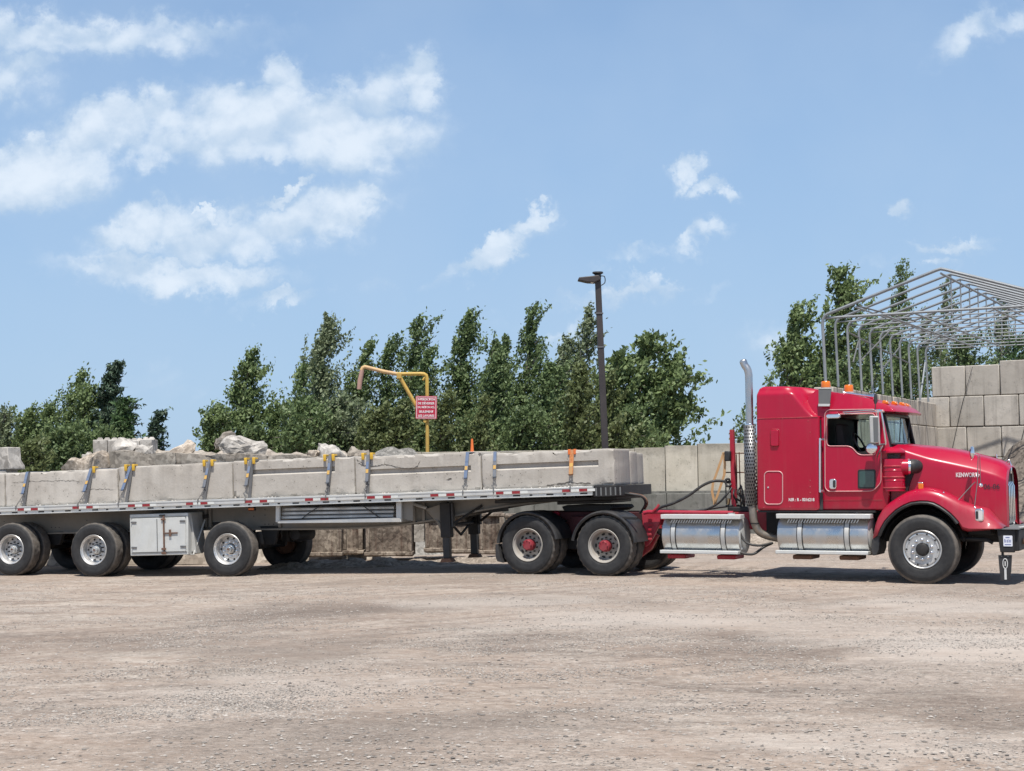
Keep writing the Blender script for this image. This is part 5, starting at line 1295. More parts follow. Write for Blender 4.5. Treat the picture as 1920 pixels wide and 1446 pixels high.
# side closing panel between hood and fender top inside
# --- front fender
st = [((1645,1004),(1637,1011)), ((1650.7,989.8),(1642,985)), ((1658,977),(1647.5,970)), ((1668,966),(1655,957)), ((1680,955),(1667,945)), ((1693.6,946.8),(1683,934)), ((1708,941),(1701,924)), ((1725.5,938.9),(1721,917.5)),
      ((1740,939.5),(1736,916.5)), ((1751,942),(1748,918)), ((1763,948),(1762,921.5)), ((1773,954.8),(1777,928)), ((1783,962.5),(1791,935.5)), ((1790.7,970.7),(1803,942)), ((1798,980),(1818,948)), ((1804,990),(1831,952)), ((1815,993.2),(1847,955)), ((1840,992.6),(1859,968)), ((1862,991.8),(1870,980)), ((1879,991),(1882,990))]
def fender(side, parent):
    S_ = (lambda w: w) if side > 0 else (lambda w: 2.5 - w)
    secs = []
    n = len(st)
    for i, ((ix, iy), (ox, oy)) in enumerate(st):
        f = i / (n - 1); front = sst((f - .62) / .3)
        w_lip = .0 + .03 * front; w_out = .10 + .10 * front
        ui, zi = t_(ix, iy, w_lip); uo, zo = t_(ox, oy, w_out)
        du, dz = uo - ui, zo - zi; inn = hood_w(min(1, max(0, (uo - uc0) / (uc1 - uc0)))) + .04
        sec = [(ui - du * .10, S_(w_lip + .10), zi - dz * .10), (ui - du * .0, S_(w_lip + .01), zi), (ui + du * .06, S_(w_lip - .006), zi + dz * .06), (ui + du * .45, S_(w_lip + .005 + .03 * front), zi + dz * .45),
               (ui + du * .75, S_(w_lip + .030 + .05 * front), zi + dz * .75), (ui + du * .93, S_(w_out - .03), zi + dz * .95), (uo, S_(w_out), zo), (uo + .0, S_(w_out + .05), zo + .012), (uo, S_((w_out + inn) / 2), zo + .012), (uo, S_(inn), zo - .01)]
        secs.append(sec)
    m = MB().loft(secs); o = m.build('front_fender', RED, parent, smooth=40, fix=False)
    sm = o.modifiers.new('sol', 'SOLIDIFY'); sm.thickness = .012; sm.offset = 0
    return o
fen = fender(1, truck); fen2 = fender(-1, truck)
# black rubber edge inside the arch
for side, par in ((1, fen), (-1, fen2)):
    secs = []
    for i in range(15):
        ix, iy = st[i][0]; ui, zi = t_(ix, iy, 0); zc_ = .53; d = Vector((ui - us, zi - zc_)); d.normalize()
        S_ = (lambda w: w) if side > 0 else (lambda w: 2.5 - w)
        secs.append([(ui + d.x * .004, S_(.012), zi + d.y * .004), (ui - d.x * .03, S_(-.02), zi - d.y * .03), (ui - d.x * .055, S_(.0), zi - d.y * .055), (ui - d.x * .05, S_(.16), zi - d.y * .05), (ui - d.x * .035, S_(.55), zi - d.y * .035)])
    MB().loft(secs).build('arch_lip', BLACK, par, smooth=40, fix=False)
# splash guard behind the wheel, step/bracket and inner dark liner
MB().prism(tp([(1634.5, 1012), (1645, 1004), (1650, 990), (1648, 1030), (1644, 1041), (1636, 1042), (1633, 1030)], .02), .02, .55).build('splash_guard', BLACK, truck, bevel=.01)
MB().prism([(us - .70, .66), (us + .66, .66), (us + .66, 1.0), (us + .40, 1.20), (us - .35, 1.235), (us - .70, 1.05)], .60, .66).build('wheel_well_liner', SEATM, truck)
MB().loft([[(us + .63 * cos(a), w, .53 + .63 * sin(a)) for a in np.linspace(R(12), R(168), 16)] for w in (.08, .60)]).build('inner_fender', SEATM, truck, smooth=60, fix=False)
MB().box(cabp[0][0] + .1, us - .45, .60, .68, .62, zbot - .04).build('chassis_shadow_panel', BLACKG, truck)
# running light, headlight and indicator
x0, z0 = t_(1722, 919, .12); x1, z1 = t_(1731, 906.5, .12)
MB().box(x0, x1, .10, .17, z0 - .01, z1).build('turn_signal', AMBER, fen, bevel=.012)
MB().box(x0 + .0, x1, .10, .17, z1 + .001, z1 + .018).build('turn_signal_cap', CHROME, fen, bevel=.004)
hx, hz = t_(1836.5, 966, .08)
hl = MB().prism(rrect(hx - .065, hz - .10, hx + .065, hz + .10, .035), .05, .16).build('headlight', CHROME, truck, bevel=.02, seg=3)
MB().prism(rrect(hx - .005, hz - .07, hx + .05, hz + .07, .02), .038, .0495).build('lens', plain('clear_lens', (.75, .72, .72), .1, .3), hl)
MB().prism(rrect(hx - .05, hz - .06, hx - .015, hz + .06, .015), .04, .0495).build('bezel', BLACK, hl)
MB().tube([(hx, .12, hz), (hx + .05, .45, hz - .02)], .02, 8).build('headlight_arm', BLACK, truck)

# --- bumper with plate and flaps
bx0, bz1 = t_(1869, 993, .06); bx1, _ = t_(1903, 993, .06); bz0 = tz(1885, 1036, .06)
m = MB(); m.prism([(bx0, bz1), (bx1, bz1), (bx1 - .01, bz0), (bx0 + .04, bz0)], .06, .10)
bmp = m.build('bumper', BLACKG, truck, bevel=.012)
MB().box(bx1 - .03, bx1 + .05, .1, 2.42, bz0 + .02, bz1 - .004).build('front_beam', BLACKG, bmp, bevel=.015)
MB().prism([(bx0 - .03, bz1 + .001), (bx1 + .06, bz1 + .001), (bx1 + .06, bz1 + .016), (bx0 - .03, bz1 + .016)], .03, 2.45).build('top_plate', GREYP, bmp)
MB().tube([(bx1 + .02, .3, bz1 + .02), (bx1 + .10, .5, bz1 + .03), (bx1 + .10, 2.0, bz1 + .03)], .02, 6).build('tow_bar', ALUD, bmp)
m = MB()
for k in range(3): m.cyl((bx1 + .06, .45 + k * .35, bz0 + .16), (bx1 + .13, .47 + k * .35, bz0 + .14), .05, 10)
m.build('rusty_coupling', RUSTM, bmp, smooth=40)
px0, pz0 = t_(1881.5, 1024.5, .05); px1, pz1 = t_(1898, 1004.5, .05)
plate = MB().prism(rrect(px0, pz0, px1, pz1, .01), .05, .0575).build('licence_plate', plain('plate_white', (.72, .74, .80), .4), bmp)
PB = plain('plate_ink', (.10, .12, .30), .5)
pw, ph = px1 - px0, pz1 - pz0
for k in range(6):   # the characters of the plate are not readable in the photo: dark strokes only
    xx = px0 + pw * (.12 + .135 * k); MB().box(xx, xx + pw * (.05 if k % 2 else .085), .0485, .0495, pz0 + ph * .36, pz0 + ph * (.62 if k % 3 else .68)).build('plate_mark', PB, plate)
MB().box(px0 + pw * .25, px0 + pw * .70, .0485, .0495, pz0 + ph * .78, pz0 + ph * .86).build('plate_mark', PB, plate)
MB().box(px0 + .02, px1 - .02, .0485, .0495, pz0 + .02, pz0 + .032).build('plate_mark', PB, plate)
fp_ = tp([(1871.5, 1041), (1897.5, 1041), (1896, 1072), (1892, 1089), (1876, 1089), (1874, 1070)], .10)
flap = MB().prism(fp_, .10, .115).build('bumper_flap', BLACK, bmp, bevel=.003)
WL = plain('flap_emblem_white', (.6, .6, .58), .5)
ex, ez = t_(1884.8, 1057, .10); el = [(ex + .034 * cos(a), .097, ez + .075 * sin(a)) for a in np.linspace(0, 2*pi, 24)[:-1]]
MB().tube(el, .007, 5, closed=True).build('emblem', WL, flap, fix=False)
MB().box(ex - .016, ex + .016, .094, .0995, ez - .24, ez - .078).build('emblem', WL, flap)
MB().box(ex - .008, ex + .008, .094, .0995, ez - .035, ez + .035).build('emblem', WL, flap)
for px in (1878, 1890): MB().cyl(t3(px, 1043, .09), t3(px, 1043, .12), .01, 8).build('bolt', HOOKM, flap)
MB().cyl(t3(1880, 1036, .12), t3(1880, 1043, .12), .02, 8).build('flap_hanger', BLACKG, bmp)
wz = 2.2; a = Vector((bx1 + .02, 2.2, bz0))
MB().prism([(bx1 - .12, bz0 + .1), (bx1 + .14, bz0 + .1), (bx1 + .10, .30), (bx1 + .02, .16), (bx1 - .06, .30)], 2.15, 2.17).build('bumper_flap', BLACK, bmp)
MB().box(us + .3, bx0 + .02, .75, .85, .62, .86).build('frame_horn', BLACKG, truck, bevel=.01)
MB().box(us + .62, us + 1.0, .35, .75, .74, .86).build('steering_box', BLACKG, truck, bevel=.03)
MB().tube([t3(1800, 1010, .3), t3(1850, 1012, .3), t3(1862, 1018, .3)], .03, 8).build('steering_link', BLACKG, truck)

# --- air cleaner
cx_, _ = t_(1671, 880, .22); zt_, zb_ = tz(1671, 862, .2), tz(1671, 921, .2); rr_ = (tu(1691.5, 890, .25) - tu(1650.5, 890, .25)) / 2
ac = empty('air_cleaner', parent=truck); ac.location = (cx_ + .02, .30, 0)
m = MB(); m.lathe([(0, zt_ + .01), (rr_ * .98, zt_ + .01), (rr_, zt_), (rr_, zt_ - .16), (rr_ * 1.02, zt_ - .165), (rr_ * 1.02, zt_ - .18), (rr_, zt_ - .185), (rr_, zt_ - .32), (rr_*1.02, zt_ - .325), (rr_*1.02, zt_ - .335), (rr_, zt_ - .34), (rr_, zb_), (0, zb_)], 36, 'Z'); m.build('canister', RED, ac, smooth=30)
zc1, zc0 = tz(1671, 838, .2), tz(1671, 850, .2)
MB().lathe([(rr_ * .62, zt_ + .0), (rr_ * .62, zc0)], 32, 'Z').build('intake_screen', BLACK, ac, smooth=60)
for k in range(3): zz = zt_ + .02 + k * (zc0 - zt_ - .02) / 3; MB().lathe([(rr_ * .63, zz), (rr_ * .70, zz + .008), (rr_ * .63, zz + .016)], 28, 'Z').build('intake_ring', HOOKM, ac)
MB().lathe([(0, zc1), (rr_ * .55, zc1 - .002), (rr_ * .85, zc1 - .03), (rr_ * 1.10, zc0 + .035), (rr_ * 1.13, zc0 + .012), (rr_ * 1.10, zc0), (rr_ * .5, zc0)], 36, 'Z').build('rain_cap', RED, ac, smooth=35)
MB().tube([(0.05, 0, tz(1680, 876, .2)), (rr_ + .05, .04, tz(1690, 876, .2))], .125, 20).build('outlet', RED, ac, smooth=50)
MB().tube([(rr_ + .04, .04, tz(1690, 876, .2)), (rr_ + .07, .05, tz(1690, 876, .2))], .132, 20).build('clamp', CHROME, ac, smooth=50)
MB().tube(smooth_path([(rr_ + .06, .04, tz(1690, 876, .2)), (rr_ + .10, .05, tz(1690, 875, .2)), (rr_ + .145, .12, tz(1690, 875, .2)), (rr_ + .15, .26, tz(1690, 876, .2))], 5), .115, 20).build('duct', RUB, ac, smooth=50)
for k in range(3): MB().lathe([(rr_, .0), (rr_ + .008, .008), (rr_ + .008, .02), (rr_, .028)], 36, 'Z', (0, 0, zt_ - .12 - .17 * k)).build('band', RED_F, ac)
m = MB(); m.box(cx_ + rr_ + .02, cx_ + rr_ + .17, .44, .5, zb_ + .0, tz(1700, 890, .3)); m.build('duct_recess', SEATM, truck)
MB().prism(tp([(1693, 888), (1712, 889), (1706, 905), (1702, 921), (1690, 918)], .33), .325, .46).build('cowl_gap', SEATM, truck)

# --- mirrors
MH = TF
mr = MB().prism(tp(roundpoly([(1629.5, 780), (1646, 780), (1647, 831), (1631.5, 831)], 2.5), -.12), -.12, -.06).build('mirror', ALUD, truck, bevel=.014, seg=3)
MB().prism(tp([(1637, 783), (1646.2, 783), (1646.5, 829), (1638.5, 829)], -.125), -.128, -.119).build('mirror_side', GREYP, mr)
m = MB(); c = t3(1633.5, 841, -.10); rad = 10.5 * 23.0 / F * 1.02
MB().lathe([(0, -.018), (rad * .45, -.014), (rad * .85, .0), (rad, .02), (rad * .95, .05), (0, .06)], 28, 'Y', c).build('convex_mirror', CHROME, truck, smooth=60)
for (a, b_) in ((t3(1579, 773, KW - .01), t3(1650, 768, -.02)), (t3(1581, 776, KW - .01), t3(1650, 771.5, -.02))): MB().tube([a, b_], .009, 6).build('mirror_arm', CHROME, truck)
MB().tube([t3(1646, 770, -.05), t3(1648, 800, -.05), t3(1649, 834, -.02)], .013, 8).build('mirror_bar', ALUD, truck, smooth=60)
MB().tube([t3(1651, 768.5, .05), t3(1653, 775, .05), t3(1660.5, 828, .05), t3(1661, 834, .1)], .014, 8).build('mirror_bar', CHROME, truck, smooth=60)
MB().tube([t3(1646, 771, -.08), t3(1653, 771, .05), t3(1656, 771, KW)], .026, 8).build('mirror_bracket', CHROME, truck, smooth=60)
MB().tube([t3(1638, 834, -.1), t3(1648, 834, 0), t3(1662, 833, .30)], .016, 8).build('mirror_bracket', HOOKM, truck)
MB().tube([t3(1655, 836, .1), t3(1648, 848, .05), t3(1644, 858, KW)], .012, 6).build('mirror_bracket', HOOKM, truck)
x, z = t_(1563.5, 780.8, .12)
o = MB().prism(rrect(x - .115, z - .035, x + .115, z + .035, .033), .06, .13).build('door_mirror', CHROME, truck, bevel=.015, seg=3)
MB().prism([(x - .05, z + .02), (x + .05, z + .02), (x + .07, z + .07), (x - .07, z + .07)], .13, .20).build('mount', RED, o, bevel=.01)
# far side mirror frame
fa = [(tu(1655, 800, 2.3), 2.42, z_ws1 + .0), (tu(1655, 800, 2.3) + .2, 2.75, z_ws1 - .02), (tu(1655, 800, 2.3) + .2, 2.78, z_ws0 + .05), (tu(1655, 800, 2.3) + .05, 2.4, z_ws0 + .02)]
MB().tube(fa, .013, 6).build('mirror_bar', CHROME, truck)
x = fa[1][0]; MB().box(x - .05, x - .01, 2.55, 2.73, z_ws0 + .1, z_ws1 - .12).build('mirror', ALUD, truck, bevel=.01)
# hood mirrors on stalks
hw = .30
a = t3(1821, 850, hw); MB().lathe([(0, -.03), (.06, -.02), (.10, 0), (.11, .02), (.09, .04), (0, .05)], 24, 'X', (a[0], a[1], a[2])).build('hood_mirror', CHROME, truck, smooth=60).scale = (1, 1, 1)
m = MB()
m.tube([t3(1824, 850, hw), t3(1833, 853, .28), t3(1834, 858, .28), t3(1832.5, 905, .24), t3(1827, 951, .16)], .007, 6)
m.tube([t3(1837, 855, .30), t3(1838.5, 905, .30)], .006, 6)
m.tube([t3(1829, 904, .24), t3(1825, 907, .24), t3(1795, 940, .12)], .008, 6)
m.build('hood_mirror_stalk', HOOKM, truck, smooth=60)
for c_, r_ in ((t3(1838.5, 910.5, .32), .042), (t3(1794, 940, .10), .024), (t3(1827.5, 952, .14), .024), (t3(1769, 924, .11), .020)):
    MB().lathe([(0, -r_), (r_ * .7, -r_ * .7), (r_, 0), (r_ * .7, r_ * .7), (0, r_)], 14, 'Y', c_).build('stalk_fitting', CHROME, truck, smooth=70)
MB().tube([t3(1868, 852, 1.9), t3(1869, 860, 1.9), t3(1875, 866, 1.85)], .012, 6).build('far_hood_mirror', CHROME, truck)

# --- exhaust
EW = .22
sx0 = tu(1405.5, 780, EW); rs = .062
ztp = tz(1405, 703, EW)
m = MB(); path = [(sx0, EW, tz(1405, 960, EW)), (sx0, EW, tz(1405, 800, EW)), (sx0, EW, ztp)]
xt, zt2 = t_(1392.5, 674, EW)
path = [(sx0, EW, tz(1405, 800, EW)), (sx0, EW, tz(1405, 720, EW))] + smooth_path([(sx0, EW, ztp), (sx0 - .02, EW, tz(0+1400, 693, EW)), (sx0 - .07, EW, tz(1400, 684, EW)), (xt, EW, zt2 - .005)], 5)
st_o = m.tube(path, [rs] * (len(path) - 2) + [rs * .9, rs * .62], 24).build('exhaust_stack', CHRD, truck, smooth=50)
MB().lathe([(rs + .006, 0), (rs + .012, .01), (rs + .012, .03), (rs + .006, .04)], 24, 'Z', (sx0, EW, tz(1405, 799, EW))).build('clamp', CHROME, st_o)
# perforated guard (half shell with real holes as dark inserts)
gr_ = (tu(1417, 870, EW) - tu(1394, 870, EW)) / 2; zg_t, zg_b = tz(1405, 798, EW), tz(1405, 947, EW)
gm = MB(); gs = 24
arc = [(sx0 + gr_ * cos(a), EW + gr_ * sin(a)) for a in np.linspace(R(150), R(390), gs)]
arc = [(sx0 - gr_ * cos(a) * 1.0, EW - gr_ * .9 * sin(a)) for a in np.linspace(R(-35), R(215), gs)]
gm.loft([[(x, y, zg_b) for x, y in arc], [(x, y, zg_t) for x, y in arc]])
GM = None
def perf():
    m, t, b = newmat('perforated_guard'); c = N(t, 'ShaderNodeTexCoord'); s_ = N(t, 'ShaderNodeSeparateXYZ'); L(t, c.outputs['Object'], s_.inputs[0])
    ang = M(t, 'ARCTAN2', M(t, 'SUBTRACT', s_.outputs[1], EW), M(t, 'SUBTRACT', s_.outputs[0], sx0))
    u = M(t, 'MULTIPLY', ang, gr_ / .042); v = M(t, 'DIVIDE', s_.outputs[2], .056)
    row = M(t, 'MULTIPLY', M(t, 'MODULO', M(t, 'FLOOR', v), 2.0), .5)
    fu_ = M(t, 'SUBTRACT', M(t, 'FRACT', M(t, 'ADD', M(t, 'ADD', u, row), 50.0)), .5); fv = M(t, 'SUBTRACT', M(t, 'FRACT', v), .5)
    d = M(t, 'ADD', M(t, 'MULTIPLY', fu_, fu_), M(t, 'MULTIPLY', M(t, 'MULTIPLY', fv, fv), 1.0))
    hole = M(t, 'LESS_THAN', d, .10)
    b.inputs['Metallic'].default_value = .75; b.inputs['Roughness'].default_value = .5; b.inputs['Base Color'].default_value = (.20, .20, .205, 1)
    L(t, M(t, 'SUBTRACT', 1.0, hole), b.inputs['Alpha']); return m
gd = gm.build('heat_shield', perf(), truck, smooth=60, fix=False); so = gd.modifiers.new('s', 'SOLIDIFY'); so.thickness = .004
MB().tube([(sx0, EW, zg_b - .02), (sx0, EW, zg_t)], .075, 24).build('muffler', BLACKG, truck, smooth=60)
ze = tz(1412, 985, EW); pth = smooth_path([(sx0 + .02, EW, zg_b + .02), (sx0 + .03, EW, ze + .15), (sx0 + .05, EW + .02, ze + .02), (sx0 + .15, EW + .08, ze - .14), (sx0 + .5, EW + .3, ze - .24), (sx0 + 1.0, EW + .6, ze - .27)], 6)
ep = MB().tube(pth, .065, 18).build('exhaust_pipe', EXH, truck, smooth=60)
for zz in (ze + .02,): MB().lathe([(.065, 0), (.073, .004), (.073, .02), (.065, .024)], 18, 'Z', (sx0 + .045, EW + .015, zz)).build('clamp', BLACKG, ep)

# --- headache mast, hoses behind the sleeper
mw = .85
p0 = tp([(1367.5, 806), (1374.5, 806), (1380, 950), (1371.5, 950)], mw)
mast = MB().prism(p0, mw, mw + .09).build('hose_mast', RED_F, truck, bevel=.006)
MB().tube([t3(1375.5, 800, .95), t3(1379, 900, .95)], .008, 5).build('antenna', BLACK, truck)
for (a, b_) in (((1376, 850), (1395, 850)), ((1360, 886), (1395, 886)), ((1386, 848), (1389, 948)), ((1381, 852), (1382, 945))): MB().tube([t3(*a, .95), t3(*b_, .95)], .011, 5).build('mast_rail', RUSTM, mast)
MB().box(t3(1358, 860, .75)[0], t3(1366, 860, .75)[0] + .03, .74, .84, t3(1360, 865, .8)[2], t3(1360, 846, .8)[2]).build('mast_box', BLACK, mast, bevel=.02)
def hose(pts, r, mat=RUB, name='hose', seg=8): return MB().tube(smooth_path([t3(*p) for p in pts], 7), r, seg).build(name, mat, truck, smooth=60, fix=False)
hose([(1368, 905, .8), (1352, 902, .7), (1335, 903, .6), (1315, 912, .6), (1290, 930, .6), (1262, 944, .6), (1238, 952, .6), (1229, 961, .6), (1233, 967, .6), (1250, 970, .6)], .024)
hose([(1385, 946, .9), (1350, 951, .8), (1310, 957, .7), (1275, 961, .6), (1255, 972, .6), (1242, 988, .5)], .022)
hose([(1238, 956, .7), (1265, 957, .7), (1290, 958, .7), (1320, 956, .7), (1345, 945, .7), (1362, 928, .7), (1372, 915, .8)], .018)
hose([(1160, 925, .4), (1185, 927, .4), (1204, 932, .5), (1210, 945, .6), (1200, 962, .7)], .02)
hose([(1180, 925, .6), (1205, 930, .6), (1214, 942, .6), (1209, 955, .7)], .015, RUSTM)
for k in range(9):
    a = random.uniform(0, 6); x = 1372 + random.uniform(0, 24); y = 905 + random.uniform(0, 20)
    hose([(x, y, .9), (x + 8 * cos(a), y + 12, .85 + .1*sin(a)), (x + 4, y + 26, .9), (x + 10 + 6 * sin(a), y + 34, .95)], .016, RUB)
hose([(1369, 905, .8), (1366, 898, .75), (1360, 902, .75), (1364, 912, .75), (1371, 908, .8)], .02)
m = MB(); a = t3(1376, 955, .85); m.box(a[0] - .10, a[0] + .32, .8, 1.1, fz1 + .0, fz1 + .09); m.build('deck_plate', BLACKG, truck, bevel=.02)
hose([(1365, 948, .9), (1366, 940, .9), (1367, 934, .9)], .03, BRONZE, 'brass_valve')
hose([(1361, 898, .8), (1361, 920, .8), (1362, 945, .8)], .011)
for k in range(2): hose([(1384, 985, .15), (1390, 1005, .15), (1402, 1019 + 0*k, .15), (1425, 1023, .2), (1448, 1018, .35)], .020) if k == 0 else hose([(1385, 1035, .15), (1400, 1039, .15), (1415, 1038, .2), (1432, 1026, .3), (1449, 1018, .4)], .022)
MB().cyl(t3(1380, 1031, .2), t3(1393, 1029, .2), .03, 10).build('tank_fitting', ALU, truck)
MB().prism(tp([(1384, 960), (1416, 960), (1416, 992), (1384, 992)], .74), .735, .775).build('battery_cover', RED_F, truck, bevel=.01)
MB().box(tu(1440, 960, .8), tu(1640, 960, .8), .70, 1.75, .62, zbot - .04).build('gearbox', BLACKG, truck)
MB().box(tu(1425, 990, .9), tu(1442, 960, .9), .75, .80, fz0 - .08, zbot - .04).build('cab_mount', RED_F, truck)
# tan webbing loop hung on the mast (rests on the truck: own thing)
lp = empty('webbing_loop', TM); tag(lp, 'orange tan webbing loop hanging on the red hose mast of the truck', 'strap')
def ribbon(pts3, w_, mat, name, parent, th=.004):
    """flat strap along pts, width across x"""
    m = MB(); secs = []
    for p in pts3:
        secs.append([(p[0] - w_/2, p[1], p[2]), (p[0] + w_/2, p[1], p[2]), (p[0] + w_/2, p[1] + th, p[2]), (p[0] - w_/2, p[1] + th, p[2])])
    m.loft(secs, closed=True); return m.build(name, mat, parent, smooth=60)
for pth in ([(1357, 848), (1351, 866), (1342, 892), (1337, 905), (1335, 922), (1339, 940), (1340, 948)], [(1357, 850), (1359, 870), (1358, 890), (1350, 915), (1343, 935), (1340, 948)]):
    ribbon([t3(a, b_, .80) for a, b_ in pth], .045, TANW, 'webbing', lp)
# ---------------------------------------------------------------- trailer
TH2 = R(18); PT = R(-1.55)
O2 = Vector((1.08, 25.68, 0))
RM = Matrix.Translation(O2) @ Matrix.Rotation(-TH2, 4, 'Z') @ Matrix.Rotation(PT, 4, 'Y')
RF = Frame(RM)
def r_(px, py, w): return RF.at(px, py, w)
def rp(L_, w): return [RF.at(a, b, w) for a, b in L_]
def ru(px, py, w): return RF.at(px, py, w)[0]
def rz(px, py, w): return RF.at(px, py, w)[1]
def r3(px, py, w): a, b = RF.at(px, py, w); return (a, w, b)
def rground(u, w):
    p = RM @ Vector((u, w, 0)); g = ground_z(p.x, p.y); return (RM.inverted() @ Vector((p.x, p.y, g))).z
trailer = empty('flatbed_trailer', RM); tag(trailer, 'long aluminium flatbed trailer carrying pale concrete blocks, coupled to the red truck', 'trailer')
zd = rz(1110, 912.5, 0); zdl = rz(10, 949.5, 0)
print('deck z', zd, zdl)
ZD = (zd + zdl) / 2
uL = ru(-60, 951, 0); uR = ru(1110, 912, 0)
# deck
MB().box(uL, uR + .3, .03, 2.57, ZD - .05, ZD - .004).build('deck', ALUD, trailer)
# side rails
for w0, w1, side in ((0, .06, 1), (2.54, 2.60, -1)):
    m = MB(); m.prism([(uL, ZD - .02), (uR, ZD - .02), (uR, ZD - .004), (uL, ZD - .004)], w0 + .0, w1)
    S_ = -1 if side > 0 else 1
    rail = MB()
    rail.box(uL, uR, w0, w1, ZD - .095, ZD + .0)
    o = rail.build('side_rail', ALUR, trailer, bevel=.004)
    MB().box(uL, uR, w0 + .02, w1 - .005, ZD - .145, ZD - .0955).build('lower_rail', ALUR, o)
    MB().box(uL, uR, w0 - .004 if side > 0 else w0, w1, ZD - .038, ZD - .032).build('rail_groove', GREYP, o)
    MB().box(uL, uR, w0 - .008 if side > 0 else w0, w1 + (0 if side > 0 else .008), ZD - .158, ZD - .1455).build('rail_lip', ALUR, o)
    # stake slots
    u = uL + .1; k = 0; m = MB()
    while u < uR - .2:
        m.box(u, u + (.13 if k % 2 else .05), w0 + .0185 if side > 0 else w1 - .006, w0 + .03 if side > 0 else w1 - .004, ZD - .135, ZD - .108); u += .305; k += 1
    m.build('stake_slots', BLACKG, o)
segs = [(33,45),(58,71),(136,148),(162,174),(240,253),(267,281),(349,362),(376,389),(459,473),(487,501),(572,587),(601,616),(688,703),(718,733),(807,822),(837,852),(930,944),(960,975),(1054,1070),(1086,1101)]
for i, (a, b_) in enumerate(segs):
    ym = 950 + (912 - 950) * (a / 1110) + 6
    ua, ub2_ = ru(a, ym, 0), ru(b_, ym, 0)
    MB().box(ua, ub2_, -.004, -.0005, ZD - .088, ZD - .042).build('red_reflector', REDR, trailer)
    if i % 2 == 0:
        un = ru(segs[i+1][0], ym, 0); MB().box(ub2_ + .003, un - .003, -.004, -.0005, ZD - .088, ZD - .042).build('white_reflector', WHR, trailer)
    else:
        MB().box(ub2_ + .003, ub2_ + .14, -.004, -.0005, ZD - .088, ZD - .042).build('white_reflector', WHR, trailer)
# nose
un0, un1 = uR, ru(1157, 924, 0)
nose = MB().add([], []); zz0, zz1 = ZD - .19, ZD - .002
pl = roundpoly([(un0 + .002, 0.0), (un1 - .05, .0), (un1 + .06, .14), (un1 + .06, 2.46), (un1 - .05, 2.60), (un0 + .002, 2.60)], .08)
n_ = len(pl); nose.add([(a, b_, zz0) for a, b_ in pl] + [(a, b_, zz1) for a, b_ in pl], [tuple(reversed(range(n_))), tuple(range(n_, 2*n_))] + [(i, (i+1) % n_, (i+1) % n_ + n_, i + n_) for i in range(n_)])
no = nose.build('nose', BLACKG, trailer, bevel=.008)
for k in range(6): MB().box(un0 + .06 + k * .085, un0 + .085 + k * .085, -.006, .0, zz0 + .02, zz1 - .03).build('nose_rib', GREYP, no)
MB().box(un0 - 1.9, un1 - .1, .35, 2.25, ZD - .25, ZD - .192).build('king_plate', BLACKG, trailer, bevel=.01)
MB().box(uR - .8, un1 - .25, .55, 2.05, ZD - .31, ZD - .252).build('upper_coupler', BLACKG, trailer, bevel=.01)
# main beams: tapering toward the front
BW = .72
def beam(w, mat=BEAM):
    edge = [(-40, 1001), (100, 998.5), (340, 992), (500, 991), (590, 990.5), (650, 989.5), (700, 987.5), (750, 983.5), (800, 976), (850, 966.5), (900, 956), (950, 947.5), (1010, 940), (1080, 936)]
    low = [r_(a, b_, BW) for a, b_ in edge]; up = [(low[-1][0], ZD - .16), (low[0][0], ZD - .16)]
    o = MB().prism(low + up, w, w + .03).build('main_beam', mat, trailer)
    secs = [[(x, w - .07, z), (x, w + .10, z), (x, w + .10, z - .03), (x, w - .07, z - .03)] for x, z in low]
    MB().loft(secs, closed=True).build('flange', BEAM, o, smooth=40)
    secs = [[(x, w - .07, z), (x, w + .10, z), (x, w + .10, z - .02), (x, w - .07, z - .02)] for x, z in [(low[0][0], ZD - .17), (low[-1][0], ZD - .17)]]
    MB().loft(secs, closed=True).build('upper_flange', BEAM, o, smooth=0)
    return o
b1 = beam(BW); b2 = beam(2.6 - BW - .03)
# cross members under the deck
u = uL + .2
while u < uR - .1:
    MB().box(u, u + .05, .062, 2.538, ZD - .16, ZD - .052).build('cross_member', ALUD, trailer); u += .42
# vertical stiffeners / hangers seen on the side
for px in (384, 392, 522, 774, 792): 
    u = ru(px, 960, BW - .04); MB().box(u, u + .05, BW - .06, BW - .002, rz(px, 990 if px < 700 else 980, BW) + .01, ZD - .17).build('stiffener', BEAM, trailer)
def dots(L_, w, nm='rivets', r=.010):
    m = MB()
    for px, py in L_: x, z = r_(px, py, w); m.lathe([(0, -.006), (r, -.004), (r, 0)], 8, 'Y', (x, w, z))
    m.build(nm, BLACKG, trailer)
dots([(476, 968), (497, 956), (497, 966), (497, 983), (504, 983), (513, 983), (486, 988), (97, 989), (104, 989), (111, 989), (8, 978), (163, 976)], BW)

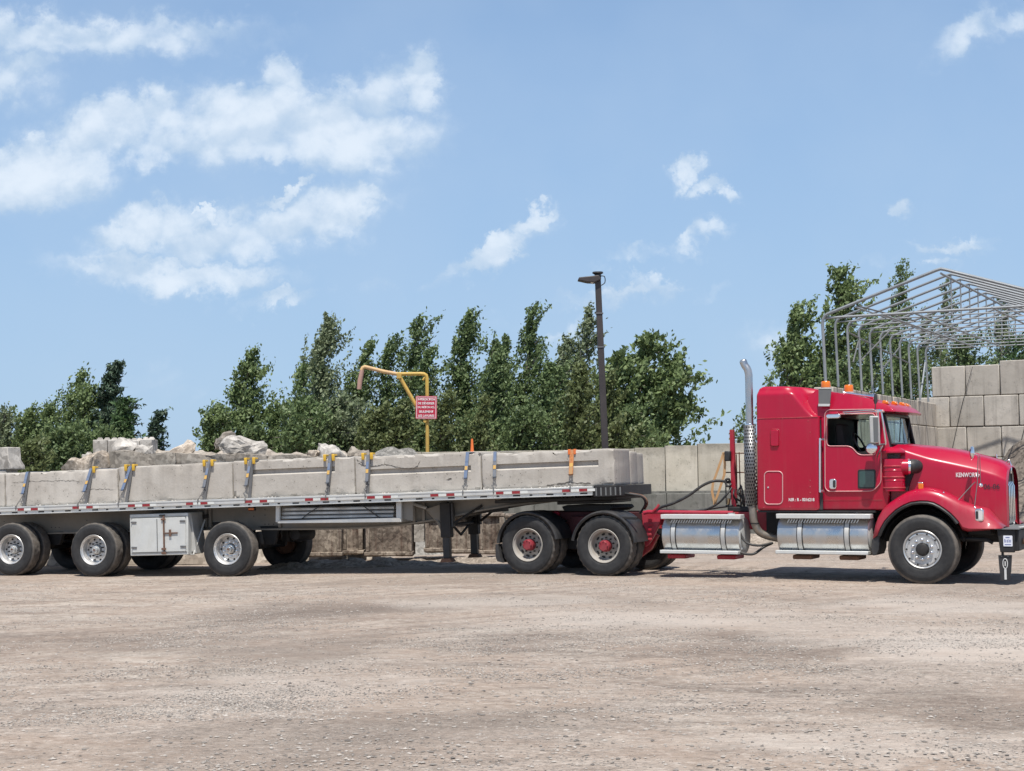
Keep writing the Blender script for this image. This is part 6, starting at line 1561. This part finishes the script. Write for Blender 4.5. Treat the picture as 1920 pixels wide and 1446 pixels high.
# wheels
def put_wheels(px, lift=0, single=False, name='trailer_wheel', py=None):
    u = ru(px, 1030, 0.0); Rr = .52; zc = rground(u, .3) + Rr - .008 + lift
    dish_wheel(trailer, u, .0, zc, Rr, 'trailer', .006 if px < 300 else .004, ALU, name=name, inner=not single, single=single)
    far_wheel(trailer, u, (2.60 - .30) if single else 2.6 - .61, zc, Rr, name=name, W_=.30 if single else .61)
    MB().lathe([(0, .3), (.06, .3), (.06, 2.3), (0, 2.3)], 16, 'Y', (u, 0, zc)).build('axle', BLACKG, trailer, smooth=50)
    return u, zc
uw = []
for px, s_ in ((20, False), (174.5, False), (426, True)): uw.append(put_wheels(px, single=s_))
for (u, zc) in uw:
    zb = rz(300, 994, BW)
    for w in (BW - .02, 2.6 - BW - .1):
        MB().prism([(u - .70, zb + .12), (u - .34, zb + .12), (u - .44, zc + .02), (u - .62, zc + .02)], w, w + .10).build('hanger', BLACKG, trailer, bevel=.01)
        MB().prism([(u + .32, zb + .02), (u + .72, zb + .02), (u + .62, zc + .04), (u + .42, zc + .04)], w, w + .10).build('hanger', BLACKG, trailer, bevel=.01)
        MB().tube([(u - .5, w + .05, zc + .06), (u, w + .05, zc + .08), (u + .3, w + .05, zc + .02)], .045, 8).build('trailing_arm', BLACKG, trailer)
        MB().lathe([(0, 0), (.12, 0), (.14, .06), (.12, .12), (.14, .18), (.12, .24), (0, .24)], 18, 'Z', (u + .30, w + .12, zc + .05)).build('air_spring', RUB, trailer, smooth=40)
    MB().lathe([(0, 0), (.09, 0), (.10, .03), (.10, .16), (.07, .2), (0, .2)], 16, 'X', (u + .1, .95, zc + .05)).build('brake_chamber', BLACKG, trailer, smooth=40)
# air tank
MB().lathe([(0, 0), (.10, .01), (.13, .05), (.13, .65), (.10, .69), (0, .7)], 20, 'Y', (uw[2][0] + .9, 1.0, rz(500, 1000, BW) - .05)).build('air_tank', BLACKG, trailer, smooth=40)

# toolbox
tb = empty('toolbox', parent=trailer); W0 = .05
q = rp([(243, 963.5), (352, 963), (352, 1041.5), (243, 1041.5)], W0)
x0, x1 = q[0][0], q[1][0]; z1, z0 = (q[0][1] + q[1][1])/2, (q[2][1] + q[3][1])/2
MB().prism([(x0, z0), (x1, z0), (x1, z1), (x0, z1)], W0, .60).build('body', ALUW, tb, bevel=.012)
MB().prism([(x1 + .001, z0 + .06), (x1 + .10, z0 + .02), (x1 + .004, z1 - .02)], W0 + .12, .55).build('side_gusset', ALUD, tb)
f_ = .035; m = MB(); m.box(x0 + .03, x1 - .03, W0 - .012, W0 - .001, z1 - .075, z1 - .055).box(x0 + .03, x1 - .03, W0 - .012, W0 - .001, z0 + .05, z0 + .062)
m.build('face_rib', GREYP, tb)
xm = x0 + (x1 - x0) * .595
for i, (a, b_) in enumerate(((x0 + .05, xm - .015), (xm + .015, x1 - .05))):
    d = MB().prism(rrect(a, z0 + .065, b_, z1 - .08, .02), W0 - .014, W0 - .001).build('door', ALUW, tb, bevel=.006)
    if i == 0: MB().box(b_ - .14, b_ - .125, W0 - .020, W0 - .0145, z0 + .08, z1 - .10).build('door_crease', GREYP, d)
    hx_ = a - .01 if i == 0 else b_ - .11
    for zz in (z0 + .14, z1 - .17): MB().box(hx_, hx_ + .12, W0 - .03, W0 - .0145, zz, zz + .035).build('hinge', HOOKM, d, bevel=.006)
MB().box(xm - .016, xm + .016, W0 - .028, W0 - .015, z0 + .02, z1 - .03).build('lock_bar', RUSTM, tb, bevel=.004)
MB().box(xm - .09, xm + .02, W0 - .030, W0 - .001, z1 - .045, z1 - .02).build('latch', BLACKG, tb, bevel=.004)
for zz in (z1 - .13, z0 + .10, z0 + .02): MB().box(xm - .05, xm + .05, W0 - .04, W0 - .029, zz, zz + .04).build('latch', RUSTM, tb, bevel=.005)
zm = (z0 + z1) / 2 + .02; MB().box(xm, xm + .30, W0 - .035, W0 - .02, zm - .010, zm + .014).build('handle', RUSTM, tb, bevel=.003)
MB().box(xm + .12, xm + .17, W0 - .045, W0 - .036, zm - .06, zm + .07).build('handle', RUSTM, tb, bevel=.008)
MB().tube([r3(352, 1040, .12), r3(363, 1040, .14), r3(384, 975, .5)], .018, 8).build('brace', ALUD, tb)
MB().box(x0 + .05, x1 + .1, .60, BW, z1 - .12, z1 - .05).build('mount', BLACKG, tb)

# amber side light
x, z = r_(472.5, 954.5, BW - .25)
sl_ = MB().box(x - .075, x + .075, BW - .28, BW - .22, z - .035, z + .035).build('side_light', BLACK, trailer, bevel=.012)
MB().box(x - .058, x + .058, BW - .292, BW - .281, z - .022, z + .022).build('lens', AMBER, sl_, bevel=.008)
MB().box(x - .03, x + .03, BW - .26, BW - .22, z + .0351, z + .08).build('bracket', ALUD, sl_)

# plank rack
rk = empty('side_rack', parent=trailer); RW = .12
for (pa, pb) in ((516.5, 524), (742.5, 752)):
    q = rp([(pa, 936), (pb, 936), (pb, 975), (pa, 975)], RW); MB().prism([(q[3][0], q[2][1] - .04), (q[2][0], q[2][1] - .04), (q[1][0], ZD - .16), (q[0][0], ZD - .16)], RW, RW + .06).build('upright', ALUW, rk, bevel=.005)
q = rp([(521, 976), (750, 970.5), (750, 979), (521, 981.5)], RW)
MB().prism(q, RW - .01, .72).build('tray', ALUD, rk, bevel=.004)
MB().prism(rp([(752.5, 938), (775, 941), (775, 977), (752.5, 972)], RW + .1), RW + .08, RW + .1).build('end_plate', BEAM, rk)
for k in range(3):
    y0 = 971.5 - k * 7.4
    q = rp([(528, y0 + 1.5), (738, y0 - 2.2), (738, y0 - 8.2), (528, y0 - 4.6)], RW + .10)
    pl_ = MB().prism(q, RW + .08 + .02 * k, .60).build('stake_plank', ALUD, rk, bevel=.006)
    qq = rp([(528, y0 - 3.8), (738, y0 - 7.4), (738, y0 - 6.6), (528, y0 - 3.0)], RW + .075); MB().prism(qq, RW + .073 + .02*k, RW + .08 + .02*k).build('groove', BLACKG, pl_)
for pth in ([(566, 973), (578, 963), (598, 950), (612, 945)], [(670, 941), (690, 955), (712, 971)], [(519, 974), (519, 962), (523, 956)]): MB().tube([r3(a, b_, RW + .04) for a, b_ in pth], .010, 6).build('bungee_cord', BLACK, rk)

# landing gear
for w in (.50, 1.98):
    g = empty('landing_leg', parent=trailer)
    ua_, ub_2 = ru(824.5, 960, .50), ru(848.5, 960, .50); uc = (ua_ + ub_2) / 2
    zt_l, zs, zf_ = rz(836, 943, .5), rz(836, 1008, .5), rz(836, 1047, .5)
    MB().box(ua_, ub_2 - .05, w, w + .16, zs, zt_l).build('outer_leg', BLACKG, g, bevel=.01)
    MB().box(ub_2 - .045, ub_2, w + .02, w + .12, zs + .18, zt_l).build('gear_case', BLACK, g, bevel=.01)
    MB().box(ua_ + .03, ub_2 - .09, w + .02, w + .14, zf_ - .0, zs + .02).build('inner_leg', BLACK, g, bevel=.008)
    MB().prism([(ua_ - .02, zf_ - .07), (ub_2 - .03, zf_ - .07), (ub_2 - .07, zf_), (ua_ + .02, zf_)], w - .03, w + .19).build('foot', RUSTM, g, bevel=.01)
    if w < 1:
        MB().tube([r3(838, 940, .7), r3(885, 962, 1.2)], .02, 6).build('brace', BLACKG, g)
    MB().tube([(ub_2, w + .06, zs + .25), (ub_2 + .5, w + .2 * (1 if w < 1 else -1), ZD - .28)], .025, 6).build('brace', BLACKG, g)
    MB().tube([(ua_, w + .06, zs + .22), (ua_ - .42, w + .22 * (1 if w < 1 else -1), zs + .62)], .03, 6).build('brace', BEAM, g)
    MB().prism([(ua_ - .30, zs + .52), (ua_ + .05, zs + .62), (ua_ + .05, zs + .18), (ua_ - .02, zs + .10), (ua_ - .10, zs + .30)], w + .08, w + .10).build('gusset', BEAM, g)
zx = rz(836, 985, .5)
MB().tube([(uc, .6, zx), (uc, 2.0, zx)], .03, 8).build('leg_cross_shaft', BLACKG, trailer)
MB().tube([(uc - .02, .66, zs + .3), (uc - .02, 1.3, zs + .02), (uc, 1.98, zs + .3)], .025, 6).build('leg_cross_brace', BLACKG, trailer)
MB().box(uc + .1, uc + .8, .80, 1.7, zs + .42, zs + .62).build('leg_cross_plate', BLACKG, trailer)
# tube on the lower beam edge
MB().tube([r3(a, b_, BW - .12) for a, b_ in ((770, 941), (778, 946), (800, 953))], .03, 8).build('pipe_stub', ALUD, trailer, smooth=60)

# ---------------------------------------------------------------- load
joints = [10, 222.5, 438, 667.5, 905, 1156]
LBW = .10; BH = None
def load_block(uA, uB, w0, w1, zb, zt, label, groove=None, chip=0, name='concrete_block', group='concrete blocks on the flatbed trailer', seed=0, mat=None):
    root = empty(name, parent=None); root.matrix_world = RM @ Matrix.Translation((uA, w0, zb)); tag(root, label, 'concrete block', group)
    Ln = uB - uA - .020; D = w1 - w0; h = zt - zb
    bm = bmesh.new(); nx, ny, nz = 44, 8, 14
    base = MB().box(0, Ln, 0, D, 0, h)
    me = base.mesh()
    cut = []
    if groove:
        ga, gb, gz, gh = groove
        c = MB(); c.add([(ga, -.05, gz - .06), (gb, -.05, gz - .06), (gb, -.05, gz + gh), (ga, -.05, gz + gh), (ga + .015, .05, gz + .008), (gb - .015, .05, gz + .008), (gb - .015, .05, gz + gh), (ga + .015, .05, gz + gh)], [(0,3,2,1),(4,5,6,7),(0,1,5,4),(1,2,6,5),(2,3,7,6),(3,0,4,7)])
        cut.append(c)
    me = boolean(me, cut, bevel=.022, seg=2)
    bm.from_mesh(me)
    for x in np.arange(.06, Ln - .05, .07): bmesh.ops.bisect_plane(bm, geom=bm.verts[:] + bm.edges[:] + bm.faces[:], plane_co=(x, 0, 0), plane_no=(1, 0, 0))
    for z in (.05, .14, .24, .34, .44, h - .05): bmesh.ops.bisect_plane(bm, geom=bm.verts[:] + bm.edges[:] + bm.faces[:], plane_co=(0, 0, z), plane_no=(0, 0, 1))
    for v in bm.verts:
        p = v.co + Vector((seed * 7.7, 0, 0)); e = noise.noise(p * 2.2) * .006
        # edges are nibbled
        ez = min(v.co.z, h - v.co.z); ex_ = min(v.co.x, Ln - v.co.x)
        if v.co.y < .03:
            nb = max(0, noise.noise(p * 7.5) - .05)
            if ez < .03 or ex_ < .03: e += nb * .09
            v.co.y += e
        if h - v.co.z < .03: v.co.z -= max(0, noise.noise(p * 6.1) - .08) * .09 * (1 + chip)
    m2 = bpy.data.meshes.new('m'); bm.to_mesh(m2); bm.free()
    link('body', m2, mat or CONC, root, smooth=30)
    return root
labs = ['pale block at the rear end of the trailer load, cut off by the photo edge', 'pale block with a thin level crack line, second from the left on the trailer', 'pale block above the trailer toolbox',
        'grooved block above the raised single trailer wheel', 'grooved block with a long jagged crack, above the trailer landing legs', 'grooved block at the front end of the trailer load above the drive wheels']
tops = [(10, 888.5), (222, 877), (438, 864.5), (667, 855), (905, 848.5), (1156, 843)]
ujs = [ru(-230, 955, LBW)] + [ru(j, 925 + (938 - 925) * (1 - j / 1156), LBW) for j in joints]
blocks = []
for i in range(6):
    uA, uB = ujs[i], ujs[i+1]
    pm = (([-100] + joints)[i] + joints[i]) / 2
    yt = np.interp(pm, [p for p, _ in tops], [q for _, q in tops]); zt = rz(pm, yt, LBW)
    ln = uB - uA; gz = .60 * (zt - ZD) if i < 5 else .62 * (zt - ZD)
    gr = None
    if i >= 3:
        ga = {3: .14, 4: .11, 5: .08}[i] * ln; gb = {3: .84, 4: .92, 5: .88}[i] * ln
        gr = (ga, gb, {3: .66, 4: .56, 5: .60}[i] * (zt - ZD) - .025, .085)
    bk_ = load_block(uA, uB, LBW, 1.26, ZD + .002, zt, labs[i], gr, chip=i % 2, seed=i + 1); blocks.append(bk_)
CRK = plain('crack_shadow', (.09, .08, .07), .95)
def crack(i, pts, wd_=.012, seed=0, name='crack'):
    """jagged crack or spalled line in the near face; pts in picture pixels"""
    r = random.Random(seed); P_ = []
    for (a, b_), (c, d) in zip(pts[:-1], pts[1:]):
        n = max(2, int(abs(c - a) + abs(d - b_)) // 3)
        for k in range(n): t = k / n; P_.append((a + (c - a) * t + r.uniform(-.7, .7), b_ + (d - b_) * t + r.uniform(-1.1, 1.1)))
    P_.append(pts[-1]); Q = rp(P_, LBW); m = MB(); up = []; dn = []
    for k, (x, z) in enumerate(Q):
        w_ = wd_ * 1.6 * r.uniform(.25, 1.0) * (0.2 if k in (0, len(Q) - 1) else 1); up.append((x + r.uniform(-.004, .004), LBW - .0045, z + w_ / 2)); dn.append((x, LBW - .0045, z - w_ / 2))
    m.loft([up, dn]); o = m.build(name, CRK, None, smooth=0, fix=False)
    par = blocks[i]; o.parent = par; o.matrix_local = par.matrix_world.inverted() @ RM
crack(4, [(672, 868), (682, 874), (694, 875), (708, 874), (722, 871), (734, 873), (748, 877), (764, 879), (776, 878), (784, 873), (788, 862)], .014, 1)
crack(4, [(668, 862), (676, 866), (682, 871)], .010, 2)
crack(1, [(24, 905), (60, 903), (110, 901), (150, 902)], .007, 3)
crack(2, [(160, 918), (190, 917), (216, 919)], .007, 4)
crack(2, [(219, 862 + 24), (221, 905), (223, 922), (221, 932)], .012, 5)
crack(5, [(1024, 911), (1040, 908), (1056, 907), (1068, 904), (1080, 906), (1108, 907)], .018, 6)
crack(5, [(1155.5, 848), (1156, 870), (1157, 890), (1156.5, 908)], .010, 7)
crack(3, [(262, 876), (274, 871)], .01, 8) if False else None
crack(4, [(836, 899), (848, 898)], .016, 9)
# far row: its front block shows past the near row
uF = ujs[-1]
load_block(uF - 2.38, uF + .0, 1.30, 1.84, ZD + .002, rz(1190, 846, 1.3), 'narrow upright faced block behind the front grooved block', seed=11)
load_block(uF - 2.42, uF - .04, 1.86, 2.50, ZD + .002, rz(1210, 848.5, 2.0), 'darker block at the far front corner of the trailer load', seed=12, mat=WALLC)
# joint filler wood visible? small mortar crumbs along the deck edge
m = MB(); r = random.Random(5)
for k in range(70):
    u = r.uniform(uL + 1, uR - .3); s_ = r.uniform(.008, .022); w = r.uniform(.03, .09)
    m.add([(u - s_, w, ZD + .001), (u, w - s_, ZD + .001), (u + s_, w, ZD + .001), (u, w + s_, ZD + .001), (u + s_ * .3, w, ZD + s_ * 1.1)], [(0,1,4), (1,2,4), (2,3,4), (3,0,4), (3,2,1,0)])
m.build('concrete_crumbs', ROCK, trailer, smooth=0)
# concrete barrier standing on the far row at the left edge
root = empty('concrete_barrier'); root.matrix_world = RM @ Matrix.Translation((ru(-60, 880, 1.9), 1.9, 0)); tag(root, 'bell shaped pale concrete barrier end standing beyond the load at the left edge', 'concrete barrier')
xa = ru(14, 860, 1.9) - ru(-60, 880, 1.9); xb = ru(22.5, 880, 1.9) - ru(-60, 880, 1.9)
za, zb_, zc_ = rz(10, 838.5, 1.9), rz(10, 868, 1.9), rz(10, 881, 1.9)
MB().prism([(-2, za), (xa, za), (xa + .02, zb_ + .06), (xb, zb_ - .06), (xb + .01, zc_), (-2, zc_)], 0, .45).build('barrier_top', ROCK, root, bevel=.02)
MB().prism([(-2, zc_ - .003), (xa - .06, zc_ - .003), (xa - .06, zc_ - .06), (xa, zc_ - .07), (xa, ZD + .003), (-2, ZD + .003)], .02, .43).build('barrier_foot', ROCK, root, bevel=.015)

GREYD = plain('strap_shadow_grey', (.115, .115, .118), .9, 0, dirt=(.2, .19, .18), dirt_amt=.4, dscale=12, nz=.15)
# ratchet straps: (top px, bottom px of the webbing, bottom rail px, kind)
zT = lambda px: np.interp(px, [p for p, _ in tops], [q for _, q in tops])
straps = [(51.5, 41, 30, 'blue', 0), (171, 156, 146, 'yel1', 1), (245, 228, 222, 'blue', 2), (392, 381, 371, 'yel', 3), (470, 460, 460, 'yel', 4), (618.5, 613.5, 611, 'yel', 5), (690, 687, 685, 'grey', 6), (877, 872, 868, 'blue', 7), (928.5, 926.5, 925.5, 'blue2', 8), (1072.5, 1070, 1069, 'orange', 9)]
slabs = ['blue strap nearest the left edge of the photo, with an orange tag', 'blue and tan strap with one yellow corner guard, second from the left', 'bright blue strap with yellow corner guards left of the toolbox', 'blue grey strap above the third trailer wheel with two yellow guards', 'blue grey strap with two yellow guards beside the block joint right of the toolbox', 'blue strap with two yellow guards above the side rack', 'pale grey strap with two yellow guards beside the jagged crack', 'blue and white strap below the orange cone', 'pale blue strap at the left end of the front grooved block', 'worn orange strap on the front grooved block']
for (pt, pb, pr, kind, idx) in straps:
    root = empty('ratchet_strap'); root.matrix_world = RM.copy(); tag(root, slabs[idx], 'strap', 'straps tying down the concrete blocks')
    main = {'blue': BLUEW, 'yel1': BLUEW, 'yel': GREYW, 'grey': GREYW, 'blue2': GREYW, 'orange': ORW}[kind]
    yt = zT(pt) - .5; yb = 950 + (912 - 950) * pr / 1110
    zt = rz(pt, yt, LBW) + .006; u0 = ru(pt, yt, LBW); um_ = ru(pb, yb - 22, .04); zm = rz(pb, yb - 22, .04); u2_ = ru(pr, yb, .0); z2 = ZD - .01
    wd = .062 if kind != 'orange' else .075
    # over the top and down the near side
    ribbon([(u0 + .05, 1.9, zt + .01), (u0 + .02, LBW + .08, zt + .002), (u0, LBW - .004, zt)], wd, main, 'webbing_top', root) if False else None
    secs = []
    top = [(u0, 2.45), (u0, LBW + .02)]
    MB().box(u0 - wd/2, u0 + wd/2, LBW + .0, 1.27, zt, zt + .005).build('webbing', main, root)
    P0 = Vector((u0, LBW - .008, zt + .003)); P1 = Vector((um_, .045, zm)); 
    def seg(a, b_, t0, t1, mat, nm, dy=0, wdt=wd):
        A, B = P0.lerp(P1, t0), P0.lerp(P1, t1); ribbon([(A.x, A.y + dy, A.z), (B.x, B.y + dy, B.z)], wdt, mat, nm, root)
    seg(0, 0, 0, 1, main, 'webbing')
    seg(0, 0, .02, .36, BLUEW if kind != 'orange' else ORANGE, 'label_patch', -.003, wd * .9) if kind in ('blue', 'blue2', 'yel1') else None
    if kind in ('yel', 'grey'): seg(0, 0, .25, .5, BLUEW, 'label_patch', -.003, wd * .75)
    seg(0, 0, .52, .66, TAGY, 'tag', -.005, wd * .8)
    if kind == 'orange': seg(0, 0, .66, .95, TANW, 'worn_patch', -.004, wd * .7)
    if idx <= 6:   # dark grey ribbon stands in for the strap's shadow on the block
        dxp = {0: 3, 1: 3, 2: 6, 3: 3, 4: 4, 5: 3, 6: 2}[idx]; bxp = {0: 44, 1: 160, 2: 236, 3: 382, 4: 467, 5: 613, 6: 688}[idx]
        yb2 = 950 + (912 - 950) * bxp / 1110 - 1; A = Vector((u0 + .035, LBW - .005, zt - .01)); B = Vector((ru(bxp, yb2, .05), .055, ZD + .01))
        ribbon([tuple(A), tuple(B)], wd * 1.0, GREYD, 'strap_shadow', root)
    # triangle + chain / flat hook
    tri = MB(); tri.tube([P1 + Vector((-.05, -.005, .02)), P1 + Vector((.05, -.005, .02)), P1 + Vector((0, -.005, -.05))], .007, 6, closed=True); tri.build('delta_ring', HOOKM, root, fix=False)
    Q = Vector((u2_, -.012, z2)); S0 = P1 + Vector((0, 0, -.05)); ch = MB(); n_ = max(3, int((S0 - Q).length / .035))
    for k in range(n_):
        a = S0.lerp(Q, k / n_); b_ = S0.lerp(Q, (k + 1.25) / n_); mid = (a + b_) / 2; dx = Vector((.011, 0, 0)) if k % 2 else Vector((0, .011, 0))
        ch.tube([a, mid + dx, b_, mid - dx], .0045, 5, closed=True)
    ch.build('chain', HOOKM, root, fix=False)
    MB().tube([Q + Vector((0, 0, .02)), Q + Vector((0, -.01, -.03)), Q + Vector((0, .02, -.06))], .010, 6).build('hook', HOOKM, root)
    # corner guards
    if kind in ('yel', 'grey', 'yel1') or idx == 2:
        for sgn in ((-1, 1) if kind != 'yel1' else (1,)):
            x = u0 + sgn * .085
            g = MB(); g.add([], [])
            pr_ = roundpoly([(LBW - .05, zt - .085), (LBW - .03, zt - .085), (LBW - .028, zt + .004), (LBW + .08, zt + .006), (LBW + .08, zt + .035), (LBW - .055, zt + .04)], .012, 2)
            n_ = len(pr_); g.add([(x - .028, a, b_) for a, b_ in pr_] + [(x + .028, a, b_) for a, b_ in pr_], [tuple(range(n_)), tuple(range(2*n_-1, n_-1, -1))] + [((i+1) % n_, i, i+n_, (i+1) % n_ + n_) for i in range(n_)])
            g.build('corner_guard', YEL, root, bevel=.006)
    elif kind == 'orange':
        for sgn in (-1, 1): x = u0 + sgn * .05; MB().box(x - .02, x + .02, LBW - .025, LBW + .05, zt - .08, zt + .012).build('corner_guard', ORANGE, root, bevel=.006)
